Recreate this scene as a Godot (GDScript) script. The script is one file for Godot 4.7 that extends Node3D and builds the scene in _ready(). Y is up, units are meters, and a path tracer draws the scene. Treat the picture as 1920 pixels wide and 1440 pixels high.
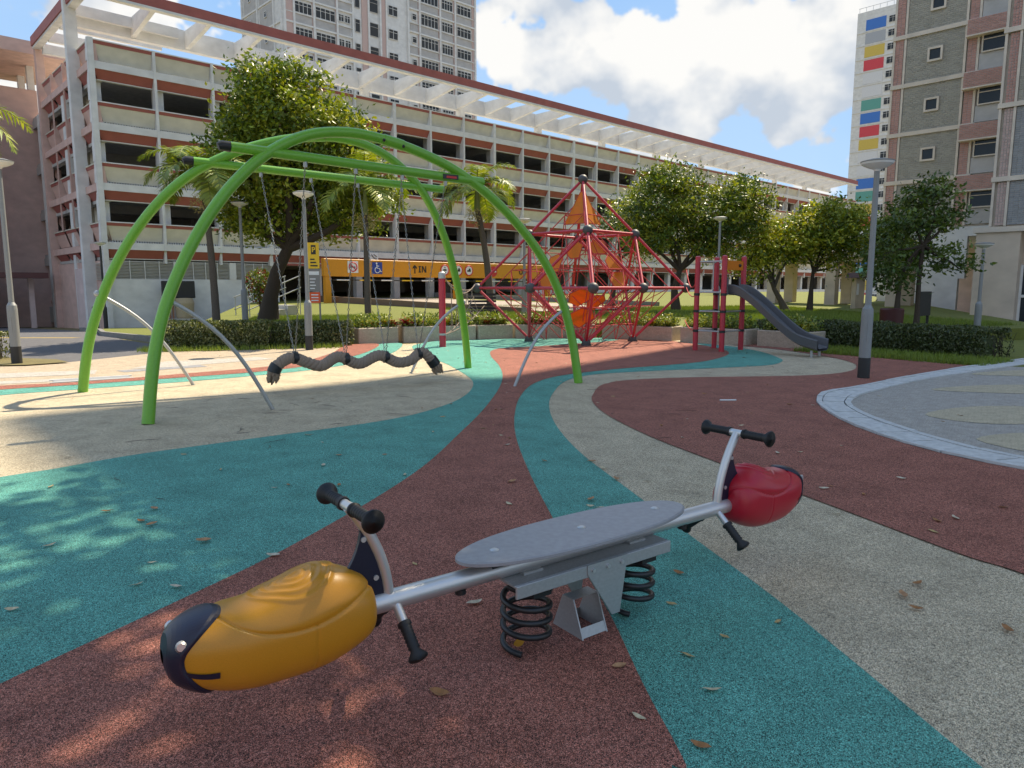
extends Node3D
# A neighbourhood playground: spring seesaw, arch swing, rope climbing frame and slide, car park and housing blocks behind.
# Units are metres. Helper P(x, y, d): d is the distance ahead of the viewer (Godot's -z).

const TURN := deg_to_rad(43.5)          # the street grid: +x along the car park front, +z out of it
const SUN_AZ := deg_to_rad(36.0)
const SUN_EL := deg_to_rad(53.0)

var rng := RandomNumberGenerator.new()
var used := {}
var M := {}
var T := {}

class MB:
	var v := PackedVector3Array()
	var n := PackedVector3Array()
	var c := PackedColorArray()
	var uv := PackedVector2Array()
	var col := Color.WHITE
	var xf := Transform3D.IDENTITY

	func tri_n(a: Vector3, b: Vector3, d: Vector3, na: Vector3, nb: Vector3, nd: Vector3) -> void:
		if (b - a).cross(d - a).dot(na + nb + nd) < 0.0:
			var w := b
			b = d
			d = w
			w = nb
			nb = nd
			nd = w
		v.append(xf * a); v.append(xf * d); v.append(xf * b)
		var bs := xf.basis
		n.append((bs * na).normalized()); n.append((bs * nd).normalized()); n.append((bs * nb).normalized())
		for k in 3:
			c.append(col); uv.append(Vector2.ZERO)

	func tri(a: Vector3, b: Vector3, d: Vector3) -> void:
		var q := (b - a).cross(d - a)
		if q.length_squared() < 1e-16:
			return
		q = q.normalized()
		tri_n(a, b, d, q, q, q)

	func quad(a: Vector3, b: Vector3, d: Vector3, e: Vector3) -> void:
		tri(a, b, d)
		tri(a, d, e)

	func box(lo: Vector3, hi: Vector3) -> void:
		var a := Vector3(lo.x, lo.y, lo.z); var b := Vector3(hi.x, lo.y, lo.z)
		var d := Vector3(hi.x, lo.y, hi.z); var e := Vector3(lo.x, lo.y, hi.z)
		var a2 := Vector3(lo.x, hi.y, lo.z); var b2 := Vector3(hi.x, hi.y, lo.z)
		var d2 := Vector3(hi.x, hi.y, hi.z); var e2 := Vector3(lo.x, hi.y, hi.z)
		quad(a, b, d, e)
		quad(a2, e2, d2, b2)
		quad(e, d, d2, e2)
		quad(b, a, a2, b2)
		quad(d, b, b2, d2)
		quad(a, e, e2, a2)

	func cbox(at: Vector3, size: Vector3) -> void:
		box(at - size / 2.0, at + size / 2.0)

	# a box with chamfered edges
	func bevel(lo: Vector3, hi: Vector3, r: float) -> void:
		var mid := (lo + hi) / 2.0
		var h := (hi - lo) / 2.0
		var f := func(sx: int, sy: int, sz: int, k: int) -> Vector3:
			var p := Vector3(h.x * sx, h.y * sy, h.z * sz)
			if k != 0: p.x -= r * sx
			if k != 1: p.y -= r * sy
			if k != 2: p.z -= r * sz
			return mid + p
		for k in 3:
			for s in [-1, 1]:
				var q := []
				for w in [[-1, -1], [1, -1], [1, 1], [-1, 1]]:
					var g := [0, 0, 0]
					g[k] = s; g[(k + 1) % 3] = w[0]; g[(k + 2) % 3] = w[1]
					q.append(f.call(g[0], g[1], g[2], k))
				if s > 0: quad(q[0], q[1], q[2], q[3])
				else: quad(q[3], q[2], q[1], q[0])
		for k in 3:
			var k1 := (k + 1) % 3
			var k2 := (k + 2) % 3
			for s1 in [-1, 1]:
				for s2 in [-1, 1]:
					var g := [0, 0, 0]
					g[k1] = s1; g[k2] = s2
					g[k] = -1
					var a: Vector3 = f.call(g[0], g[1], g[2], k1)
					var b: Vector3 = f.call(g[0], g[1], g[2], k2)
					g[k] = 1
					var d: Vector3 = f.call(g[0], g[1], g[2], k2)
					var e: Vector3 = f.call(g[0], g[1], g[2], k1)
					if s1 * s2 > 0: quad(a, e, d, b)
					else: quad(a, b, d, e)
		for sx in [-1, 1]:
			for sy in [-1, 1]:
				for sz in [-1, 1]:
					tri(f.call(sx, sy, sz, 0), f.call(sx, sy, sz, 1), f.call(sx, sy, sz, 2))

	# a round tube along points, smooth shaded, radius a number or an array
	func tube(pts: Array, rad, sides := 10, caps := true) -> void:
		var rings := []
		var norms := []
		var last := Vector3.ZERO
		for i in pts.size():
			var t: Vector3
			if i == 0: t = pts[1] - pts[0]
			elif i == pts.size() - 1: t = pts[i] - pts[i - 1]
			else: t = (pts[i + 1] - pts[i]).normalized() + (pts[i] - pts[i - 1]).normalized()
			t = t.normalized()
			var side: Vector3
			if i == 0:
				side = t.cross(Vector3.UP if absf(t.y) < 0.9 else Vector3.RIGHT).normalized()
			else:
				side = (last - t * last.dot(t)).normalized()
			last = side
			var up := side.cross(t).normalized()
			var r: float = rad[i] if rad is Array else rad
			var ring := []
			var nr := []
			for k in sides:
				var w := TAU * k / sides
				var d := side * cos(w) + up * sin(w)
				ring.append(pts[i] + d * r)
				nr.append(d)
			rings.append(ring)
			norms.append(nr)
		for i in pts.size() - 1:
			for k in sides:
				var k2 := (k + 1) % sides
				tri_n(rings[i][k], rings[i][k2], rings[i + 1][k2], norms[i][k], norms[i][k2], norms[i + 1][k2])
				tri_n(rings[i][k], rings[i + 1][k2], rings[i + 1][k], norms[i][k], norms[i + 1][k2], norms[i + 1][k])
		if caps:
			for k in range(1, sides - 1):
				tri(rings[0][0], rings[0][k + 1], rings[0][k])
				var e: Array = rings[-1]
				tri(e[0], e[k], e[k + 1])

	# profile [[radius, height], ...] turned about the y axis at o
	func lathe(o: Vector3, prof: Array, sides := 20) -> void:
		for i in prof.size() - 1:
			var a: Array = prof[i]
			var b: Array = prof[i + 1]
			var dn := Vector2(b[1] - a[1], a[0] - b[0]).normalized()
			for k in sides:
				var w := TAU * k / sides
				var w2 := TAU * (k + 1) / sides
				var p := Vector3(cos(w), 0, sin(w))
				var q := Vector3(cos(w2), 0, sin(w2))
				var n1 := p * dn.x + Vector3.UP * dn.y
				var n2 := q * dn.x + Vector3.UP * dn.y
				var A: Vector3 = o + p * a[0] + Vector3.UP * a[1]
				var B: Vector3 = o + q * a[0] + Vector3.UP * a[1]
				var C: Vector3 = o + q * b[0] + Vector3.UP * b[1]
				var D: Vector3 = o + p * b[0] + Vector3.UP * b[1]
				if b[0] > 1e-5: tri_n(A, D, C, n1, n1, n2)
				if a[0] > 1e-5: tri_n(A, C, B, n1, n2, n2)

	func ball(o: Vector3, r: float, sides := 14) -> void:
		var prof := []
		for k in 9:
			var w := PI * k / 8.0
			prof.append([r * sin(w), -r * cos(w)])
		# smooth normals
		for i in 8:
			for k in sides:
				var w := TAU * k / sides
				var w2 := TAU * (k + 1) / sides
				var f := func(i2, ww) -> Vector3: return Vector3(cos(ww) * prof[i2][0], prof[i2][1], sin(ww) * prof[i2][0])
				var A: Vector3 = f.call(i, w)
				var B: Vector3 = f.call(i, w2)
				var C: Vector3 = f.call(i + 1, w2)
				var D: Vector3 = f.call(i + 1, w)
				if i < 7: tri_n(o + A, o + D, o + C, A / r, D / r, C / r)
				if i > 0: tri_n(o + A, o + C, o + B, A / r, C / r, B / r)

	# a flat outline in x-y pushed out along z from z0 to z1 (outline anticlockwise)
	func prism(poly: PackedVector2Array, z0: float, z1: float) -> void:
		if Geometry2D.is_polygon_clockwise(poly):
			poly = poly.duplicate()
			poly.reverse()
		var ids := Geometry2D.triangulate_polygon(poly)
		for i in range(0, ids.size(), 3):
			var p := [poly[ids[i]], poly[ids[i + 1]], poly[ids[i + 2]]]
			if (p[1] - p[0]).cross(p[2] - p[0]) < 0:
				p = [p[0], p[2], p[1]]
			tri(Vector3(p[0].x, p[0].y, z1), Vector3(p[1].x, p[1].y, z1), Vector3(p[2].x, p[2].y, z1))
			tri(Vector3(p[0].x, p[0].y, z0), Vector3(p[2].x, p[2].y, z0), Vector3(p[1].x, p[1].y, z0))
		for i in poly.size():
			var a := poly[i]
			var b := poly[(i + 1) % poly.size()]
			quad(Vector3(a.x, a.y, z0), Vector3(b.x, b.y, z0), Vector3(b.x, b.y, z1), Vector3(a.x, a.y, z1))

	func mesh() -> ArrayMesh:
		var m := ArrayMesh.new()
		if v.is_empty():
			return m
		var ar := []
		ar.resize(Mesh.ARRAY_MAX)
		ar[Mesh.ARRAY_VERTEX] = v
		ar[Mesh.ARRAY_NORMAL] = n
		ar[Mesh.ARRAY_COLOR] = c
		m.add_surface_from_arrays(Mesh.PRIMITIVE_TRIANGLES, ar)
		return m

func P(x: float, y: float, d: float) -> Vector3:
	return Vector3(x, y, -d)

func gy(d: float) -> float:              # the ground falls gently away behind the playground
	return -0.037 * maxf(0.0, d - 21.0)

func terrace(d: float) -> float:         # the raised lawn behind the planters
	return 0.33 + 0.02 * (d - 19.5)

func numbered(called: String) -> String:
	if not used.has(called):
		used[called] = 0
		return called
	used[called] += 1
	return "%s_%03d" % [called, used[called]]

func put(node: Node3D, called: String, label: String, category: String, group := "") -> Node3D:
	node.name = numbered(called)
	add_child(node)
	node.set_meta("label", label)
	node.set_meta("category", category)
	if group != "":
		node.set_meta("group", group)
	return node

func thing(called: String, label: String, category: String, at := Vector3.ZERO, turn := 0.0, group := "") -> Node3D:
	var o := Node3D.new()
	o.position = at
	o.rotation.y = turn
	return put(o, called, label, category, group)

func part(m, called: String, material: Material, parent: Node3D, at := Vector3.ZERO, turn := 0.0) -> MeshInstance3D:
	var o := MeshInstance3D.new()
	o.mesh = m.mesh() if m is MB else m
	o.material_override = material
	o.name = called
	o.position = at
	o.rotation.y = turn
	parent.add_child(o, true)
	return o

func setting(m: MB, called: String, material: Material, kind := "structure") -> MeshInstance3D:
	var o := MeshInstance3D.new()
	o.mesh = m.mesh()
	o.material_override = material
	o.name = numbered(called)
	add_child(o)
	o.set_meta("kind", kind)
	return o

func lin(r: float, g: float, b: float) -> Color:
	return Color(r, g, b).linear_to_srgb()

func mat(col: Color, rough := 0.7, metal := 0.0, tex: Texture2D = null, scale := 1.0) -> StandardMaterial3D:
	var m := StandardMaterial3D.new()
	m.albedo_color = col
	m.roughness = rough
	m.metallic = metal
	m.cull_mode = BaseMaterial3D.CULL_DISABLED
	if tex:
		m.albedo_texture = tex
		m.uv1_triplanar = true
		m.uv1_world_triplanar = true
		m.uv1_scale = Vector3.ONE * scale
	return m

func vmat(rough := 0.7) -> StandardMaterial3D:
	var m := mat(Color.WHITE, rough)
	m.vertex_color_use_as_albedo = true
	return m

# a tile of noise, lo..hi in brightness, seamless
func grey(kind: int, freq: float, oct: int, lo: float, hi: float, size := 512, sd := 1, cell := false, power := 1.0) -> ImageTexture:
	var f := FastNoiseLite.new()
	f.seed = sd
	f.noise_type = kind
	f.frequency = freq
	if oct > 1:
		f.fractal_type = FastNoiseLite.FRACTAL_FBM
		f.fractal_octaves = oct
	else:
		f.fractal_type = FastNoiseLite.FRACTAL_NONE
	if cell:
		f.cellular_return_type = FastNoiseLite.RETURN_CELL_VALUE
	var src := f.get_seamless_image(size, size)
	src.convert(Image.FORMAT_L8)
	var d := src.get_data()
	var lut := PackedByteArray()
	for k in 256:
		lut.append(int(255.0 * (lo + (hi - lo) * pow(k / 255.0, power))))
	for k in d.size():
		d[k] = lut[d[k]]
	return ImageTexture.create_from_image(Image.create_from_data(size, size, false, Image.FORMAT_L8, d))

# rubber crumb: granules of a few mixed colours; weights sum to 1
func crumb(cols: Array, weights: Array, sd: int) -> ImageTexture:
	var size := 1024
	var f := FastNoiseLite.new()
	f.seed = sd
	f.noise_type = FastNoiseLite.TYPE_CELLULAR
	f.cellular_return_type = FastNoiseLite.RETURN_CELL_VALUE
	f.cellular_jitter = 1.0
	f.frequency = 0.145
	var src := f.get_seamless_image(size, size, false, false, 0.02, false)
	src.convert(Image.FORMAT_L8)
	var d := src.get_data()
	var r := RandomNumberGenerator.new()
	r.seed = sd
	var lut := []
	for k in 256:
		var x := r.randf()
		var i := 0
		while i < weights.size() - 1 and x > weights[i]:
			x -= weights[i]
			i += 1
		var cc: Color = cols[i]
		var b := r.randf_range(0.8, 1.2)
		lut.append([int(clampf(cc.r * b, 0, 1) * 255), int(clampf(cc.g * b, 0, 1) * 255), int(clampf(cc.b * b, 0, 1) * 255)])
	var o := PackedByteArray()
	o.resize(d.size() * 3)
	for k in d.size():
		var q: Array = lut[d[k]]
		o[k * 3] = q[0]; o[k * 3 + 1] = q[1]; o[k * 3 + 2] = q[2]
	return ImageTexture.create_from_image(Image.create_from_data(size, size, false, Image.FORMAT_RGB8, o))

func mottled(m: StandardMaterial3D, tex: Texture2D, scale: float) -> StandardMaterial3D:
	m.detail_enabled = true
	m.detail_blend_mode = BaseMaterial3D.BLEND_MODE_MUL
	m.detail_albedo = tex
	m.detail_uv_layer = BaseMaterial3D.DETAIL_UV_2
	m.uv2_triplanar = true
	m.uv2_world_triplanar = true
	m.uv2_scale = Vector3.ONE * scale
	return m

func smooth(pts: Array, steps := 8, closed := false) -> PackedVector2Array:
	var o := PackedVector2Array()
	var n := pts.size()
	var last := n if closed else n - 1
	for i in last:
		var p0: Vector2 = pts[(i - 1 + n) % n] if closed or i > 0 else pts[0]
		var p1: Vector2 = pts[i]
		var p2: Vector2 = pts[(i + 1) % n]
		var p3: Vector2 = pts[(i + 2) % n] if closed or i + 2 < n else pts[n - 1]
		for k in steps:
			o.append(p1.cubic_interpolate(p2, p0, p3, float(k) / steps))
	if not closed:
		o.append(pts[n - 1])
	return o

# a sheet on the ground: outline in (x, distance), laid h above the ground
func sheet(poly: PackedVector2Array, h: float, mb: MB = null) -> MB:
	if mb == null:
		mb = MB.new()
	var halves := [PackedVector2Array([Vector2(-400, -400), Vector2(400, -400), Vector2(400, 21), Vector2(-400, 21)]), PackedVector2Array([Vector2(-400, 21), Vector2(400, 21), Vector2(400, 400), Vector2(-400, 400)])]
	for half in halves:
		for q in Geometry2D.intersect_polygons(poly, half):
			var ids := Geometry2D.triangulate_polygon(q)
			for i in range(0, ids.size(), 3):
				var t := []
				for k in 3:
					var w: Vector2 = q[ids[i + k]]
					t.append(P(w.x, gy(w.y) + h, w.y))
				if (t[1] - t[0]).cross(t[2] - t[0]).y < 0:
					t = [t[0], t[2], t[1]]
				mb.tri(t[0], t[1], t[2])
	return mb
const ZONE := {
	"T1": [[-4.23, 5.37], [-4.09, 5.52], [-3.83, 5.78], [-3.40, 6.31], [-2.58, 7.01], [-1.50, 7.93], [-0.98, 8.75], [-0.67, 9.81], [-0.61, 11.09], [-0.81, 12.27], [-1.36, 14.22], [-1.85, 15.32], [-2.25, 16.74], [-2.54, 19.17], [-0.99, 21.91], [2.33, 22.15], [3.65, 21.91], [3.48, 20.14], [1.93, 18.29], [0.50, 16.74], [0.19, 12.51], [0.00, 9.48], [-0.31, 6.81], [-0.78, 5.01], [-1.29, 3.56], [-1.68, 2.77], [-1.93, 2.34]],
	"R1": [[-1.99, 2.42], [-1.95, 2.52], [-1.79, 2.86], [-1.59, 3.29], [-1.37, 3.78], [-1.16, 4.37], [-0.94, 5.08], [-0.73, 5.96], [-0.55, 7.19], [-0.36, 8.64], [-0.20, 10.50], [-0.16, 12.12], [-0.26, 13.82], [-0.47, 15.69], [-0.49, 17.03], [-0.20, 17.79], [0.63, 18.29], [1.72, 19.17], [2.94, 20.34], [3.67, 21.91], [4.68, 19.93], [5.14, 17.96], [5.11, 16.74], [4.73, 15.69], [3.95, 14.53], [3.03, 13.82], [1.88, 13.09], [0.83, 12.12], [0.34, 11.09], [0.11, 9.72], [0.03, 8.27], [0.04, 7.06], [0.13, 5.78], [0.25, 4.64], [0.35, 3.86], [0.45, 3.13], [0.50, 2.51], [0.55, 2.06], [0.57, 1.55]],
	"T2": [[4.39, 20.14], [5.00, 19.54], [5.57, 18.63], [5.90, 17.03], [5.78, 15.32], [5.55, 14.53], [5.01, 13.82], [3.94, 13.35], [2.31, 12.75], [1.39, 12.27], [0.87, 11.42], [0.57, 9.96], [0.47, 8.83], [0.49, 7.62], [0.63, 6.36], [0.88, 5.15], [1.10, 4.12], [1.28, 3.30], [1.38, 2.70], [1.48, 2.06], [1.59, 1.52], [0.54, 1.52], [0.48, 2.47], [0.37, 3.36], [0.19, 5.01], [-0.06, 7.62], [-0.07, 9.04], [0.22, 11.42], [0.88, 12.92], [3.25, 14.86], [4.26, 15.69], [4.67, 16.74]],
	"R2": [[2.83, 3.13], [2.70, 3.57], [2.54, 3.86], [2.28, 4.58], [2.07, 5.15], [1.79, 5.96], [1.41, 7.06], [1.14, 8.27], [1.07, 9.25], [1.15, 9.96], [1.41, 10.97], [1.93, 11.55], [3.06, 11.90], [4.47, 12.05], [5.39, 12.27], [6.08, 12.75], [6.56, 13.45], [6.88, 14.32], [6.93, 15.44], [6.60, 17.18], [5.82, 19.35], [7.80, 19.93], [8.11, 17.96], [8.16, 15.69], [9.13, 13.73], [12.35, 13.18], [9.91, 9.04], [3.57, 3.13]],
	"RS": [[-8.87, 9.25], [-7.59, 10.42], [-6.76, 10.97], [-5.44, 11.97], [-4.60, 12.67], [-3.94, 13.73], [-3.52, 15.56], [-3.42, 17.48], [-3.65, 19.17], [-4.49, 18.80], [-4.35, 17.96], [-4.18, 16.20], [-4.33, 14.32], [-4.85, 13.35], [-5.68, 12.51], [-6.95, 11.29], [-7.90, 10.85], [-9.44, 9.86]],
	"TS": [[-8.22, 8.56], [-7.21, 9.89], [-6.46, 10.47], [-5.19, 11.42], [-4.42, 12.16], [-3.59, 13.18], [-3.01, 14.75], [-2.78, 16.74], [-3.01, 19.35], [-3.63, 18.98], [-3.44, 17.48], [-3.53, 15.56], [-3.95, 13.73], [-4.62, 12.71], [-5.47, 12.01], [-6.79, 11.00], [-7.61, 10.44], [-8.91, 9.30]],
	"DRo": [[4.95, 4.76], [4.24, 5.73], [3.91, 6.36], [3.76, 7.11], [3.75, 7.93], [3.93, 8.96], [4.18, 9.62], [4.54, 10.17], [5.15, 10.61], [6.67, 11.90], [9.07, 13.73], [15.69, 18.29]],
	"DRi": [[5.41, 5.22], [4.51, 6.11], [4.24, 7.01], [4.18, 7.93], [4.29, 8.79], [4.56, 9.39], [5.12, 10.07], [6.87, 11.62], [9.34, 13.35], [15.41, 17.48]],
	"PLAY": [[-9.44, 9.86], [-7.90, 10.85], [-6.95, 11.29], [-5.68, 12.51], [-4.85, 13.35], [-4.33, 14.32], [-4.18, 16.20], [-4.49, 18.63], [-3.66, 19.17], [-2.56, 19.35], [-1.00, 22.15], [2.36, 22.40], [4.56, 21.67], [6.94, 20.98], [8.18, 18.12], [8.23, 15.81], [9.13, 13.73], [12.35, 13.18]],
}
const LEAVES := [[-3.49, 5.22], [-2.73, 4.62], [-2.43, 4.67], [-2.39, 4.42], [-2.29, 4.35], [-2.70, 3.98], [-1.83, 4.05], [-1.90, 3.43], [-1.69, 3.40], [-2.34, 3.15], [-1.34, 3.82], [-0.53, 3.70], [-0.18, 3.21], [0.72, 2.73], [0.88, 3.58], [0.76, 3.21], [2.06, 3.44], [1.91, 3.30], [0.62, 2.15], [0.56, 4.88], [0.54, 4.74], [0.00, 5.35], [-0.02, 4.78], [-2.08, 7.11], [2.17, 4.58], [2.89, 4.47], [-0.81, 8.16], [-1.60, 5.87], [-2.41, 5.73], [-1.32, 5.26], [2.88, 13.35], [2.56, 5.01], [3.36, 4.70], [1.63, 7.62], [2.05, 5.78], [2.50, 7.62], [0.69, 6.00], [0.76, 5.78], [0.85, 5.52], [2.64, 6.36], [3.07, 5.45], [2.60, 4.22], [4.21, 6.15], [-0.31, 7.47], [-0.20, 8.64], [1.40, 9.72], [2.73, 9.96], [3.58, 9.04]]

func pts2(key: String) -> Array:
	var o := []
	for q in ZONE[key]:
		o.append(Vector2(q[0], q[1]))
	return o

func _ready() -> void:
	rng.seed = 7
	set_view()
	make_materials()
	make_ground()
	make_car_park()
	make_pink_block()
	make_rear_tower()
	make_coloured_tower()
	make_right_block()
	make_entrance()
	make_walkway()
	make_seesaw()
	make_swing()
	make_climber()
	make_slide_tower()
	make_lamps()
	make_planters()
	make_hedges()
	make_trees()
	make_small_things()
	make_litter()
	settle_litter()

func set_view() -> void:
	var cam := Camera3D.new()
	cam.name = "camera"
	add_child(cam)
	cam.position = Vector3(0, 1.5, 0)
	cam.rotation = Vector3(deg_to_rad(-7.7), 0, 0)
	cam.fov = 2.0 * rad_to_deg(atan(720.0 / 1331.0))
	cam.near = 0.05
	cam.far = 1500.0
	cam.current = true
	var env := Environment.new()
	env.background_mode = Environment.BG_SKY
	env.tonemap_mode = Environment.TONE_MAPPER_LINEAR
	env.tonemap_exposure = 1.74
	env.sdfgi_enabled = true
	env.ssao_enabled = true
	env.ssil_enabled = true
	env.ambient_light_source = Environment.AMBIENT_SOURCE_BG
	env.sky = Sky.new()
	env.sky.sky_material = make_sky()
	var we := WorldEnvironment.new()
	we.name = "world_environment"
	we.environment = env
	add_child(we)
	var sun := DirectionalLight3D.new()
	sun.name = "sun"
	sun.light_energy = 1.6
	sun.light_color = Color(1.0, 0.94, 0.83)
	sun.light_angular_distance = 0.55
	sun.shadow_enabled = true
	add_child(sun)
	var to_sun := Vector3(sin(SUN_AZ) * cos(SUN_EL), sin(SUN_EL), -cos(SUN_AZ) * cos(SUN_EL))
	sun.look_at_from_position(to_sun * 60.0, Vector3.ZERO, Vector3.UP)

func make_sky() -> PanoramaSkyMaterial:
	var w := 3072
	var h := 1536
	var img := Image.create(w, h, false, Image.FORMAT_RGBF)
	var f := FastNoiseLite.new()
	f.seed = 11
	f.noise_type = FastNoiseLite.TYPE_SIMPLEX_SMOOTH
	f.fractal_type = FastNoiseLite.FRACTAL_FBM
	f.fractal_octaves = 7
	f.fractal_gain = 0.58
	f.frequency = 3.1
	var big := FastNoiseLite.new()
	big.seed = 5
	big.noise_type = FastNoiseLite.TYPE_SIMPLEX_SMOOTH
	big.frequency = 1.1
	# heaps of cumulus all round the sky: [azimuth, elevation, half width, half height] in degrees, 0 is ahead
	var heaps := [[4, 23, 9, 7], [9, 17, 7, 6.5], [2, 13, 10, 6], [16, 10, 5, 4.5], [24, 7, 6, 3], [-7, 26, 7, 5], [-40, 14, 7, 5], [26, 5, 8, 4], [10, 6, 14, 4], [-20, 8, 16, 5]]
	var r := RandomNumberGenerator.new()
	r.seed = 3
	for k in 22:
		var az := r.randf_range(45, 310)
		heaps.append([az, r.randf_range(6, 30), r.randf_range(6, 12), r.randf_range(4, 8)])
	for k in 6:
		heaps.append([r.randf_range(0, 360), r.randf_range(42, 80), r.randf_range(7, 14), r.randf_range(5, 9)])
	var sun := Vector3(sin(SUN_AZ) * cos(SUN_EL), sin(SUN_EL), -cos(SUN_AZ) * cos(SUN_EL))
	# coverage map, coarse
	var cw := 256
	var ch := 64
	var cover := PackedFloat32Array()
	cover.resize(cw * ch)
	for j in ch:
		var el := 90.0 * (1.0 - (j + 0.5) / ch)
		for i in cw:
			var az := 360.0 * ((i + 0.5) / cw) - 180.0
			var s := 0.0
			for q in heaps:
				var da := fposmod(az - q[0] + 180.0, 360.0) - 180.0
				da *= cos(deg_to_rad(el))
				var e := pow(da / q[2], 2) + pow((el - q[1]) / q[3], 2)
				if e < 6.0:
					s = maxf(s, 1.0 - e * 0.45)
			cover[j * cw + i] = maxf(s, -0.6)
	for j in h:
		var el := PI / 2 - PI * (j + 0.5) / h
		if el < -0.02:
			img.fill_rect(Rect2i(0, j, w, h - j), Color(0.25, 0.24, 0.21))
			break
		var y := sin(el)
		var t := pow(1.0 - clampf(y, 0, 1), 2.2)
		for i in w:
			var az := TAU * ((i + 0.5) / w) - PI
			var d := Vector3(sin(az) * cos(el), y, -cos(az) * cos(el))
			var glow := pow(maxf(0.0, d.dot(sun)), 6.0)
			var blue := Color(0.13, 0.27, 0.53).lerp(Color(0.30, 0.445, 0.60), t)
			blue = blue.lerp(Color(0.66, 0.67, 0.68), glow * 0.35)
			var cx := clampf((rad_to_deg(az) + 180.0) / 360.0 * cw - 0.5, 0, cw - 1.001)
			var cy := clampf((90.0 - rad_to_deg(el)) / 90.0 * ch - 0.5, 0, ch - 1.001)
			var ix := int(cx)
			var iy := int(cy)
			var fx := cx - ix
			var fy := cy - iy
			var ix2 := (ix + 1) % cw
			var cv: float = lerpf(lerpf(cover[iy * cw + ix], cover[iy * cw + ix2], fx), lerpf(cover[(iy + 1) * cw + ix], cover[(iy + 1) * cw + ix2], fx), fy)
			var n := f.get_noise_3d(d.x * 1.5, d.y * 2.0, d.z * 1.5)
			var dens := cv * 0.62 + n * 1.05 - 0.24
			var c := blue
			# thin veil
			var veil := clampf(big.get_noise_3d(d.x * 2, d.y * 4, d.z * 2) * 0.5 + 0.18 + 0.35 * t, 0, 0.55)
			c = c.lerp(Color(0.50, 0.57, 0.65), veil * 0.30)
			if dens > 0.0:
				var a := smoothstep(0.0, 0.10, dens)
				# light comes from the sun's side; thick hearts and undersides go grey
				var d2 := (d + sun * 0.05 + Vector3(0, 0.035, 0)).normalized()
				var n2 := f.get_noise_3d(d2.x * 1.5, d2.y * 2.0, d2.z * 1.5)
				var lit := clampf(0.60 + (n - n2) * 1.7 - maxf(0.0, dens - 0.30) * 0.75, 0, 1)
				var cl := Color(0.33, 0.37, 0.425).lerp(Color(0.57, 0.565, 0.55), lit)
				c = c.lerp(cl, a)
			img.set_pixel(i, j, c)
	var m := PanoramaSkyMaterial.new()
	m.panorama = ImageTexture.create_from_image(img)
	m.energy_multiplier = 1.0
	return m

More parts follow.
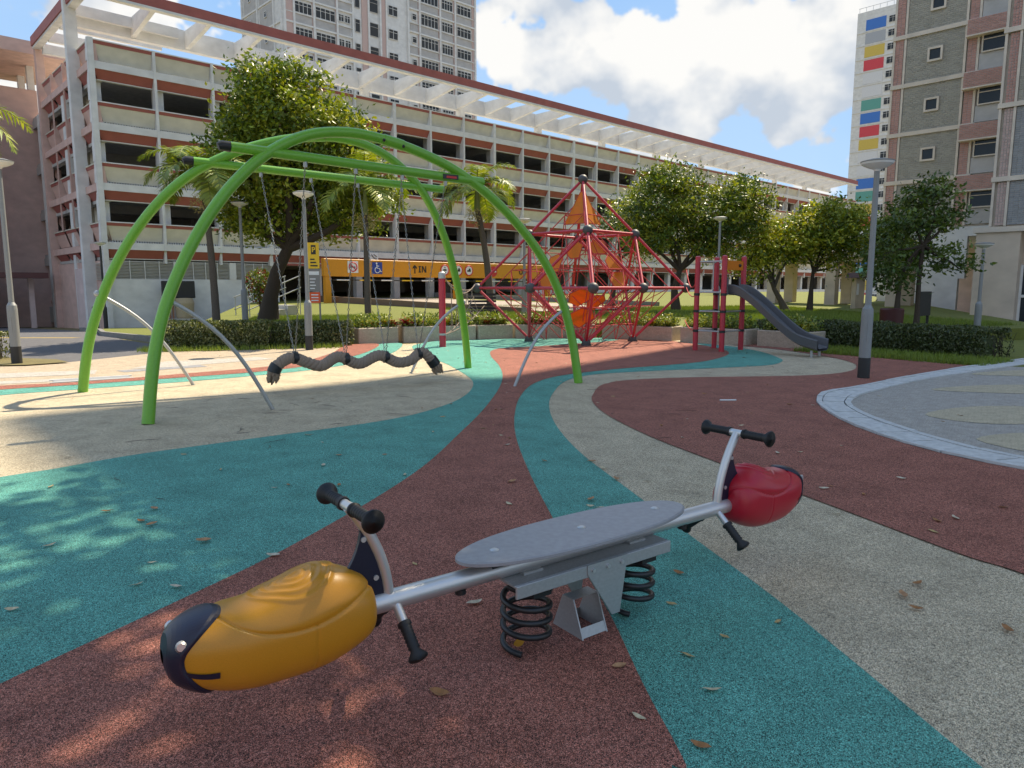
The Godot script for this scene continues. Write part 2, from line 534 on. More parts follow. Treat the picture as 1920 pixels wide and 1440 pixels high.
func make_materials() -> void:
	T.wall = grey(FastNoiseLite.TYPE_SIMPLEX_SMOOTH, 0.012, 5, 0.92, 1.0, 512, 2)
	T.grime = grey(FastNoiseLite.TYPE_SIMPLEX_SMOOTH, 0.02, 6, 0.88, 1.0, 512, 3)
	T.patch = grey(FastNoiseLite.TYPE_SIMPLEX_SMOOTH, 0.014, 6, 0.80, 1.0, 512, 4, false, 0.45)
	T.fine = grey(FastNoiseLite.TYPE_CELLULAR, 0.14, 1, 0.70, 1.0, 512, 5, true)
	T.grass = grey(FastNoiseLite.TYPE_SIMPLEX, 0.09, 4, 0.55, 1.0, 512, 6)
	T.bark = grey(FastNoiseLite.TYPE_SIMPLEX, 0.05, 5, 0.45, 1.0, 512, 7)
	T.scuff = grey(FastNoiseLite.TYPE_SIMPLEX_SMOOTH, 0.03, 5, 0.90, 1.0, 512, 8)
	T.wear = grey(FastNoiseLite.TYPE_SIMPLEX, 0.16, 3, 0.90, 1.0, 512, 9)
	var dark := lin(0.010, 0.012, 0.011)
	var teal := crumb([lin(0.13, 0.46, 0.38), lin(0.085, 0.34, 0.28), lin(0.30, 0.70, 0.58), dark], [0.29, 0.15, 0.22, 0.34], 21)
	var red := crumb([lin(0.50, 0.165, 0.115), lin(0.37, 0.125, 0.088), lin(0.70, 0.31, 0.23), dark], [0.30, 0.16, 0.21, 0.33], 22)
	var tan := crumb([lin(0.78, 0.62, 0.41), lin(0.56, 0.44, 0.29), lin(0.92, 0.80, 0.60), lin(0.05, 0.045, 0.035)], [0.31, 0.18, 0.24, 0.27], 23)
	for q in [["teal", teal], ["red", red], ["tan", tan]]:
		var m := mat(Color.WHITE, 0.86, 0.0, q[1], 0.62)
		m.metallic_specular = 0.3
		M["rubber_" + q[0]] = mottled(m, T.patch, 0.27)
	M.paver = mottled(mat(lin(0.62, 0.50, 0.36), 0.85, 0, T.fine, 1.3), T.grime, 0.35)
	M.paver_pale = mottled(mat(lin(0.62, 0.58, 0.52), 0.85, 0, T.fine, 1.3), T.grime, 0.45)
	M.paver_grey = mottled(mat(lin(0.40, 0.40, 0.42), 0.85, 0, T.fine, 1.3), T.grime, 0.45)
	M.pebble_grey = mottled(mat(lin(0.55, 0.51, 0.45), 0.8, 0, T.fine, 2.2), T.grime, 0.5)
	M.pebble_tan = mottled(mat(lin(0.68, 0.59, 0.41), 0.8, 0, T.fine, 2.2), T.grime, 0.5)
	M.slab = mottled(mat(lin(0.66, 0.67, 0.66), 0.8, 0, T.scuff, 0.9), T.grime, 0.7)
	M.joint = mat(lin(0.06, 0.06, 0.06), 0.9)
	M.asphalt = mottled(mat(lin(0.17, 0.165, 0.175), 0.9, 0, T.fine, 1.6), T.grime, 0.3)
	M.kerb = mottled(mat(lin(0.34, 0.33, 0.31), 0.9, 0, T.fine, 1.6), T.grime, 0.8)
	M.line_yellow = mat(lin(0.62, 0.42, 0.06), 0.8, 0, T.scuff, 1.5)
	M.grass = mottled(mat(lin(0.27, 0.30, 0.045), 0.95, 0, T.grass, 0.9), T.grime, 0.22)
	M.earth = mottled(mat(lin(0.30, 0.25, 0.10), 0.95, 0, T.grass, 0.8), T.grime, 0.3)
	M.ramp = mottled(mat(lin(0.55, 0.47, 0.38), 0.9, 0, T.fine, 1.2), T.grime, 0.25)
	M.white = mottled(mat(lin(0.84, 0.83, 0.79), 0.75, 0, T.wall, 0.35), T.grime, 0.11)
	M.cream = mottled(mat(lin(0.78, 0.73, 0.58), 0.75, 0, T.wall, 0.35), T.grime, 0.13)
	M.maroon = mottled(mat(lin(0.42, 0.125, 0.10), 0.65, 0, T.wall, 0.35), T.grime, 0.15)
	M.pinkish = mottled(mat(lin(0.74, 0.50, 0.42), 0.75, 0, T.wall, 0.35), T.grime, 0.12)
	M.pink_wall = mottled(mat(lin(0.80, 0.64, 0.60), 0.8, 0, T.wall, 0.3), T.grime, 0.12)
	M.concrete = mottled(mat(lin(0.58, 0.56, 0.52), 0.85, 0, T.wall, 0.5), T.grime, 0.2)
	M.louvre = mat(lin(0.58, 0.55, 0.46), 0.7, 0, T.wall, 0.5)
	M.beige = mottled(mat(lin(0.70, 0.58, 0.45), 0.75, 0, T.wall, 0.3), T.grime, 0.1)
	M.cream_rib = mottled(mat(lin(0.78, 0.68, 0.56), 0.75, 0, T.wall, 0.35), T.grime, 0.12)
	M.brick_grey = mat(lin(0.40, 0.375, 0.31), 0.8, 0, T.scuff, 0.8)
	M.brick_pink = mat(lin(0.54, 0.30, 0.25), 0.8, 0, T.scuff, 0.8)
	M.brick_blue = mat(lin(0.32, 0.33, 0.34), 0.8, 0, T.scuff, 0.8)
	M.brick_rose = mat(lin(0.60, 0.44, 0.39), 0.8, 0, T.scuff, 0.8)
	M.glass = mat(lin(0.03, 0.035, 0.04), 0.12)
	M.glass.metallic_specular = 0.35
	M.grey_panel = mottled(mat(lin(0.54, 0.52, 0.49), 0.8, 0, T.wall, 0.4), T.grime, 0.1)
	M.steel = mat(lin(0.60, 0.60, 0.60), 0.40, 0.75)
	M.galv = mat(lin(0.48, 0.49, 0.49), 0.5, 0.6, T.scuff, 4.0)
	M.lamp_grey = mat(lin(0.27, 0.28, 0.28), 0.5, 0.2, T.scuff, 3.0)
	M.black = mat(lin(0.014, 0.014, 0.015), 0.42)
	M.black_band = mat(lin(0.025, 0.025, 0.025), 0.6, 0, T.scuff, 4.0)
	M.lamp_white = mat(lin(0.72, 0.72, 0.70), 0.4)
	M.green_paint = mat(lin(0.16, 0.44, 0.025), 0.32, 0, T.scuff, 2.2)
	M.green_paint.clearcoat_enabled = true
	M.green_paint.clearcoat = 0.4
	M.red_paint = mat(lin(0.50, 0.016, 0.04), 0.35, 0, T.scuff, 2.0)
	M.red_paint.clearcoat_enabled = true
	M.red_paint.clearcoat = 0.4
	M.red_rope = mat(lin(0.48, 0.06, 0.06), 0.9)
	M.ball = mat(lin(0.07, 0.07, 0.07), 0.55, 0, T.scuff, 4.0)
	M.orange = mat(lin(0.84, 0.31, 0.016), 0.55, 0, T.scuff, 1.6)
	M.orange.backlight_enabled = true
	M.orange.backlight = lin(0.70, 0.22, 0.015)
	M.rope = mat(lin(0.54, 0.42, 0.33), 0.95, 0, T.bark, 9.0)
	M.rope_end = mat(lin(0.48, 0.36, 0.25), 0.95, 0, T.bark, 8.0)
	M.sleeve = mat(lin(0.012, 0.016, 0.018), 0.35)
	M.chain = mat(lin(0.30, 0.30, 0.29), 0.45, 0.8)
	M.slide = mat(lin(0.10, 0.10, 0.11), 0.4, 0, T.scuff, 2.0)
	M.yellow_pod = mat(lin(0.56, 0.25, 0.012), 0.36, 0, T.wear, 2.4)
	M.red_pod = mat(lin(0.46, 0.010, 0.028), 0.34, 0, T.wear, 2.4)
	M.navy = mat(lin(0.008, 0.010, 0.028), 0.38)
	M.rubber_grip = mat(lin(0.012, 0.012, 0.013), 0.55)
	M.deck = mat(lin(0.31, 0.315, 0.335), 0.42, 0, T.scuff, 1.5)
	M.sign_orange = mat(lin(0.72, 0.30, 0.012), 0.5, 0, T.scuff, 0.8)
	M.sign_yellow = mat(lin(0.80, 0.50, 0.02), 0.5)
	M.sign_white = mat(lin(0.75, 0.75, 0.73), 0.5)
	M.sign_black = mat(lin(0.02, 0.02, 0.02), 0.5)
	M.sign_red = mat(lin(0.55, 0.03, 0.03), 0.5)
	M.sign_blue = mat(lin(0.02, 0.05, 0.28), 0.5)
	M.sign_grey = mat(lin(0.22, 0.21, 0.20), 0.5)
	M.planter = mottled(mat(lin(0.72, 0.60, 0.46), 0.85, 0, T.fine, 2.0), T.grime, 0.6)
	M.soil = mat(lin(0.06, 0.045, 0.03), 0.95, 0, T.grass, 2.0)
	M.bark = mat(lin(0.12, 0.09, 0.065), 0.95, 0, T.bark, 1.6)
	M.bark_pale = mat(lin(0.20, 0.165, 0.13), 0.95, 0, T.bark, 2.2)
	M.leaf = vmat(0.42)
	M.leaf.backlight_enabled = true
	M.leaf.backlight = lin(0.50, 0.52, 0.07)
	M.leaf_dry = vmat(0.7)
	M.maroon_bin = mat(lin(0.07, 0.012, 0.012), 0.5)

func make_ground() -> void:
	var g := MB.new()
	for r in [[-60.0, 21.0], [21.0, 60.0], [60.0, 400.0]]:
		g.quad(P(-400, gy(r[0]) - 0.03, r[0]), P(400, gy(r[0]) - 0.03, r[0]), P(400, gy(minf(r[1], 60.0)) - 0.03, r[1]), P(-400, gy(minf(r[1], 60.0)) - 0.03, r[1]))
	setting(g, "ground", M.earth)
	# rubber surface of the playground
	var edge: Array = pts2("PLAY")
	var base := smooth(edge, 5)
	base.append(Vector2(14, -9)); base.append(Vector2(-14, -9)); base.append(Vector2(-12, 8.6))
	setting(sheet(base, 0.0), "playground_floor_tan", M.rubber_tan)
	# each band goes on beyond the picture
	var t1 := pts2("T1").slice(1, 26)
	t1.append_array([Vector2(-3.0, 0.2), Vector2(-4.6, -3.0), Vector2(-8.0, -3.0), Vector2(-7.2, 1.4), Vector2(-5.2, 4.3)])
	setting(sheet(smooth(t1, 6, true), 0.004), "playground_floor_teal", M.rubber_teal)
	var t2 := smooth(pts2("T2"), 6, true)
	setting(sheet(t2, 0.004), "playground_floor_teal", M.rubber_teal)
	var r1 := pts2("R1").slice(1)
	r1.append_array([Vector2(1.5, -3.0), Vector2(-4.0, -3.0), Vector2(-2.9, 0.4), Vector2(-2.2, 1.9)])
	setting(sheet(smooth(r1, 6, true), 0.008), "playground_floor_red", M.rubber_red)
	var r2 := pts2("R2").slice(1, 25)
	r2.append_array([Vector2(14.0, 13.0), Vector2(14.0, -3.0), Vector2(5.0, -3.0), Vector2(3.7, 0.6), Vector2(2.95, 2.8)])
	setting(sheet(smooth(r2, 6, true), 0.008), "playground_floor_red", M.rubber_red)
	setting(sheet(smooth(pts2("RS"), 6, true), 0.008), "playground_floor_red", M.rubber_red)
	setting(sheet(smooth(pts2("TS"), 6, true), 0.004), "playground_floor_teal", M.rubber_teal)
	make_drain()
	# path of pale pavers on the far left, between playground and road
	var path := PackedVector2Array([Vector2(-30, 3), Vector2(-12, 8.5)])
	for q in smooth(pts2("PLAY").slice(0, 8), 5):
		path.append(q + Vector2(0.02, -0.02))
	for q in [[-4.6, 18.2], [-6.2, 17.9], [-8.3, 16.8], [-9.2, 14.3], [-10.6, 13.9], [-14, 13.2], [-30, 12.4]]:
		path.append(Vector2(q[0], q[1]))
	var pv := setting(sheet(path, -0.012), "footpath", M.paver)
	# lighter bands of pavers set in the path
	for q in [[[-12.5, 9.5], [-9.0, 10.7], [-7.0, 11.7], [-7.2, 12.0], [-9.2, 11.1], [-12.8, 10.1]], [[-7.2, 14.6], [-5.6, 15.6], [-5.1, 15.2], [-6.6, 13.6], [-7.2, 13.3]], [[-9.3, 11.6], [-7.4, 12.5], [-7.7, 13.1], [-9.8, 12.3]]]:
		var a := PackedVector2Array()
		for w in q:
			a.append(Vector2(w[0], w[1]))
		part(sheet(a, -0.008), "pale_paver_band", M.paver_pale, pv)
	for q in [[[-7.0, 12.75], [-5.9, 13.7], [-6.2, 14.0], [-7.3, 13.0]], [[-13, 11.2], [-10, 11.8], [-10.3, 12.2], [-13, 11.7]]]:
		var a := PackedVector2Array()
		for w in q:
			a.append(Vector2(w[0], w[1]))
		part(sheet(a, -0.008), "grey_paver_band", M.paver_grey, pv)
	var cv := thing("drain_cover", "rectangular metal drain cover flush in the pale path near the green arch", "drain cover", P(-7.0, -0.006, 11.75), deg_to_rad(34))
	var mc := MB.new()
	mc.box(Vector3(-0.55, -0.02, -0.16), Vector3(0.55, 0.006, 0.16))
	part(mc, "plate", M.galv, cv)
	var mf := MB.new()
	for s in [-1, 1]:
		mf.box(Vector3(-0.6, -0.02, s * 0.19 - 0.03), Vector3(0.6, 0.01, s * 0.19 + 0.03))
	part(mf, "surround", M.slab, cv)
	# road with kerbs to the car park on the left
	var road := PackedVector2Array([Vector2(-60, 12.4), Vector2(-14, 13.2), Vector2(-10.6, 13.9), Vector2(-9.2, 14.3), Vector2(-8.3, 16.8), Vector2(-8.9, 18.4), Vector2(-11.5, 21.0), Vector2(-17.8, 30.5), Vector2(-27, 39.5), Vector2(-60, 70)])
	setting(sheet(road, -0.02), "road", M.asphalt)
	var line := PackedVector2Array([Vector2(-17.5, 22.6), Vector2(-14.0, 22.6), Vector2(-13.9, 22.95), Vector2(-17.6, 22.95)])
	setting(sheet(line, -0.016), "yellow_road_line", M.line_yellow)
	kerb([[-8.95, 18.5], [-9.6, 19.6], [-11.2, 21.2], [-14.5, 25.2], [-17.4, 30.0], [-20, 33.0]], "kerb")
	kerb([[-60, 12.3], [-14.2, 13.0], [-12.6, 13.3]], "kerb")
	# a verge by the lamp on the left
	var vg := PackedVector2Array([Vector2(-30, 12.9), Vector2(-12.0, 13.4), Vector2(-9.5, 13.8), Vector2(-9.0, 14.35), Vector2(-9.6, 14.9), Vector2(-12, 15.6), Vector2(-30, 15.6)])
	setting(sheet(vg, 0.012), "lawn", M.earth)
	var corner_bed := PackedVector2Array([Vector2(-9.1, 18.6), Vector2(-9.7, 19.6), Vector2(-11.3, 21.2), Vector2(-14.6, 25.2), Vector2(-17.5, 30.0), Vector2(-18.6, 33.0), Vector2(-8, 43), Vector2(-6, 30), Vector2(-7.4, 19)])
	setting(sheet(corner_bed, 0.10), "lawn", M.grass)
	# strip of grass before the hedges
	var gs := PackedVector2Array([Vector2(-9.0, 17.2), Vector2(-7.2, 17.1), Vector2(-4.5, 18.5), Vector2(-4.1, 19.3), Vector2(-4.2, 20.2), Vector2(-9.1, 19.6)])
	setting(sheet(gs, 0.006), "lawn", M.grass)
	var gr := PackedVector2Array([Vector2(6.7, 19.6), Vector2(7.5, 17.4), Vector2(8.0, 16.9), Vector2(8.2, 15.75), Vector2(9.1, 13.75), Vector2(10.1, 13.2), Vector2(13, 14.5), Vector2(16, 22), Vector2(8, 22)])
	setting(sheet(gr, 0.014), "lawn", M.grass)
	# paved apron beside the housing block on the right
	var ap := PackedVector2Array([Vector2(9.9, 14.0), Vector2(40, 10), Vector2(40, 60), Vector2(14, 60), Vector2(12, 20)])
	setting(sheet(ap, -0.01), "pavement", M.pebble_grey)
	# raised lawn behind the planters, with its retaining edge
	var front := [Vector2(-9.0, 19.2), Vector2(-6.5, 19.35), Vector2(-4.3, 20.3), Vector2(-3.1, 21.0), Vector2(-1.0, 21.9), Vector2(0.5, 22.6), Vector2(2.3, 22.9), Vector2(4.6, 21.6), Vector2(6.3, 20.2), Vector2(7.6, 19.6), Vector2(10.5, 19.0), Vector2(16.0, 21.0)]
	var tm := MB.new()
	var back := []
	for q in front:
		back.append(Vector2(q.x * 2.0 - 3.0, 62.0))
	for i in front.size() - 1:
		var rows := 8
		for k in rows:
			var f0 := float(k) / rows
			var f1 := float(k + 1) / rows
			var a: Vector2 = front[i].lerp(back[i], f0)
			var b: Vector2 = front[i + 1].lerp(back[i + 1], f0)
			var c: Vector2 = front[i + 1].lerp(back[i + 1], f1)
			var d: Vector2 = front[i].lerp(back[i], f1)
			tm.quad(P(a.x, terrace(a.y), a.y), P(b.x, terrace(b.y), b.y), P(c.x, terrace(c.y), c.y), P(d.x, terrace(d.y), d.y))
		var a0: Vector2 = front[i]
		var b0: Vector2 = front[i + 1]
		tm.quad(P(a0.x, -0.2, a0.y), P(b0.x, -0.2, b0.y), P(b0.x, terrace(b0.y), b0.y), P(a0.x, terrace(a0.y), a0.y))
	for q in [[front[0], back[0]], [back[-1], front[-1]]]:
		tm.quad(P(q[0].x, -1.6, q[0].y), P(q[1].x, -1.6, q[1].y), P(q[1].x, terrace(q[1].y), q[1].y), P(q[0].x, terrace(q[0].y), q[0].y))
	setting(tm, "terrace_lawn", M.grass)
	blades("lawn_grass", [[Vector2(-9.0, 17.1), Vector2(-4.4, 18.4), 0.6, 900, 0.006], [Vector2(7.3, 17.3), Vector2(9.6, 13.9), 0.75, 2600, 0.014]], false)
	blades("terrace_grass", [[Vector2(-8.6, 22.6), Vector2(-4.4, 23.4), 3.0, 9000, 0.0], [Vector2(-1.5, 28.0), Vector2(3.0, 30.0), 5.0, 9000, 0.0], [Vector2(6.0, 26.0), Vector2(14.0, 28.0), 6.5, 22000, 0.0]], true)

# tufts of grass blades scattered along strips: [from, to, half width, how many, height above the ground]
func blades(called: String, strips: Array, raised: bool) -> void:
	var b := MB.new()
	for k in 5:
		var w := TAU * k / 5.0 + k
		var o := Vector3(cos(w), 0, sin(w)) * 0.02
		var s := Vector3(-sin(w), 0, cos(w)) * 0.006
		var t := o * 2.4 + Vector3(0, 0.075 + 0.012 * k, 0)
		var g := 0.8 + 0.1 * k
		b.col = Color(0.17 * g, 0.23 * g, 0.035 * g)
		b.tri(o - s, o + s, t)
	var m := b.mesh()
	m.surface_set_material(0, M.leaf)
	var n := 0
	for q in strips:
		n += q[3]
	var mm := MultiMesh.new()
	mm.transform_format = MultiMesh.TRANSFORM_3D
	mm.mesh = m
	mm.instance_count = n
	var i := 0
	for q in strips:
		var along: Vector2 = q[1] - q[0]
		var side := Vector2(-along.y, along.x).normalized()
		for k in q[3]:
			var p: Vector2 = q[0] + along * rng.randf() + side * rng.randf_range(-q[2], q[2])
			var y: float = terrace(p.y) if raised else gy(p.y) + q[4]
			var s := rng.randf_range(0.6, 1.3)
			mm.set_instance_transform(i, Transform3D(Basis(Vector3.UP, rng.randf() * TAU).scaled(Vector3(s, s, s)), P(p.x, y - 0.004, p.y)))
			i += 1
	var o := MultiMeshInstance3D.new()
	o.multimesh = mm
	o.name = numbered(called)
	add_child(o)
	o.set_meta("kind", "stuff")

func kerb(line: Array, called: String) -> void:
	var m := MB.new()
	for i in line.size() - 1:
		var a := Vector2(line[i][0], line[i][1])
		var b := Vector2(line[i + 1][0], line[i + 1][1])
		var n := maxi(1, int(a.distance_to(b) / 0.9))
		for k in n:
			var p := a.lerp(b, (k + 0.01) / n)
			var q := a.lerp(b, (k + 0.99) / n)
			var s := (q - p).orthogonal().normalized() * 0.075
			var y0 := gy(p.y)
			var y1 := gy(q.y)
			var A := P(p.x - s.x, y0 + 0.13, p.y - s.y); var B := P(q.x - s.x, y1 + 0.13, q.y - s.y)
			var C := P(q.x + s.x, y1 + 0.13, q.y + s.y); var D := P(p.x + s.x, y0 + 0.13, p.y + s.y)
			var dn := Vector3(0, -0.2, 0)
			m.quad(A, B, C, D)
			m.quad(A + dn, B + dn, B, A)
			m.quad(C + dn, D + dn, D, C)
			m.quad(A + dn, A, D, D + dn)
	setting(m, called, M.kerb)

# curved channel of pale slabs round the pebble paving on the right
func make_drain() -> void:
	var outer := smooth([Vector2(9.4, 1.2), Vector2(6.4, 3.2)] + pts2("DRo"), 8)
	var inner := smooth([Vector2(9.8, 2.0), Vector2(6.9, 3.8)] + pts2("DRi"), 8)
	var bed := outer.duplicate()
	var rev := inner.duplicate()
	rev.reverse()
	bed.append_array(rev)
	var d := setting(sheet(bed, 0.011), "drain_channel", M.joint)
	var court := inner.duplicate()
	court.append(Vector2(40, 16)); court.append(Vector2(40, 2))
	var cs := setting(sheet(court, 0.012), "pebble_court", M.pebble_grey)
	for q in [[[6.2, 10.3], [7.6, 10.9], [9.8, 10.7], [8.6, 9.8]], [[4.9, 8.3], [6.0, 8.9], [7.2, 8.6], [6.4, 7.9], [5.3, 7.7]], [[8.0, 12.2], [9.4, 12.9], [12, 13.0], [10.4, 11.9]], [[7.2, 7.8], [9.5, 8.6], [9.9, 7.8], [8.0, 7.0]], [[4.6, 6.9], [5.6, 7.2], [5.9, 6.2], [5.0, 6.0]]]:
		var a := []
		for w in q:
			a.append(Vector2(w[0], w[1]))
		part(sheet(smooth(a, 5, true), 0.016), "tan_pebble_patch", M.pebble_tan, cs)
	# length along each edge
	var run := func(l: PackedVector2Array, f: float) -> Vector2:
		var total := 0.0
		for i in l.size() - 1:
			total += l[i].distance_to(l[i + 1])
		var want := total * f
		for i in l.size() - 1:
			var s := l[i].distance_to(l[i + 1])
			if want <= s:
				return l[i].lerp(l[i + 1], want / s)
			want -= s
		return l[-1]
	var n := 60
	for k in n:
		var f0 := (k + 0.02) / n
		var f1 := (k + 0.98) / n
		var rows := [[0.0, 0.16], [0.19, 0.80], [0.83, 1.0]]
		for j in 3:
			if j != 1 and k % 2 == 1:
				continue
			var g1 := f1 if j == 1 else (k + 1.98) / n
			var a0: Vector2 = run.call(outer, f0); var b0: Vector2 = run.call(inner, f0)
			var a1: Vector2 = run.call(outer, g1); var b1: Vector2 = run.call(inner, g1)
			var am: Vector2 = run.call(outer, (f0 + g1) / 2); var bm: Vector2 = run.call(inner, (f0 + g1) / 2)
			var p := [a0.lerp(b0, rows[j][0]), am.lerp(bm, rows[j][0]), a1.lerp(b1, rows[j][0]), a1.lerp(b1, rows[j][1]), am.lerp(bm, rows[j][1]), a0.lerp(b0, rows[j][1])]
			var y := 0.030 + (0.003 * ((k * 7) % 3)) - (0.006 if j == 1 else 0.0)
			var m := MB.new()
			var top := []
			for w in p:
				top.append(P(w.x, y, w.y))
			m.quad(top[0], top[1], top[4], top[5])
			m.quad(top[1], top[2], top[3], top[4])
			for i in 6:
				var q: Vector3 = top[i]
				var r: Vector3 = top[(i + 1) % 6]
				m.quad(r, q, q - Vector3(0, 0.03, 0), r - Vector3(0, 0.03, 0))
			part(m, "slab", M.slab, d)

# heights of the parapet tops of the four decks of the car park
const RAILS := [12.66, 9.97, 7.28, 4.59]
const BAY := 2.73
const NBAY := 32

# one bay of facade, parapet panel and below, seen from +z; rail top at y = 0
func bay_meshes(w: float) -> Dictionary:
	var o := {}
	var m := MB.new()
	# panel leans out towards the top
	m.quad(Vector3(0, -0.85, -0.30), Vector3(w, -0.85, -0.30), Vector3(w, -0.19, -0.10), Vector3(0, -0.19, -0.10))
	m.quad(Vector3(0, -0.85, -0.38), Vector3(w, -0.85, -0.38), Vector3(w, -0.85, -0.30), Vector3(0, -0.85, -0.30))
	m.quad(Vector3(w, -0.85, -0.38), Vector3(0, -0.85, -0.38), Vector3(0, -0.05, -0.22), Vector3(w, -0.05, -0.22))
	o.panel = m.mesh()
	m = MB.new()
	m.quad(Vector3(0, -0.19, -0.08), Vector3(w, -0.19, -0.08), Vector3(w, -0.05, -0.05), Vector3(0, -0.05, -0.05))
	m.quad(Vector3(w, -0.19, -0.08), Vector3(0, -0.19, -0.08), Vector3(0, -0.19, -0.12), Vector3(w, -0.19, -0.12))
	o.strip = m.mesh()
	m = MB.new()
	m.box(Vector3(0, -0.05, -0.26), Vector3(w, 0.0, -0.02))
	o.cap = m.mesh()
	m = MB.new()
	var n := int(w / 0.11)
	for k in n:
		var x := (k + 0.5) * w / n
		m.box(Vector3(x - 0.025, -0.97, -0.36), Vector3(x + 0.025, -0.84, -0.31))
	o.screen = m.mesh()
	m = MB.new()
	# sloping fascia under the beam, and its soffit
	m.quad(Vector3(0, -1.68, -0.30), Vector3(w, -1.68, -0.30), Vector3(w, -1.28, -0.05), Vector3(0, -1.28, -0.05))
	o.band = m.mesh()
	m = MB.new()
	m.box(Vector3(0, -1.72, -0.50), Vector3(w, -1.684, -0.28))
	o.soffit = m.mesh()
	return o

func make_car_park() -> void:
	var K := P(-19.01, 0, 33.64)
	var t := thing("car_park", "long white and maroon multi-storey car park with open decks and a roof pergola", "car park", K, TURN)
	var length := BAY * NBAY
	var b := bay_meshes(BAY - 0.14)
	var ground := -1.9
	for li in 4:
		var y: float = RAILS[li]
		for k in NBAY:
			var at := Vector3(k * BAY + 0.07, y, 0)
			part(b.panel, "parapet_panel", M.cream, t, at)
			part(b.strip, "parapet_strip", M.maroon, t, at)
			part(b.cap, "parapet_cap", M.white, t, at)
			var sc := part(b.screen, "baluster_screen", M.white, t, at)
			sc.set_meta("kind", "stuff")
			if li < 3 or k * BAY < 8.5 or k * BAY > 29:
				part(b.band, "fascia", M.maroon, t, at)
			part(b.soffit, "soffit", M.white, t, at)
		var m := MB.new()
		m.box(Vector3(-0.02, y - 1.28, -0.45), Vector3(length, y - 0.95, 0.0))
		part(m, "edge_beam", M.white, t)
		# the deck and, below it, ribs of the ceiling
		m = MB.new()
		m.box(Vector3(0.3, y - 1.30, -17.0), Vector3(length - 0.3, y - 1.10, -0.46))
		for k in 11:
			var x := 0.4 + k * BAY * 3
			m.box(Vector3(x - 0.15, y - 1.75, -17), Vector3(x + 0.15, y - 1.301, -0.5))
		m.box(Vector3(0.3, y - 1.75, -6.3), Vector3(length - 0.3, y - 1.302, -6.0))
		m.box(Vector3(0.3, y - 1.75, -12.3), Vector3(length - 0.3, y - 1.302, -12.0))
		part(m, "deck", M.concrete, t)
	# slender mullions with a fin that follows the panels; every third a column
	for k in NBAY + 1:
		var x := k * BAY
		var big := k % 3 == 0
		var hw := 0.10 if big else 0.06
		var m := MB.new()
		for li in 4:
			var y: float = RAILS[li]
			var lo: float = RAILS[li + 1] if li < 3 else y - 1.28
			m.box(Vector3(x - hw, lo - (0.0 if li < 3 else 0.0), -0.10), Vector3(x + hw, y, 0.02))
			var fin := PackedVector2Array([Vector2(-0.1, -1.28), Vector2(-0.36, -1.80), Vector2(-0.36, -2.69), Vector2(-0.1, -2.69)])
			if li == 3:
				fin = PackedVector2Array([Vector2(-0.1, -1.28), Vector2(-0.36, -1.80), Vector2(-0.36, -1.9), Vector2(-0.1, -1.9)])
			var save := m.xf
			m.xf = Transform3D(Basis(Vector3(0, 0, 1), Vector3(0, 1, 0), Vector3(-1, 0, 0)), Vector3(x, y, 0))
			m.prism(fin, -hw + 0.004, hw - 0.004)
			var fin2 := PackedVector2Array([Vector2(-0.1, -0.06), Vector2(-0.25, -0.06), Vector2(-0.36, -0.95), Vector2(-0.1, -0.95)])
			m.prism(fin2, -hw + 0.004, hw - 0.004)
			m.xf = save
		part(m, "mullion", M.white, t)
		if big or k % 3 == 1 or k % 3 == 2:
			m = MB.new()
			m.box(Vector3(x + 0.08, ground, -0.95), Vector3(x + 0.5, RAILS[0] - 1.3, -0.55))
			if big:
				for z in [-6.4, -12.4]:
					m.box(Vector3(x + 0.1, ground, z), Vector3(x + 0.6, RAILS[0] - 1.3, z + 0.5))
			part(m, "column", M.white if not (x > 9 and x < 29) else M.concrete, t)
	# core and rear walls, so that the decks are deep and dim
	var mw := MB.new()
	mw.box(Vector3(0.3, ground, -17.3), Vector3(length - 0.3, RAILS[0] - 0.2, -17.0))
	mw.box(Vector3(length - 0.6, ground, -17), Vector3(length - 0.3, RAILS[0] - 1.2, -0.6))
	mw.box(Vector3(30, ground, -9), Vector3(46, RAILS[0] - 1.3, -8.7))
	part(mw, "rear_wall", M.concrete, t)
	var fl := MB.new()
	fl.box(Vector3(0.3, -0.6, -17), Vector3(length - 0.3, 0.35, -0.9))
	part(fl, "ground_slab", M.concrete, t)
	# ground storey: white wall with louvred vents up to the entrance, low wall and openings beyond it
	var gw := MB.new()
	gw.box(Vector3(0.1, ground, -0.5), Vector3(8.6, 1.93, -0.20))
	gw.box(Vector3(28.4, ground, -0.5), Vector3(length, 1.35, -0.20))
	part(gw, "ground_wall", M.white, t)
	var pw := MB.new()
	for x in [0.1, 3.1, 5.9, 8.2]:
		pw.box(Vector3(x, 1.93, -0.5), Vector3(x + 0.34, 2.81, -0.18))
	part(pw, "vent_pier", M.white, t)
	for x in [0.44, 3.44, 6.24]:
		var wd := 2.66 if x < 1 else (2.46 if x < 4 else 1.96)
		var vt := MB.new()
		for k in 12:
			var y := 1.96 + k * 0.072
			vt.quad(Vector3(x, y, -0.24), Vector3(x + wd, y, -0.24), Vector3(x + wd, y + 0.045, -0.33), Vector3(x, y + 0.045, -0.33))
			vt.quad(Vector3(x, y - 0.012, -0.24), Vector3(x + wd, y - 0.012, -0.24), Vector3(x + wd, y, -0.24), Vector3(x, y, -0.24))
		var vp := part(vt, "vent", M.louvre, t)
		var bars := MB.new()
		for k in 4:
			bars.box(Vector3(x + wd * k / 4.0 - 0.015, 1.93, -0.26), Vector3(x + wd * k / 4.0 + 0.015, 2.81, -0.22))
		part(bars, "bar", M.white, vp)
		var bk := MB.new()
		bk.quad(Vector3(x, 1.93, -0.46), Vector3(x + wd, 1.93, -0.46), Vector3(x + wd, 2.81, -0.46), Vector3(x, 2.81, -0.46))
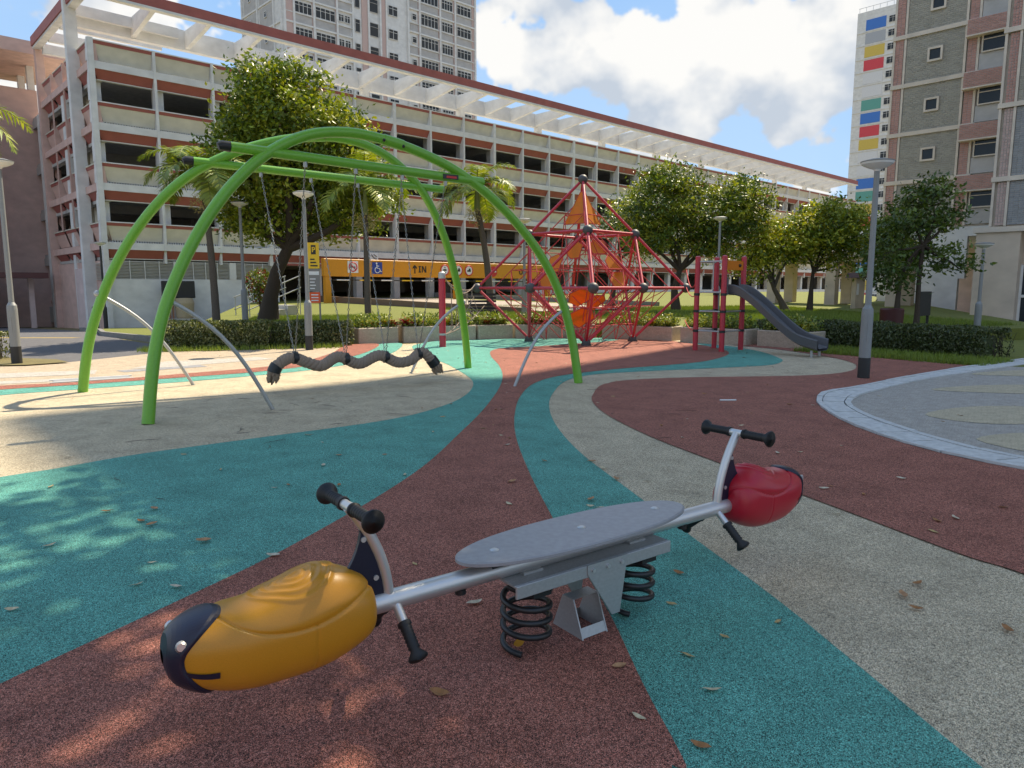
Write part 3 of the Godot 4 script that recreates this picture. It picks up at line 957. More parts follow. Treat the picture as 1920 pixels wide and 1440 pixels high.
		part(bk, "backing", M.concrete, vp)
	var sl := MB.new()
	sl.box(Vector3(8.6, 2.75, -0.6), Vector3(29.0, 3.30, -0.30))
	part(sl, "entrance_lintel", M.maroon, t)
	# end elevation on the left, round the corner
	var depth := 10.4
	var bs := bay_meshes(2.3)
	var side := Basis(Vector3(0, 0, 1), Vector3(0, 1, 0), Vector3(-1, 0, 0))  # turns +z (out) to -x
	for li in 4:
		var y: float = RAILS[li]
		for k in 4:
			var z0 := -2.55 - (k - 1) * 2.6 if k > 0 else -0.12
			for q in [["panel", "parapet_panel", M.pinkish], ["strip", "parapet_strip", M.maroon], ["cap", "parapet_cap", M.cream], ["band", "fascia", M.maroon]]:
				var o := part(bs[q[0]], q[1], q[2], t, Vector3(0, y, z0 - 2.3 if k > 0 else -2.42))
				o.basis = side
			var mb := MB.new()
			var fin := PackedVector2Array([Vector2(0.02, 0), Vector2(0.26, 0), Vector2(0.36, -0.95), Vector2(0.02, -0.95)])
			mb.prism(fin, -0.03, 0.03)
			mb.box(Vector3(-0.03, -2.69, -0.04), Vector3(0.03, 0, 0.04))
			if li < 3: part(mb, "fin", M.pinkish, t, Vector3(0, y, z0))
			var wl := MB.new()
			if k > 0:
				wl.box(Vector3(0.9, y - 2.6, z0 - 2.4), Vector3(1.1, y - 1.3, z0 - 0.7))
				part(wl, "inner_panel", M.cream, t)
		var m := MB.new()
		m.box(Vector3(-0.021, y - 1.28, -depth), Vector3(0.44, y - 0.95, -0.46))
		part(m, "end_beam", M.pinkish, t)
	var post := MB.new()
	post.box(Vector3(-0.35, ground, -2.75), Vector3(0.15, 15.2, -2.35))
	part(post, "tall_post", M.white, t)
	post = MB.new()
	post.box(Vector3(-0.1, ground, -depth - 0.3), Vector3(0.3, 15.2, -depth + 0.1))
	part(post, "tall_post", M.pinkish, t)
	post = MB.new()
	post.box(Vector3(-0.06, ground, -0.16), Vector3(0.16, RAILS[0] + 0.02, 0.05))
	part(post, "corner_post", M.white, t)
	var ew := MB.new()
	ew.box(Vector3(0.15, ground, -depth), Vector3(0.4, 2.81, -0.5))
	part(ew, "end_wall", M.pinkish, t)
	var dr := MB.new()
	dr.box(Vector3(0.08, ground, -6.2), Vector3(0.16, 2.5, -4.4))
	part(dr, "door", M.pink_wall, t)
	var ev := MB.new()
	for k in 12:
		ev.quad(Vector3(0.06, 1.9 + k * 0.07, -2.2), Vector3(0.06, 1.9 + k * 0.07, -0.6), Vector3(0.14, 1.945 + k * 0.07, -0.6), Vector3(0.14, 1.945 + k * 0.07, -2.2))
	part(ev, "vent", M.louvre, t)
	# pergola over the roof deck
	var pg := MB.new()
	pg.box(Vector3(-0.2, 14.62, -0.15), Vector3(length, 15.1, 0.06))
	part(pg, "pergola_fascia", M.maroon, t)
	pg = MB.new()
	pg.box(Vector3(-0.2, 14.50, -0.22), Vector3(length, 14.615, 0.10))
	part(pg, "pergola_edge", M.white, t)
	pg = MB.new()
	pg.box(Vector3(-0.26, 14.62, -depth), Vector3(-0.05, 15.1, -0.16))
	part(pg, "pergola_fascia", M.maroon, t)
	pg = MB.new()
	pg.box(Vector3(-0.2, 14.50, -depth), Vector3(0.16, 14.615, -0.23))
	part(pg, "pergola_edge", M.white, t)
	pg = MB.new()
	pg.box(Vector3(0.4, 14.05, -3.75), Vector3(length, 15.05, -3.4))
	part(pg, "pergola_beam", M.white, t)
	for k in NBAY:
		var cb := MB.new()
		var x := 2.9 + k * BAY * 0.97
		cb.xf = Transform3D(Basis(Vector3(0, 0, 1), Vector3(0, 1, 0), Vector3(-1, 0, 0)), Vector3(x, 0, 0))
		cb.prism(PackedVector2Array([Vector2(-0.23, 14.52), Vector2(-0.23, 15.0), Vector2(-3.4, 15.0), Vector2(-3.4, 14.1)]), -0.11, 0.11)
		part(cb, "pergola_arm", M.white, t)
	for k in 11:
		var cb := MB.new()
		var x := 8.6 + k * BAY * 2.91
		if x > length: break
		cb.box(Vector3(x - 0.25, RAILS[0] - 1.2, -3.78), Vector3(x + 0.25, 14.049, -3.38))
		part(cb, "pergola_column", M.white, t)
	pg = MB.new()
	pg.box(Vector3(2.2, RAILS[0] - 1.2, -depth), Vector3(2.6, 14.6, -depth + 0.4))
	pg.box(Vector3(0.17, 14.2, -depth + 0.4), Vector3(4.0, 14.7, -depth + 0.7))
	part(pg, "pergola_frame", M.white, t)
	for k in 3:
		var cb := MB.new()
		cb.box(Vector3(0.17, 14.45, -3.2 - k * 2.6), Vector3(5.0, 14.95, -3.0 - k * 2.6))
		part(cb, "pergola_arm", M.white, t)
	# stair at the far end of the end elevation: flights with solid sloping parapets, and landings
	for f in 9:
		var y0 := -0.6 + f * 1.345
		var za := -depth - 0.5 if f % 2 == 0 else -depth - 3.6
		var zb := -depth - 3.6 if f % 2 == 0 else -depth - 0.5
		var m := MB.new()
		m.xf = Transform3D(Basis(Vector3(0, 0, 1), Vector3(0, 1, 0), Vector3(-1, 0, 0)), Vector3(0.75 + 0.5 * (f % 2), 0, 0))
		m.prism(PackedVector2Array([Vector2(za, y0), Vector2(zb, y0 + 1.345), Vector2(zb, y0 + 2.1), Vector2(za, y0 + 0.755)]), -0.05, 0.05)
		part(m, "stair_flight", M.pinkish, t)
		m = MB.new()
		m.box(Vector3(0.4, y0 + 1.2, minf(zb, zb - 0.6)), Vector3(1.9, y0 + 1.345, zb + 0.4))
		part(m, "stair_landing", M.pinkish, t)

func make_pink_block() -> void:
	# a pink service block with an overhanging roof, beyond the end of the car park
	var t := thing("pink_building", "dusky pink building with an overhanging flat roof beside the car park stair", "building", P(-19.01, 0, 33.64), TURN)
	var m := MB.new()
	m.box(Vector3(-9.0, -1.9, -17.0), Vector3(-3.3, 12.0, -11.0))
	part(m, "wall", M.pink_wall, t)
	m = MB.new()
	m.box(Vector3(-3.2, -1.9, -18.0), Vector3(0.6, 13.2, -14.4))
	part(m, "stair_tower", M.pinkish, t)
	m = MB.new()
	m.box(Vector3(-3.0, 14.6, -19.0), Vector3(2.4, 14.9, -11.6))
	m.box(Vector3(-3.0, 14.9, -19.0), Vector3(2.4, 15.15, -18.8))
	m.box(Vector3(-3.06, 14.5, -19.1), Vector3(-2.9, 15.2, -11.5))
	m.box(Vector3(-3.06, 14.5, -11.66), Vector3(2.4, 15.2, -11.5))
	part(m, "roof", M.pinkish, t)
	m = MB.new()
	for x in [-2.8, 0.2]:
		m.box(Vector3(x, 13.2, -17.6), Vector3(x + 0.35, 14.6, -17.2))
		m.box(Vector3(x, 13.2, -14.9), Vector3(x + 0.35, 14.6, -14.5))
	part(m, "roof_post", M.white, t)
	m = MB.new()
	for k in 5:
		m.box(Vector3(-3.22, -0.4 + k * 2.69, -12.0), Vector3(-3.05, 1.9 + k * 2.69, -11.2))
	part(m, "pier", M.pinkish, t)
	for k in 5:
		var w := part(MB.new(), "window", M.white, t)
		var f := MB.new()
		var y := 1.2 + k * 2.6
		f.box(Vector3(-3.29, y, -13.6), Vector3(-3.2, y + 1.25, -12.6))
		w.mesh = f.mesh()
		var g := MB.new()
		g.box(Vector3(-3.25, y + 0.1, -13.5), Vector3(-3.185, y + 1.15, -12.7))
		part(g, "pane", M.glass, w)
	# low covered way in front of it
	var c := thing("covered_way", "low brown roofed walkway in front of the pink building", "walkway", P(-19.01, 0, 33.64), TURN)
	m = MB.new()
	m.box(Vector3(-12.0, 2.05, -12.0), Vector3(-0.5, 2.35, -9.6))
	part(m, "roof", mat(lin(0.14, 0.06, 0.055), 0.7, 0, T.scuff, 0.7), c)
	for k in 4:
		m = MB.new()
		m.box(Vector3(-11.2 + k * 3.3, -1.9, -11.0), Vector3(-10.95 + k * 3.3, 2.05, -10.75))
		part(m, "post", M.pink_wall, c)

# a window: frame with panes, facing +z, lower left corner at the origin of the facade position
func window(parent: Node3D, at: Vector3, w: float, h: float, panes: int, rot: Basis, frame: Material = null) -> void:
	var key := "win%.2f_%.2f_%d" % [w, h, panes]
	if not T.has(key):
		var f := MB.new()
		f.box(Vector3(-0.05, -0.06, -0.02), Vector3(w + 0.05, 0.0, 0.07))
		f.box(Vector3(-0.05, h, -0.02), Vector3(w + 0.05, h + 0.06, 0.05))
		f.box(Vector3(-0.06, 0, -0.02), Vector3(0, h, 0.05))
		f.box(Vector3(w, 0, -0.02), Vector3(w + 0.06, h, 0.05))
		for k in range(1, panes):
			f.box(Vector3(w * k / panes - 0.025, 0, -0.02), Vector3(w * k / panes + 0.025, h, 0.04))
		f.box(Vector3(0, h * 0.7, -0.019), Vector3(w, h * 0.7 + 0.04, 0.039))
		var g := MB.new()
		g.quad(Vector3(0, 0, 0.004), Vector3(w, 0, 0.004), Vector3(w, h, 0.004), Vector3(0, h, 0.004))
		T[key] = [f.mesh(), g.mesh()]
	var o := part(T[key][0], "window", frame if frame else M.white, parent, at)
	o.basis = rot
	part(T[key][1], "pane", M.glass, o)

func make_rear_tower() -> void:
	var t := thing("apartment_tower", "tall grey and pink apartment tower rising behind the car park", "building", P(-25.7, 0, 84.5), TURN)
	var W := 28.6
	var D := 10.8
	var top := 62.0
	var m := MB.new()
	m.box(Vector3(0, -3, -D), Vector3(W, top, -0.0))
	part(m, "wall", M.white, t)
	var fh := 2.8
	var f0 := 9.0
	var nf := 12
	# facade fields between ribs: [x0, x1, kind]
	var fields := [[0.3, 1.2, "rose"], [1.3, 3.6, "win2"], [3.9, 6.6, "winac"], [6.9, 8.6, "grille"], [9.3, 9.9, "slot"], [10.2, 11.0, "rose"], [11.2, 12.6, "dark"], [13.0, 13.6, "rose"], [3.55, 3.95, "rose"], [6.58, 6.95, "rose"], [18.62, 18.98, "rose"], [21.95, 22.35, "rose"], [24.45, 24.95, "rose"], [27.75, 28.05, "rose"], [13.8, 16.6, "lobby"], [17.4, 18.6, "small"], [19.0, 21.9, "wide"], [22.4, 24.4, "win2"], [25.0, 27.6, "winac"]]
	for q in fields:
		if q[2] == "rose":
			var s := MB.new()
			s.box(Vector3(q[0], 0, 0), Vector3(q[1], top, 0.12))
			part(s, "pink_strip", M.brick_rose, t)
	for x in [0.12, 1.25, 3.75, 6.75, 8.9, 11.1, 12.8, 13.7, 17.0, 18.8, 22.15, 24.7, 28.2]:
		var s := MB.new()
		s.box(Vector3(x - 0.12, 0, 0), Vector3(x + 0.12, top, 0.26))
		part(s, "rib", M.white, t)
	var pm := {}
	for f in nf:
		var y := f0 + f * fh
		for q in [[0.24, 8.78], [16.9, 28.1]]:
			var s := MB.new()
			s.box(Vector3(q[0], y - 0.12, 0.001), Vector3(q[1], y + 0.08, 0.20))
			part(s, "ledge", M.white, t)
			s = MB.new()
			s.box(Vector3(q[0], y + 1.02, 0.001), Vector3(q[1], y + 1.12, 0.16))
			part(s, "window_ledge", M.white, t)
		for q in fields:
			var w: float = q[1] - q[0]
			if q[2] in ["win2", "winac", "wide", "grille", "small"]:
				var p := MB.new()
				p.box(Vector3(q[0], y + 0.1, 0), Vector3(q[1], y + 1.0, 0.06))
				part(p, "spandrel", M.grey_panel, t)
			match q[2]:
				"win2", "winac":
					window(t, Vector3(q[0] + 0.12, y + 1.2, 0.08), w - 0.24, 1.15, 4, Basis.IDENTITY)
				"wide":
					window(t, Vector3(q[0] + 0.1, y + 1.2, 0.08), w - 0.2, 1.3, 5, Basis.IDENTITY)
				"grille":
					window(t, Vector3(q[0] + 0.1, y + 1.55, 0.08), 0.65, 0.75, 2, Basis.IDENTITY)
					window(t, Vector3(q[0] + 0.95, y + 1.55, 0.08), 0.65, 0.75, 2, Basis.IDENTITY)
				"small":
					window(t, Vector3(q[0] + 0.3, y + 1.5, 0.08), 0.6, 0.7, 1, Basis.IDENTITY)
				"dark":
					window(t, Vector3(q[0] + 0.1, y + 0.9, 0.03), w - 0.2, 1.5, 1, Basis.IDENTITY, M.concrete)
				"slot":
					window(t, Vector3(q[0], y + 0.9, 0.03), w, 1.4, 1, Basis.IDENTITY, M.concrete)
				"lobby":
					window(t, Vector3(q[0] + 0.3, y + 1.2, 0.05), 1.3, 1.1, 2, Basis.IDENTITY)
		# end elevation
		var e := MB.new()
		e.box(Vector3(-0.12, y - 0.12, -D), Vector3(-0.001, y + 0.08, -0.1))
		part(e, "ledge", M.white, t)
		for z in [-8.4, -4.2]:
			var p := MB.new()
			p.box(Vector3(-0.06, y + 0.1, z - 1.6), Vector3(0.0, y + 2.5, z + 1.6))
			part(p, "grey_panel", M.grey_panel, t)
			window(t, Vector3(-0.10, y + 1.3, z - 0.25), 0.5, 0.6, 1, Basis(Vector3(0, 0, 1), Vector3(0, 1, 0), Vector3(-1, 0, 0)))
	for z in [-6.3, -2.1, -D + 0.3, -0.2]:
		var s := MB.new()
		s.box(Vector3(-0.2, 0, z - 0.12), Vector3(0, top, z + 0.12))
		part(s, "rib", M.white, t)
	# air conditioner boxes on the facade
	var spots := [[6.0, 3, "under the second window column"], [6.0, 5, ""], [6.0, 7, ""], [16.4, 4, ""], [16.4, 6, ""], [16.4, 7, ""], [27.2, 4, ""], [27.2, 5, ""], [27.2, 6, ""], [27.2, 7, ""]]
	var origin := t.transform
	var i := 0
	for q in spots:
		var y: float = f0 + q[1] * fh + 0.35
		var col: String = "near the corner of the tower" if q[0] < 10 else ("on the middle of the tower" if q[0] < 20 else "by the tower's far edge")
		var rank := ["lowest", "second lowest", "third lowest", "fourth lowest"]
		var nth := 0
		for o2 in spots:
			if o2[0] == q[0] and o2[1] < q[1]: nth += 1
		var a := thing("air_conditioner", "white air conditioner box %s, %s of its column" % [col, rank[nth]], "air conditioner", origin * Vector3(q[0], y, 0.3), TURN, "air conditioners on the tall tower")
		var bx := MB.new()
		bx.bevel(Vector3(-0.4, 0, 0), Vector3(0.4, 0.6, 0.32), 0.03)
		part(bx, "casing", M.white, a)
		var fan := MB.new()
		fan.tube([Vector3(-0.08, 0.3, 0.318), Vector3(-0.08, 0.3, 0.335)], 0.22, 14)
		part(fan, "fan_grille", M.sign_grey, a)
		i += 1

func make_coloured_tower() -> void:
	var t := thing("white_tower", "distant white apartment tower with blue, red, yellow and green panels", "building", P(76.8, 0, 164.0), TURN)
	# its narrow end with the coloured panels faces the viewer's left
	var m := MB.new()
	m.box(Vector3(0.0, -8, -1.4), Vector3(14, 61.0, 16))
	part(m, "wall", M.white, t)
	m = MB.new()
	for k in 12:
		m.box(Vector3(0.3, 61.0, -1.2 + k * 1.4), Vector3(0.36, 62.0, -1.14 + k * 1.4))
	m.box(Vector3(0.28, 61.98, -1.3), Vector3(0.38, 62.06, 15.9))
	part(m, "roof_railing", M.galv, t)
	var cols := {"b": lin(0.06, 0.20, 0.60), "g": lin(0.42, 0.44, 0.47), "y": lin(0.68, 0.50, 0.10), "r": lin(0.68, 0.07, 0.09), "t": lin(0.13, 0.38, 0.32), "w": lin(0.72, 0.72, 0.72)}
	var order := "bgyrwwtbrywwbtyrwwbtyr"
	var cm := {}
	for k in cols:
		cm[k] = mat(cols[k], 0.7, 0, T.scuff, 0.4)
	var rot := Basis(Vector3(0, 0, 1), Vector3(0, 1, 0), Vector3(-1, 0, 0))
	for f in order.length():
		var y := 57.0 - f * 2.8
		var ch := order[f]
		var p := MB.new()
		p.box(Vector3(-0.08, y, 0.5), Vector3(0.0, y + 2.2, 4.6))
		part(p, "coloured_panel", cm[ch], t)
		window(t, Vector3(-0.05, y + 0.6, 5.2), 2.2, 1.3, 3, rot)
		window(t, Vector3(-0.05, y + 0.6, 8.2), 1.2, 1.3, 2, rot)
		var s := MB.new()
		s.box(Vector3(-0.12, y - 0.35, -1.3), Vector3(-0.001, y - 0.2, 12))
		part(s, "ledge", M.white, t)
	m = MB.new()
	m.tube([Vector3(-0.3, -4, 7.75), Vector3(-0.3, 61, 7.75)], 0.12, 8)
	part(m, "downpipe", M.white, t)

# courses of cladding bricks over a field in the plane x = x0, z from z0 to z1
func bricks(t: Node3D, called: String, material: Material, x0: float, y0: float, y1: float, z0: float, z1: float, bw: float, bh: float, running := true) -> void:
	var back := MB.new()
	back.box(Vector3(x0 + 0.012, y0, z0), Vector3(x0 + 0.05, y1, z1))
	var o := part(back, called, M.concrete, t)
	var m := MB.new()
	var rows := maxi(1, int(round((y1 - y0) / bh)))
	var hh := (y1 - y0) / rows
	for r in rows:
		var y := y0 + r * hh
		var n := maxi(1, int(round((z1 - z0) / bw)))
		var w := (z1 - z0) / n
		var z := z0 - (w * 0.5 if running and r % 2 else 0.0)
		while z < z1 - 0.02:
			var a := maxf(z, z0) + 0.008
			var b := minf(z + w, z1) - 0.008
			if b - a > 0.02:
				var px := x0 - rng.randf_range(0.0, 0.012)
				var A := Vector3(px, y + 0.01, a); var B := Vector3(px, y + 0.01, b)
				var C := Vector3(px, y + hh - 0.01, b); var D := Vector3(px, y + hh - 0.01, a)
				var k := Vector3(0.03, 0, 0)
				var g := rng.randf_range(0.82, 1.08)
				m.col = Color(g, g, g)
				m.quad(A, B, C, D)
				m.quad(D, C, C + k, D + k)
				m.quad(B, A, A + k, B + k)
				m.quad(B, B + k, C + k, C)
			z += w
	var p := part(m, "brick_courses", material, o)
	p.set_meta("kind", "stuff")

func make_right_block() -> void:
	for k in ["brick_grey", "brick_pink", "brick_blue", "brick_rose"]:
		M[k].vertex_color_use_as_albedo = true
	var t := thing("housing_block", "tall brick-clad housing block with grey and pink panels and small square windows", "building", P(20.9, 0, 41.0), TURN)
	var Hh := 55.5
	var base := -1.4
	var m := MB.new()
	m.box(Vector3(0.12, 4.72, 0.02), Vector3(12, Hh, 40))
	part(m, "wall", M.cream_rib, t)
	m = MB.new()
	m.bevel(Vector3(-0.75, Hh + 0.003, -2.3), Vector3(5.6, Hh + 0.55, 40.5), 0.05)  # unseen roof slab, added and cut short to shape the shade on the playground
	part(m, "added_shade_roof", M.cream_rib, t)
	# storeys visible at this corner
	for f in 6:
		var y := 4.76 + f * 2.56 + (0.0 if f == 0 else 0.0)
		var y1 := y + 2.56
		bricks(t, "pink_brick_panel", M.brick_pink, 0.0, y + 0.06, y1 - 0.16, 0.10, 0.52, 0.21, 0.105, false)
		bricks(t, "grey_brick_panel", M.brick_grey, 0.0, y + 0.06, y1 - 0.16, 0.68, 3.42, 0.24, 0.10)
		bricks(t, "pink_brick_panel", M.brick_pink, 0.0, y + 0.06, y1 - 0.16, 3.60, 4.0, 0.20, 0.105, false)
		# balcony: brick apron above, dark opening and grey apron
		bricks(t, "brick_apron", M.brick_pink, -0.42, y1 - 0.80, y1 - 0.06, 3.62, 5.3, 0.22, 0.085)
		var s := MB.new()
		s.box(Vector3(-0.46, y1 - 0.88, 3.58), Vector3(0.1, y1 - 0.81, 5.4))
		s.box(Vector3(-0.38, y1 - 0.80, 3.64), Vector3(0.1, y1 - 0.07, 5.4))
		part(s, "apron_frame", M.cream_rib, t)
		s = MB.new()
		s.box(Vector3(-0.10, y1 - 0.16, -0.02), Vector3(0.1, y1 + 0.05, 4.2))
		part(s, "ledge", M.cream_rib, t)
		for z in [0.0, 0.56, 3.44, 4.02]:
			s = MB.new()
			s.box(Vector3(-0.05, y, z), Vector3(0.1, y1 - 0.16, z + 0.11))
			part(s, "rib", M.cream_rib, t)
		s = MB.new()
		s.box(Vector3(-0.02, y + 0.05, 4.15), Vector3(0.1, y + 0.85, 5.3))
		part(s, "grey_apron", M.grey_panel, t)
		window(t, Vector3(-0.06, y + 0.92, 4.3), 0.95, 0.78, 1, Basis(Vector3(0, 0, 1), Vector3(0, 1, 0), Vector3(-1, 0, 0)), M.cream_rib)
		# small square window with a broad pale surround
		var w := MB.new()
		var wy := y + 1.05
		var wz := 1.85
		w.box(Vector3(-0.10, wy - 0.10, wz - 0.10), Vector3(0.06, wy, wz + 0.62))
		w.box(Vector3(-0.10, wy + 0.52, wz - 0.10), Vector3(0.06, wy + 0.62, wz + 0.62))
		w.box(Vector3(-0.10, wy, wz - 0.10), Vector3(0.06, wy + 0.52, wz))
		w.box(Vector3(-0.10, wy, wz + 0.52), Vector3(0.06, wy + 0.52, wz + 0.62))
		var wo := part(w, "square_window", M.cream_rib, t)
		var gl := MB.new()
		gl.box(Vector3(-0.035, wy + 0.001, wz + 0.001), Vector3(-0.02, wy + 0.519, wz + 0.519))
		part(gl, "pane", M.glass, wo)
	# void deck below: pale walls, columns, a dim passage behind
	m = MB.new()
	m.box(Vector3(0.0, 4.2, 0.0), Vector3(12, 4.70, 40))
	m.box(Vector3(0.0, 2.0, 1.9), Vector3(0.35, 4.199, 4.3))
	part(m, "lintel", M.white, t)
	for q in [[0.0, 0.75], [1.9, 4.0]]:
		m = MB.new()
		m.box(Vector3(0.002, base, q[0]), Vector3(0.34, 4.199 if q[0] < 1 else 1.999, q[1]))
		part(m, "void_deck_wall", M.white, t)
	for q in [[3.0, 0.9], [3.0, 1.5], [5.0, 4.6], [6, 7]]:
		m = MB.new()
		m.box(Vector3(q[0], base, q[1]), Vector3(q[0] + 0.5, 4.2, q[1] + 0.3))
		part(m, "column", M.concrete, t)
	m = MB.new()
	m.box(Vector3(9.5, base, 0.5), Vector3(9.8, 4.2, 40))
	part(m, "rear_wall", M.pink_wall, t)
	m = MB.new()
	m.box(Vector3(0.0, base - 0.4, -1.0), Vector3(12, base + 0.02, 40))
	part(m, "void_deck_floor", M.concrete, t)
	# nearer, lower wing
	var w2 := thing("block_wing", "beige wing of the housing block with rose and blue-grey brick cladding", "building", P(17.8, 0, 27.0), TURN)
	m = MB.new()
	m.box(Vector3(0.1, 3.75, 0.02), Vector3(14.5, 16.5, 18))
	part(m, "wall", M.cream_rib, w2)
	m = MB.new()
	m.box(Vector3(-0.02, -0.4, -0.40), Vector3(14.5, 3.55, 1.0))
	m.box(Vector3(0.6, -0.4, 1.0), Vector3(14.5, 3.55, 18))
	part(m, "podium_wall", M.beige, w2)
	m = MB.new()
	m.box(Vector3(-0.10, 3.55, -0.5), Vector3(14.5, 3.74, 18))
	part(m, "podium_cornice", M.cream_rib, w2)
	m = MB.new()
	m.box(Vector3(0.50, -0.4, 1.001), Vector3(0.56, 2.3, 2.4))
	var door := part(m, "glass_door", M.glass, w2)
	m = MB.new()
	m.box(Vector3(0.44, -0.4, 1.002), Vector3(0.58, 2.35, 1.08))
	m.box(Vector3(0.44, 1.15, 1.08), Vector3(0.55, 1.25, 2.4))
	part(m, "door_frame", M.white, door)
	for f in 5:
		var y := 3.76 + f * 2.6 - (0.85 if f > 0 else 0.0)
		var y1 := 3.76 + (f + 1) * 2.6 - 0.85
		var rose: Material = M.brick_rose if f < 2 else M.brick_pink
		var blue: Material = M.brick_blue if f < 2 else M.brick_grey
		bricks(w2, "rose_brick_panel", rose, 0.0, y + 0.04, y1 - 0.16, 0.14, 0.42, 0.10, 0.10, false)
		bricks(w2, "blue_grey_brick_panel", blue, 0.0, y + 0.04, y1 - 0.16, 0.52, 3.6, 0.16, 0.075, false)
		var s := MB.new()
		s.box(Vector3(-0.10, y1 - 0.14, -0.06), Vector3(0.1, y1 + 0.03, 6))
		part(s, "ledge", M.cream_rib, w2)
		for z in [-0.02, 0.43, 3.62]:
			s = MB.new()
			s.box(Vector3(-0.06, y, z), Vector3(0.1, y1 - 0.14, z + 0.08))
			part(s, "rib", M.cream_rib, w2)

func disc(m: MB, x: float, y: float, r: float, z0: float, z1: float) -> void:
	var p := PackedVector2Array()
	for k in 24:
		p.append(Vector2(x + r * cos(TAU * k / 24), y + r * sin(TAU * k / 24)))
	m.prism(p, z0, z1)

func words(text: String, size: float, parent: Node3D, at: Vector3, material: Material) -> void:
	var tm := TextMesh.new()
	tm.text = text
	var f := SystemFont.new()
	f.font_names = PackedStringArray(["Droid Sans"])
	f.font_weight = 700
	tm.font = f
	tm.font_size = 64
	tm.pixel_size = size / 64.0
	tm.depth = 0.01
	part(tm, "lettering", material, parent, at)

func make_entrance() -> void:
	var K := P(-19.01, 0, 33.64)
	var fr := Transform3D(Basis(Vector3.UP, TURN), K)
	# ramp up to the deck, between low kerb walls
	var m := MB.new()
	for k in 10:
		var z0 := -0.9 + k * 2.1
		var z1 := z0 + 2.1
		var y0 := lerpf(0.80, 0.34, k / 10.0)
		var y1 := lerpf(0.80, 0.34, (k + 1) / 10.0)
		var lf := 10.6
		var rt0 := 19.6
		m.quad(Vector3(lf, y0, z0), Vector3(lf, y1, z1), Vector3(rt0, y1, z1), Vector3(rt0, y0, z0))
	m.xf = fr
	var m2 := MB.new()
	m2.xf = fr
	for k in 10:
		var z0 := -0.9 + k * 1.9
		var z1 := z0 + 1.9
		var p0 := fr * Vector3(10.6, 0, z0)
		for q in [[10.6, 19.6]]:
			var ya := terrace(-(fr * Vector3(15, 0, z0)).z) + 0.05
			var yb := terrace(-(fr * Vector3(15, 0, z1)).z) + 0.05
			m2.quad(Vector3(q[0], ya, z0), Vector3(q[0], yb, z1), Vector3(q[1], yb, z1), Vector3(q[1], ya, z0))
	setting(m2, "ramp", M.ramp)
	for q in [[10.45, 17.5, 0.16, "brown"], [19.7, 17.2, 0.26, "grey"]]:
		var w := thing("kerb_wall", "low brown kerb wall along the car park ramp beside the big tree" if q[3] == "brown" else "low grey kerb wall sloping down the far side of the car park ramp", "wall", fr * Vector3(q[0], 0, 0), TURN)
		var a := MB.new()
		var ya := terrace(-(fr * Vector3(15, 0, -0.5)).z)
		var yb := terrace(-(fr * Vector3(15, 0, q[1])).z)
		var hh: float = q[2]
		a.xf = Transform3D(Basis(Vector3(0, 0, -1), Vector3(0, 1, 0), Vector3(1, 0, 0)), Vector3.ZERO)
		a.prism(PackedVector2Array([Vector2(0.5, ya - 0.5), Vector2(0.5, ya + hh + 0.12), Vector2(-q[1], yb + hh), Vector2(-q[1], yb - 0.5)]), -0.09, 0.09)
		part(a, "coping", M.kerb if q[3] == "grey" else mat(lin(0.20, 0.13, 0.09), 0.9, 0, T.scuff, 1.0), w)
	# orange gantry across the entrance with its signs
	var g := thing("entrance_gantry", "orange height gantry over the car park entrance with IN and OUT lettering", "gantry", fr * Vector3(0, 0, 3.0), TURN)
	m = MB.new()
	m.bevel(Vector3(9.55, 2.12, -0.15), Vector3(27.0, 3.05, 0.15), 0.02)
	part(m, "beam", M.sign_orange, g)
	for x in [9.62, 18.45, 26.6]:
		m = MB.new()
		m.box(Vector3(x, -0.5, -0.14), Vector3(x + 0.32, 2.119, 0.14))
		part(m, "post", M.sign_orange, g)
	for k in 12:
		m = MB.new()
		m.tube([Vector3(10.3 + k * 1.4, 1.93, 0.1), Vector3(11.1 + k * 1.4, 1.93, 0.1)], 0.035, 8)
		part(m, "height_bar", M.sign_yellow if k % 2 else M.sign_white, g)
	m = MB.new()
	m.tube([Vector3(10.1, 1.93, 0.1), Vector3(26.6, 1.93, 0.1)], 0.028, 8)
	part(m, "height_bar_pipe", M.sign_black, g)
	var z := 0.155
	# no-smoking plate
	m = MB.new()
	m.box(Vector3(10.95, 2.32, z), Vector3(11.6, 2.95, z + 0.02))
	var np := part(m, "sign_plate", M.sign_white, g)
	m = MB.new()
	var ring := []
	for k in 25:
		ring.append(Vector3(11.275 + 0.24 * cos(TAU * k / 24), 2.64 + 0.24 * sin(TAU * k / 24), z + 0.03))
	m.tube(ring, 0.03, 6, false)
	m.tube([Vector3(11.1, 2.81, z + 0.03), Vector3(11.45, 2.47, z + 0.03)], 0.028, 6)
	part(m, "red_ring", M.sign_red, np)
	m = MB.new()
	m.box(Vector3(11.12, 2.60, z + 0.02), Vector3(11.42, 2.66, z + 0.03))
	part(m, "cigarette", M.sign_black, np)
	# wheelchair plate
	m = MB.new()
	m.box(Vector3(12.5, 2.28, z), Vector3(13.15, 2.93, z + 0.02))
	var wp := part(m, "sign_plate", M.sign_blue, g)
	m = MB.new()
	disc(m, 12.78, 2.86, 0.05, z + 0.02, z + 0.03)
	m.tube([Vector3(12.78, 2.80, z + 0.03), Vector3(12.80, 2.60, z + 0.03), Vector3(12.96, 2.58, z + 0.03), Vector3(13.03, 2.40, z + 0.03), Vector3(13.10, 2.42, z + 0.03)], 0.025, 6)
	m.tube([Vector3(12.79, 2.72, z + 0.03), Vector3(12.93, 2.71, z + 0.03)], 0.02, 6)
	ring = []
	for k in 14:
		var a := deg_to_rad(110 + k * 18)
		ring.append(Vector3(12.82 + 0.16 * cos(a), 2.50 + 0.16 * sin(a), z + 0.03))
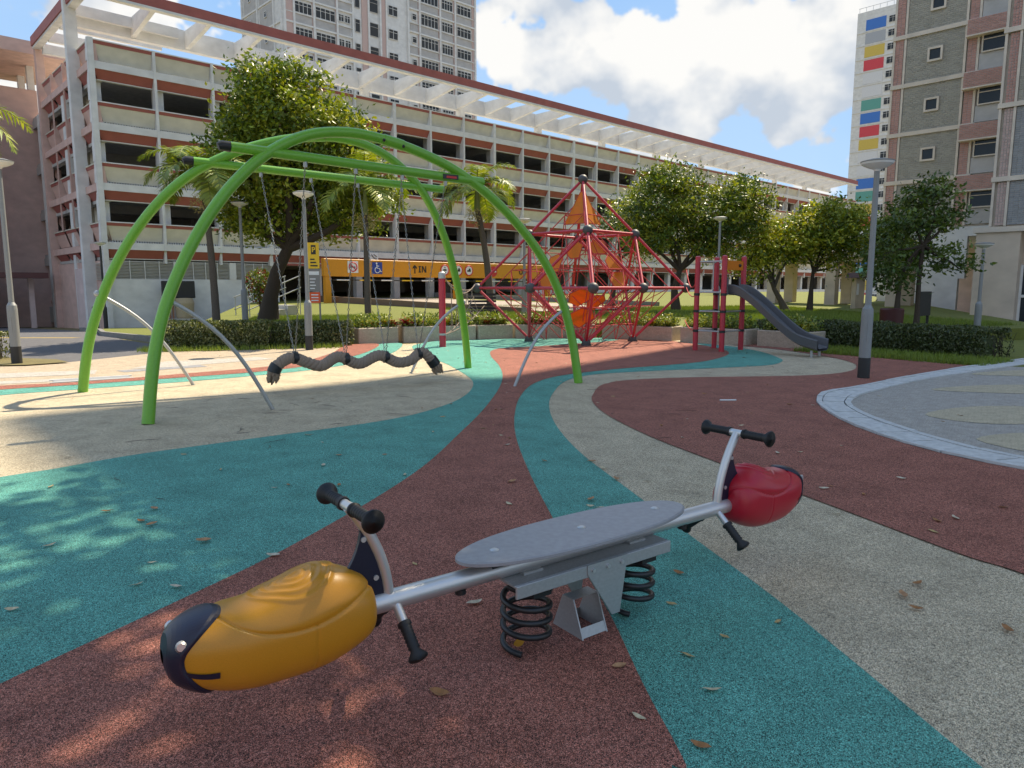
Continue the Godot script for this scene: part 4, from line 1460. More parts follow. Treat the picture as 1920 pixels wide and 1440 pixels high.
	m.tube(ring, 0.022, 6, false)
	part(m, "wheelchair_symbol", M.sign_white, wp)
	words("IN", 0.52, g, Vector3(15.95, 2.58, z + 0.01), M.sign_black)
	m = MB.new()
	m.prism(PackedVector2Array([Vector2(15.36, 2.34), Vector2(15.43, 2.34), Vector2(15.43, 2.68), Vector2(15.54, 2.6), Vector2(15.54, 2.7), Vector2(15.395, 2.84), Vector2(15.25, 2.7), Vector2(15.25, 2.6), Vector2(15.36, 2.68)]), z, z + 0.012)
	part(m, "arrow", M.sign_black, g)
	for x in [17.6, 18.65, 19.5]:
		m = MB.new()
		disc(m, x, 2.58, 0.32, z, z + 0.02)
		var sp := part(m, "round_sign", M.sign_white, g)
		m = MB.new()
		ring = []
		for k in 25:
			ring.append(Vector3(x + 0.30 * cos(TAU * k / 24), 2.58 + 0.30 * sin(TAU * k / 24), z + 0.02))
		m.tube(ring, 0.035, 6, false)
		part(m, "red_ring", M.sign_red, sp)
		m = MB.new()
		if x < 18:
			m.box(Vector3(x - 0.12, 2.53, z + 0.02), Vector3(x + 0.12, 2.63, z + 0.03))
			m.prism(PackedVector2Array([Vector2(x - 0.06, 2.74), Vector2(x + 0.06, 2.74), Vector2(x, 2.68)]), z + 0.02, z + 0.03)
			m.prism(PackedVector2Array([Vector2(x - 0.06, 2.42), Vector2(x, 2.48), Vector2(x + 0.06, 2.42)]), z + 0.02, z + 0.03)
		else:
			m.box(Vector3(x - 0.14, 2.50, z + 0.02), Vector3(x + 0.14, 2.60, z + 0.03))
			m.box(Vector3(x - 0.02, 2.60, z + 0.02), Vector3(x + 0.12, 2.70, z + 0.03))
		part(m, "symbol", M.sign_black, sp)
	for x in [21.55, 26.1]:
		m = MB.new()
		disc(m, x, 2.55, 0.33, z, z + 0.02)
		var sp := part(m, "no_entry_sign", M.sign_red, g)
		m = MB.new()
		m.box(Vector3(x - 0.23, 2.50, z + 0.02), Vector3(x + 0.23, 2.60, z + 0.03))
		part(m, "white_bar", M.sign_white, sp)
	words("OUT", 0.52, g, Vector3(24.35, 2.56, z + 0.01), M.sign_black)
	# small exit sign above the beam
	var es := thing("small_wall_sign", "small grey striped plate above the orange gantry", "sign", fr * Vector3(14.6, 3.0, 0.05), TURN)
	m = MB.new()
	m.box(Vector3(-0.3, 0.1, 0), Vector3(0.3, 0.62, 0.03))
	part(m, "plate", M.sign_white, es)
	m = MB.new()
	m.tube([Vector3(-0.18, 0.5, 0.04), Vector3(0.0, 0.3, 0.04), Vector3(0.18, 0.25, 0.04)], 0.04, 6)
	m.tube([Vector3(-0.02, 0.52, 0.04), Vector3(0.2, 0.38, 0.04)], 0.03, 6)
	part(m, "stripes", M.sign_grey, es)
	# parked car shapes deep inside are hidden in the dark: a cream pillar and rails
	# tall sign on two legs, beside the lamp
	var s := thing("totem_sign", "tall slim car park sign with yellow, grey and orange panels beside the lamp post", "sign", P(-5.72, terrace(20.6), 20.6), deg_to_rad(14))
	for x in [-0.17, 0.15]:
		m = MB.new()
		m.box(Vector3(x, -0.3, -0.03), Vector3(x + 0.05, 2.55 if x < 0 else 2.45, 0.03))
		part(m, "leg", M.sign_grey, s)
	m = MB.new()
	m.box(Vector3(-0.12, 1.70, 0.0), Vector3(0.20, 2.43, 0.06))
	var yp := part(m, "yellow_panel", M.sign_yellow, s)
	m = MB.new()
	m.box(Vector3(-0.02, 2.10, 0.06), Vector3(0.11, 2.36, 0.066))
	part(m, "dark_symbol", M.sign_black, yp)
	words("P", 0.2, yp, Vector3(0.045, 2.23, 0.07), M.sign_yellow)
	m = MB.new()
	for k in 3:
		m.box(Vector3(-0.05, 1.76 + k * 0.09, 0.06), Vector3(0.15 - 0.04 * k, 1.80 + k * 0.09, 0.064))
	part(m, "print", M.sign_black, yp)
	m = MB.new()
	m.box(Vector3(-0.12, 1.05, 0.0), Vector3(0.20, 1.69, 0.05))
	var gp := part(m, "grey_panel", M.sign_grey, s)
	m = MB.new()
	m.box(Vector3(-0.10, 1.52, 0.05), Vector3(0.18, 1.62, 0.054))
	for k in 4:
		m.box(Vector3(-0.08, 1.12 + k * 0.09, 0.05), Vector3(0.05 + 0.03 * (k % 2), 1.15 + k * 0.09, 0.054))
	part(m, "print", M.sign_white, gp)
	m = MB.new()
	m.box(Vector3(-0.10, 0.72, 0.0), Vector3(0.19, 1.03, 0.05))
	var op := part(m, "orange_panel", mat(lin(0.75, 0.10, 0.02), 0.5), s)
	m = MB.new()
	for k in 3:
		m.box(Vector3(-0.06, 0.78 + k * 0.08, 0.05), Vector3(0.14, 0.81 + k * 0.08, 0.054))
	part(m, "print", M.sign_white, op)

# covered walkway with square pillars on the lawn at the right
func make_walkway() -> void:
	var t := thing("covered_walkway", "covered walkway with cream pillars and a flat roof on the sunny lawn", "walkway", P(16.4, 0.25, 37.5), TURN)
	var m := MB.new()
	m.bevel(Vector3(-1.4, 2.75, -3.2), Vector3(1.4, 3.0, 4.2), 0.03)
	part(m, "roof", M.cream_rib, t)
	m = MB.new()
	m.box(Vector3(-1.2, 2.55, -3.0), Vector3(-1.0, 2.749, 4.0))
	m.box(Vector3(1.0, 2.55, -3.0), Vector3(1.2, 2.749, 4.0))
	part(m, "roof_beam", M.beige, t)
	for z in [-2.6, 0.5, 3.4]:
		for x in [-1.25, 0.75]:
			m = MB.new()
			m.box(Vector3(x, -0.4, z), Vector3(x + 0.5, 2.549, z + 0.5))
			part(m, "pillar", M.beige, t)
	var n := thing("notice_board", "small brown-roofed notice board by the covered walkway pillar", "notice board", P(15.7, 0.4, 32.5), TURN)
	m = MB.new()
	m.box(Vector3(-0.5, 0.0, -0.1), Vector3(0.5, 1.55, 0.1))
	part(m, "board", M.beige, n)
	m = MB.new()
	m.prism(PackedVector2Array([Vector2(-0.75, 1.55), Vector2(0.75, 1.55), Vector2(0.5, 1.78), Vector2(-0.5, 1.78)]), -0.3, 0.3)
	part(m, "roof", mat(lin(0.10, 0.05, 0.035), 0.7), n)
	m = MB.new()
	m.box(Vector3(-0.42, 0.8, 0.1), Vector3(-0.2, 1.3, 0.12))
	part(m, "notice", M.sign_white, n)

func pod_point(s: float, phi: float, lift: float) -> Vector3:
	# a moulded seat: s runs from the beam to the nose, phi round the body (PI/2 is the top)
	var ex := 4.6 if s < 0.5 else 3.0
	var e := pow(maxf(0.0, 1.0 - pow(absf(2.0 * s - 1.0), ex)), 1.0 / ex)
	var up := 0.122 + 0.050 * exp(-pow((s - 0.27) / 0.20, 2)) - 0.012 * exp(-pow((s - 0.66) / 0.14, 2))
	var dn := 0.168 - 0.045 * exp(-pow((s - 0.03) / 0.2, 2)) - 0.03 * smoothstep(0.6, 1.0, s)
	var mid := 0.388 + 0.012 * s
	var w := 0.142 - 0.012 * pow(s - 0.45, 2) * 4.0
	var cx := cos(phi)
	var sy := sin(phi)
	var p := 2.35
	var q := pow(pow(absf(cx), p) + pow(absf(sy), p), -1.0 / p)
	var y := sy * q * e * (up if sy > 0 else dn)
	var z := cx * q * e * w
	var pt := Vector3(0.985 + 0.67 * s, mid + y, z)
	if lift != 0.0:
		pt += (pt - Vector3(0.985 + 0.655 * clampf(s, 0.2, 0.8), mid, 0)).normalized() * lift
	return pt

func pod_lift(s: float, phi: float) -> float:
	# moulded lines: the rim of the saddle, rings on it, and a seam down the flank
	var a := (s - 0.40) / 0.40
	var b := wrapf(phi - PI / 2, -PI, PI) / deg_to_rad(78)
	var wob := 0.10 * sin(3.0 * atan2(b, a) + 0.6)
	var r := sqrt(a * a + b * b)
	var l := -0.0065 * exp(-pow((r - 1.0) / 0.022, 2))
	l += 0.004 * smoothstep(1.0, 0.86, r)
	if r < 0.75:
		for k in [0.10, 0.24, 0.38, 0.52]:
			l += 0.0062 * exp(-pow((r - k - wob * k) / 0.036, 2))
	if r > 1.0 and absf(s - 0.36) < 0.03 and b * b < 3.0:
		l -= 0.004 * exp(-pow((s - 0.36) / 0.0075, 2))
	return l

func pod_x(x: float, sgn: float) -> float:
	return sgn * (1.0 + (x - 0.985) * (0.985 if sgn < 0 else 0.86))

func make_pod(parent: Node3D, sgn: float, material: Material, called: String) -> void:
	var ns := 170
	var np := 150
	var pts := []
	for i in ns + 1:
		var s := 0.5 - 0.5 * cos(PI * (0.004 + 0.992 * i / ns))
		s = lerpf(s, float(i) / ns, 0.55)
		s = clampf(s, 0.0006, 0.9994)
		var row := PackedVector3Array()
		for j in np:
			var phi := TAU * j / np
			var p := pod_point(s, phi, pod_lift(s, phi))
			row.append(Vector3(pod_x(p.x, sgn), p.y, p.z))
		pts.append(row)
	var m := MB.new()
	var nor := []
	for i in ns + 1:
		var row := PackedVector3Array()
		for j in np:
			var du: Vector3 = pts[mini(i + 1, ns)][j] - pts[maxi(i - 1, 0)][j]
			var dv: Vector3 = pts[i][(j + 1) % np] - pts[i][(j - 1 + np) % np]
			var c := du.cross(dv) * -sgn
			row.append(-c.normalized() if c.length() > 1e-12 else Vector3(sgn if i > ns / 2 else -sgn, 0, 0))
		nor.append(row)
	# make sure that normals look outwards
	var probe: Vector3 = nor[ns / 2][0]
	var flip := 1.0 if probe.z > 0 else -1.0
	for i in ns:
		for j in np:
			var k := (j + 1) % np
			m.tri_n(pts[i][j], pts[i][k], pts[i + 1][k], nor[i][j] * flip, nor[i][k] * flip, nor[i + 1][k] * flip)
			m.tri_n(pts[i][j], pts[i + 1][k], pts[i + 1][j], nor[i][j] * flip, nor[i + 1][k] * flip, nor[i + 1][j] * flip)
	# close both ends
	for e in [0, ns]:
		var c := Vector3.ZERO
		for j in np: c += pts[e][j]
		c /= np
		for j in np:
			m.tri(c, pts[e][j], pts[e][(j + 1) % np])
	var seat := part(m, called, material, parent)
	# dark crescent plate wrapped round the nose
	m = MB.new()
	var n2 := 72
	for j in n2:
		var strip := []
		for jj in [j, j + 1]:
			var phi: float = TAU * jj / n2
			var se := 0.945 - 0.20 * pow(absf(sin(phi)), 2.4) * (1.0 if sin(phi) > 0 else 0.75)
			var col := []
			for i in 13:
				var s := lerpf(se, 0.9994, i / 12.0)
				var p := pod_point(s, phi, 0.010 * smoothstep(0, 1, i / 1.5) - 0.003 + 0.004)
				col.append(Vector3(pod_x(p.x, sgn), p.y, p.z))
			strip.append(col)
		for i in 12:
			m.quad(strip[0][i], strip[1][i], strip[1][i + 1], strip[0][i + 1])
	part(m, "face_plate", M.navy, seat)
	for z in [-1.0, 1.0]:
		# bolt eye and mouth slot on each flank
		var phi: float = 0.62 if z > 0 else PI - 0.62
		var p := pod_point(0.945, phi, 0.004)
		m = MB.new()
		var c := Vector3(pod_x(p.x, sgn), p.y, p.z)
		var dirn := (Vector3(0.35 * sgn, 0.1, z)).normalized()
		m.tube([c, c + dirn * 0.010, c + dirn * 0.012], [0.017, 0.017, 0.012], 16)
		part(m, "bolt", M.steel, seat)
		m = MB.new()
		for k in 14:
			var q := []
			for kk in [k, k + 1]:
				var s := lerpf(0.81, 0.955, kk / 14.0)
				for ww in [-0.075, 0.075]:
					var ph: float = (-0.34 - 0.03 * sin(PI * kk / 14.0)) + ww
					if z < 0: ph = PI - ph
					var pp := pod_point(s, ph, 0.004)
					q.append(Vector3(pod_x(pp.x, sgn), pp.y, pp.z))
			m.quad(q[0], q[2], q[3], q[1])
		part(m, "mouth", M.navy, seat)

func grip(parent: Node3D, a: Vector3, b: Vector3, bulb: float) -> void:
	# ribbed rubber grip from a to b, swelling to a round end
	var m := MB.new()
	var l := a.distance_to(b)
	var d := (b - a) / l
	var pts := []
	var rad := []
	pts.append(a); rad.append(0.024)
	pts.append(a + d * 0.012); rad.append(0.026)
	pts.append(a + d * 0.016); rad.append(0.020)
	var n := 6
	for k in n:
		var t := lerpf(0.02, l - bulb * 1.1, float(k) / n)
		var t2 := lerpf(0.02, l - bulb * 1.1, (k + 0.6) / n)
		pts.append(a + d * t); rad.append(0.0185)
		pts.append(a + d * (t + 0.003)); rad.append(0.0215)
		pts.append(a + d * t2); rad.append(0.0215)
		pts.append(a + d * (t2 + 0.003)); rad.append(0.0185)
	# trumpet-shaped end with a rounded face
	for q in [[1.15, 0.44], [0.95, 0.52], [0.72, 0.68], [0.50, 0.86], [0.34, 0.97], [0.22, 1.0], [0.12, 0.95], [0.05, 0.80], [0.01, 0.5], [0.0, 0.02]]:
		pts.append(a + d * (l - bulb * q[0]))
		rad.append(bulb * q[1])
	m.tube(pts, rad, 20)
	part(m, "grip", M.rubber_grip, parent)

func make_seesaw() -> void:
	var t := thing("spring_seesaw", "grey spring seesaw with a yellow bug-shaped seat near and a red one far", "seesaw", P(0.302, 0.008, 2.979), deg_to_rad(36.0))
	var h := 0.375
	var m := MB.new()
	m.tube([Vector3(-1.05, h, 0), Vector3(1.05, h, 0)], 0.037, 28)
	part(m, "beam", M.steel, t)
	# oval standing board
	m = MB.new()
	var n := 72
	var prof := [[1.0 - 0.012, 0.438], [1.0, 0.442], [1.0, 0.454], [1.0 - 0.012, 0.459]]
	var edge := func(k: int, f: float, y: float) -> Vector3:
		var a := TAU * k / n
		var x := signf(cos(a)) * pow(absf(cos(a)), 0.86)
		var z := signf(sin(a)) * pow(absf(sin(a)), 0.95)
		return Vector3(0.63 * x * f, y, 0.178 * z * (1.0 - (1.0 - f) * 3.5))
	for i in 3:
		for k in n:
			m.quad(edge.call(k + 1, prof[i][0], prof[i][1]), edge.call(k, prof[i][0], prof[i][1]), edge.call(k, prof[i + 1][0], prof[i + 1][1]), edge.call(k + 1, prof[i + 1][0], prof[i + 1][1]))
	for k in n:
		m.tri(Vector3(0, 0.459, 0), edge.call(k + 1, prof[3][0], 0.459), edge.call(k, prof[3][0], 0.459))
		m.tri(Vector3(0, 0.438, 0), edge.call(k, prof[0][0], 0.438), edge.call(k + 1, prof[0][0], 0.438))
	var board := part(m, "board", M.deck, t)
	for x in [-0.46, 0.0, 0.46]:
		m = MB.new()
		m.lathe(Vector3(x, 0.459, 0), [[0.019, 0], [0.019, 0.002], [0.012, 0.006], [0.0, 0.008]], 16)
		part(m, "bolt", M.steel, board)
	m = MB.new()
	for x in [-0.46, 0.0, 0.46]:
		m.box(Vector3(x - 0.03, h + 0.02, -0.03), Vector3(x + 0.03, 0.438, 0.03))
	part(m, "spacer", M.black, t)
	# channel under the beam that carries the springs
	m = MB.new()
	for s in [-1, 1]:
		m.bevel(Vector3(-0.44, 0.288, 0.118 * s - 0.006), Vector3(0.44, 0.342, 0.118 * s + 0.006), 0.003)
	m.bevel(Vector3(-0.44, 0.330, -0.111), Vector3(0.44, 0.341, 0.111), 0.003)
	part(m, "channel", M.galv, t)
	m = MB.new()
	for x in [-0.30, 0.30]:
		m.box(Vector3(x - 0.05, 0.3415, -0.05), Vector3(x + 0.05, 0.352, 0.05))
	part(m, "saddle_plate", M.galv, t)
	# two coil springs
	for x in [-0.30, 0.315]:
		m = MB.new()
		var pts := []
		var turns := 4.1
		var cnt := int(turns * 28)
		for k in cnt + 1:
			var f := float(k) / cnt
			var a := TAU * turns * f + 2.4
			var y := 0.016 + 0.278 * (f + 0.035 * sin(TAU * f))
			pts.append(Vector3(x + 0.098 * cos(a), y, 0.098 * sin(a)))
		m.tube(pts, 0.013, 10)
		var sp := part(m, "spring", M.black, t)
		m = MB.new()
		m.box(Vector3(x - 0.045, 0.262, -0.11), Vector3(x + 0.045, 0.288, 0.11))
		part(m, "clamp", M.black, sp)
	# folded steel plates that limit the rocking: hung from the channel and standing on the floor
	for s in [-1, 1]:
		m = MB.new()
		m.prism(PackedVector2Array([Vector2(-0.075, 0.345), Vector2(-0.075, 0.305), Vector2(0.07, 0.09), Vector2(0.115, 0.09), Vector2(0.15, 0.305), Vector2(0.15, 0.345)]), 0.126 * s - 0.003, 0.126 * s + 0.003)
		var pl := part(m, "side_plate", M.galv, t)
		for x in [-0.045, 0.04, 0.12]:
			m = MB.new()
			m.tube([Vector3(x, 0.318, 0.128 * s), Vector3(x, 0.318, 0.137 * s)], 0.009, 12)
			part(m, "bolt", M.steel, pl)
	for x in [-0.07, 0.07]:
		m = MB.new()
		m.xf = Transform3D(Basis(Vector3(0, 0, 1), Vector3(0, 1, 0), Vector3(-1, 0, 0)), Vector3(x, 0, 0))
		m.prism(PackedVector2Array([Vector2(-0.10, 0.0), Vector2(0.10, 0.0), Vector2(0.035, 0.16), Vector2(-0.035, 0.16)]), -0.003, 0.003)
		part(m, "floor_plate", M.galv, t)
	m = MB.new()
	m.quad(Vector3(-0.07, 0.158, 0.035), Vector3(0.07, 0.158, 0.035), Vector3(0.07, 0.160, -0.035), Vector3(-0.07, 0.160, -0.035))
	part(m, "floor_bracket_top", M.galv, t)
	m = MB.new()
	m.quad(Vector3(-0.07, 0.004, 0.096), Vector3(0.07, 0.004, 0.096), Vector3(0.07, 0.045, 0.080), Vector3(-0.07, 0.045, 0.080))
	part(m, "floor_bracket", M.galv, t)
	m = MB.new()
	m.quad(Vector3(-0.07, 0.004, -0.096), Vector3(0.07, 0.004, -0.096), Vector3(0.07, 0.045, -0.080), Vector3(-0.07, 0.045, -0.080))
	part(m, "floor_bracket", M.galv, t)
	# stop buffers under the beam
	for x in [-0.62, 0.66]:
		m = MB.new()
		m.tube([Vector3(x, h - 0.035, 0), Vector3(x, h - 0.055, 0)], 0.022, 12)
		part(m, "buffer", M.black, t)
	for s in [-1.0, 1.0]:
		make_pod(t, s, M.yellow_pod if s < 0 else M.red_pod, "yellow_seat" if s < 0 else "red_seat")
		# curved stem with a navy web plate and a handlebar
		m = MB.new()
		var stem := []
		for k in 11:
			var f := k / 10.0
			stem.append(Vector3(s * (0.925 + 0.015 * f + 0.125 * f * f), h + 0.02 + 0.355 * f, 0))
		m.tube(stem, 0.021, 18)
		var st := part(m, "handle_stem", M.steel, t)
		m = MB.new()
		var poly := PackedVector2Array()
		for k in 9:
			var f := 0.02 + 0.80 * k / 8.0
			poly.append(Vector2(s * (0.925 + 0.015 * f + 0.125 * f * f + 0.012), h + 0.02 + 0.355 * f))
		for k in 8:
			var f := 1.0 - (k + 1) / 8.0
			poly.append(Vector2(s * (0.925 + 0.10 * 0.8 + 0.02 + 0.135 * pow(1.0 - f, 2.0)), h + 0.06 + (0.355 * 0.80 - 0.04) * f))
		m.prism(poly, -0.008, 0.008)
		var web := part(m, "web_plate", M.navy, st)
		for f in [0.62, 0.2]:
			for z in [-1, 1]:
				m = MB.new()
				var bx: float = s * (0.925 + 0.125 * f * f + 0.045)
				m.tube([Vector3(bx, h + 0.03 + 0.355 * f, 0.008 * z), Vector3(bx, h + 0.03 + 0.355 * f, 0.0125 * z)], 0.010, 12)
				part(m, "bolt", M.steel, web)
		var top: Vector3 = stem[-1]
		m = MB.new()
		m.tube([top + Vector3(0, 0, -0.06), top + Vector3(0, 0, 0.06)], 0.018, 16)
		var bar := part(m, "handlebar", M.steel, t)
		grip(bar, top + Vector3(0, 0, 0.038), top + Vector3(0, 0, 0.205), 0.041)
		grip(bar, top + Vector3(0, 0, -0.038), top + Vector3(0, 0, -0.205), 0.041)
		for z in [-1.0, 1.0]:
			m = MB.new()
			var r0 := Vector3(s * 0.905, h - 0.01, 0.02 * z)
			var r1 := Vector3(s * 0.905, h - 0.065, 0.085 * z)
			m.tube([r0, r1], 0.017, 14)
			var peg := part(m, "foot_peg", M.steel, t)
			grip(peg, r1 - (r1 - r0) * 0.1, r1 + (r1 - r0).normalized() * 0.135, 0.036)

const ARCH_NEAR := [[-4.05, 0.00, 7.77], [-4.04, 0.38, 7.84], [-4.00, 0.85, 7.93], [-3.96, 1.14, 8.00], [-3.86, 1.53, 8.13], [-3.73, 1.92, 8.27], [-3.54, 2.36, 8.46], [-3.35, 2.72, 8.65], [-2.99, 3.21, 8.96], [-2.61, 3.47, 9.25], [-2.15, 3.54, 9.58], [-1.84, 3.51, 9.78], [-1.32, 3.41, 10.11], [-0.76, 3.18, 10.46], [-0.31, 2.91, 10.72], [0.33, 2.24, 11.05], [0.62, 1.79, 11.19], [0.84, 1.25, 11.25], [1.00, 0.62, 11.27], [1.06, 0.00, 11.22]]
const ARCH_FAR := [[-6.25, 0.00, 10.23], [-6.18, 0.43, 10.21], [-6.07, 0.89, 10.20], [-5.83, 1.58, 10.25], [-5.49, 2.26, 10.35], [-5.08, 2.80, 10.51], [-4.77, 3.12, 10.64], [-4.40, 3.39, 10.82], [-3.86, 3.67, 11.09], [-3.30, 3.85, 11.39], [-2.71, 3.92, 11.72], [-2.26, 3.84, 11.99], [-1.79, 3.54, 12.31], [-1.47, 3.14, 12.55], [-1.18, 2.53, 12.80], [-0.95, 1.60, 13.06], [-0.85, 0.51, 13.27], [-0.83, 0.00, 13.35]]

func curve(list: Array, step := 0.12, ease := 2) -> Array:
	var c := Curve3D.new()
	var pts := []
	for q in list:
		pts.append(P(q[0], q[1], q[2]))
	# ease small measuring errors out of the line
	for it in ease:
		var s := pts.duplicate()
		for i in range(1, pts.size() - 1):
			s[i] = pts[i] * 0.6 + (pts[i - 1] + pts[i + 1]) * 0.2
		pts = s
	for i in pts.size():
		var t := Vector3.ZERO
		if i > 0 and i < pts.size() - 1:
			t = (pts[i + 1] - pts[i - 1]) / 6.0
		c.add_point(pts[i], -t, t)
	c.bake_interval = step
	return Array(c.get_baked_points())

func make_swing() -> void:
	var t := thing("arch_swing_frame", "bright green swing frame of two tall arches with slanting steel struts", "swing frame", P(-2.5, 0, 10.6))
	var off := -t.position
	var arches := []
	for a in [ARCH_NEAR, ARCH_FAR]:
		var c := curve(a)
		for i in c.size(): c[i] += off
		arches.append(c)
		var m := MB.new()
		m.tube(c, 0.068, 24)
		var ar := part(m, "arch", M.green_paint, t)
		# sleeve where the two halves meet, with bolts
		m = MB.new()
		var mid := c.size() * 53 / 100
		m.tube(c.slice(mid, mid + 5), 0.075, 24)
		var sl := part(m, "sleeve", M.green_paint, ar)
		for k in [mid, mid + 4]:
			m = MB.new()
			m.ball(c[k] + Vector3(0.02, -0.02, 0.066), 0.022, 10)
			part(m, "bolt", M.black, sl)
	var beams := [[P(-3.34, 3.16, 8.72), P(-0.43, 3.03, 10.65)], [P(-4.64, 3.33, 10.68), P(-1.19, 3.20, 12.71)]]
	for i in 2:
		var a: Vector3 = beams[i][0] + off
		var b: Vector3 = beams[i][1] + off
		var m := MB.new()
		m.tube([a, b], 0.062, 22)
		var be := part(m, "crossbeam", M.green_paint, t)
		m = MB.new()
		var d := (b - a).normalized()
		m.tube([a - d * 0.005, a - d * 0.10, a - d * 0.14 + Vector3(0, -0.015, 0)], [0.0625, 0.060, 0.045], 20)
		part(m, "end_cap", M.black, be)
		m = MB.new()
		m.tube([b + d * 0.001, b + d * 0.01], [0.06, 0.05], 20)
		part(m, "end_cap", M.green_paint, be)
		if i == 0:
			m = MB.new()
			m.cbox(Vector3.ZERO, Vector3(0.24, 0.065, 0.012))
			var lab := part(m, "maker_plate", M.black, be, a.lerp(b, 0.84) + Vector3(0.035, 0.0, 0.055), atan2(-(d.z), d.x))
			m = MB.new()
			m.cbox(Vector3(0.01, -0.006, 0.007), Vector3(0.16, 0.03, 0.002))
			part(m, "plate_print", M.sign_red, lab)
	# struts with an eye bolted to each leg
	for q in [[P(-5.92, 1.42, 10.22), P(-4.97, 0, 10.97)], [P(-3.88, 1.36, 8.09), P(-2.98, 0, 8.72)], [P(-0.9, 1.24, 13.14), P(-1.81, 0, 12.75)], [P(0.86, 1.19, 11.26), P(0.04, 0, 10.79)]]:
		var a: Vector3 = q[0] + off
		var b: Vector3 = q[1] + off
		var pts := []
		for k in 13:
			var f := k / 12.0
			var p := a.lerp(b, f)
			p.y += 0.17 * sin(PI * f) * (1.0 - 0.25 * f)
			p += (b - a) * Vector3(1, 0, 1) * 0.07 * sin(PI * f)
			pts.append(p)
		var m := MB.new()
		m.tube(pts, 0.024, 14)
		var s := part(m, "strut", M.galv, t)
		m = MB.new()
		m.ball(a, 0.05, 14)
		part(m, "joint", M.galv, s)
	# the hanging rope is a thing of its own
	var r := thing("rope_swing", "thick braided rope swing hanging in waves from chains under the green frame", "rope swing", P(-2.3, 0, 10.77))
	off = -r.position
	var line := curve([[-3.43, 0.27, 10.12], [-3.37, 0.40, 10.15], [-3.20, 0.50, 10.26], [-3.01, 0.42, 10.36], [-2.82, 0.36, 10.46], [-2.60, 0.48, 10.60], [-2.33, 0.36, 10.75], [-2.05, 0.47, 10.92], [-1.80, 0.35, 11.06], [-1.60, 0.37, 11.17], [-1.44, 0.49, 11.26], [-1.31, 0.38, 11.34], [-1.22, 0.24, 11.39]], 0.015, 0)
	for i in line.size(): line[i] += off
	# four strands laid round one another
	var n := line.size()
	for s in 3:
		var pts := []
		for i in range(0, n, 1):
			var tt: Vector3 = (line[mini(i + 1, n - 1)] - line[maxi(i - 1, 0)]).normalized()
			var side := tt.cross(Vector3.UP).normalized()
			var up := side.cross(tt)
			var w := i * 0.42 + TAU * s / 3.0
			pts.append(line[i] + side * cos(w) * 0.043 + up * sin(w) * 0.043)
		var m := MB.new()
		m.tube(pts, 0.044, 9)
		part(m, "rope_strand", M.rope, r)
	for e in [0, 1]:
		var m := MB.new()
		var seg := line.slice(4, 14) if e == 0 else line.slice(n - 14, n - 4)
		m.tube(seg, 0.096, 18)
		part(m, "sleeve", M.sleeve, r)
		# frayed end: a knot of loose yarn
		var c: Vector3 = line[0] if e == 0 else line[n - 1]
		var dn: Vector3 = (line[0] - line[4]).normalized() if e == 0 else (line[n - 1] - line[n - 5]).normalized()
		m = MB.new()
		for k in 60:
			var d := Vector3(rng.randf_range(-1, 1), rng.randf_range(-1, 1), rng.randf_range(-1, 1)).normalized()
			var p0 := c + d * 0.04 - dn * 0.03
			var p1 := p0 + d * 0.035 + dn * rng.randf_range(0.03, 0.10) + Vector3(0, -0.02, 0)
			m.tube([p0, (p0 + p1) / 2 + d * 0.025, p1], [0.026, 0.024, 0.010], 6)
		part(m, "frayed_end", M.rope_end, r)
	var hang := [line[int(n * 0.15)], line[int(n * 0.43)], line[int(n * 0.66)], line[int(n * 0.87)]]
	for i in 4:
		var low: Vector3 = hang[i]
		var m := MB.new()
		m.tube([low + Vector3(-0.03, 0, 0.02), low + Vector3(0.03, 0, -0.02)], 0.092, 16)
		part(m, "clamp", M.black, r)
		for j in 2:
			var a: Vector3 = beams[j][0] - r.position
			var b: Vector3 = beams[j][1] - r.position
			var top := a.lerp(b, (0.235 if j == 1 else 0.255) + i * 0.19) + Vector3(0, -0.06, 0)
			m = MB.new()
			# short links, each turned a quarter from the last
			var len := top.distance_to(low)
			var d := (low - top) / len
			var cnt := int(len / 0.052)
			var sx := d.cross(Vector3.RIGHT).normalized()
			var sz := d.cross(sx)
			for k in cnt:
				var p := top + d * (k + 0.5) * len / cnt
				var w := sx if k % 2 else sz
				var h := len / cnt * 0.62
				m.tube([p - d * h, p + w * 0.014, p + d * h, p - w * 0.014, p - d * h], 0.0055, 5, false)
			part(m, "chain", M.chain, r)
			m = MB.new()
			m.tube([top + Vector3(0, 0.03, 0), top - Vector3(0, 0.06, 0)], 0.026, 10)
			part(m, "swivel", M.galv, r)

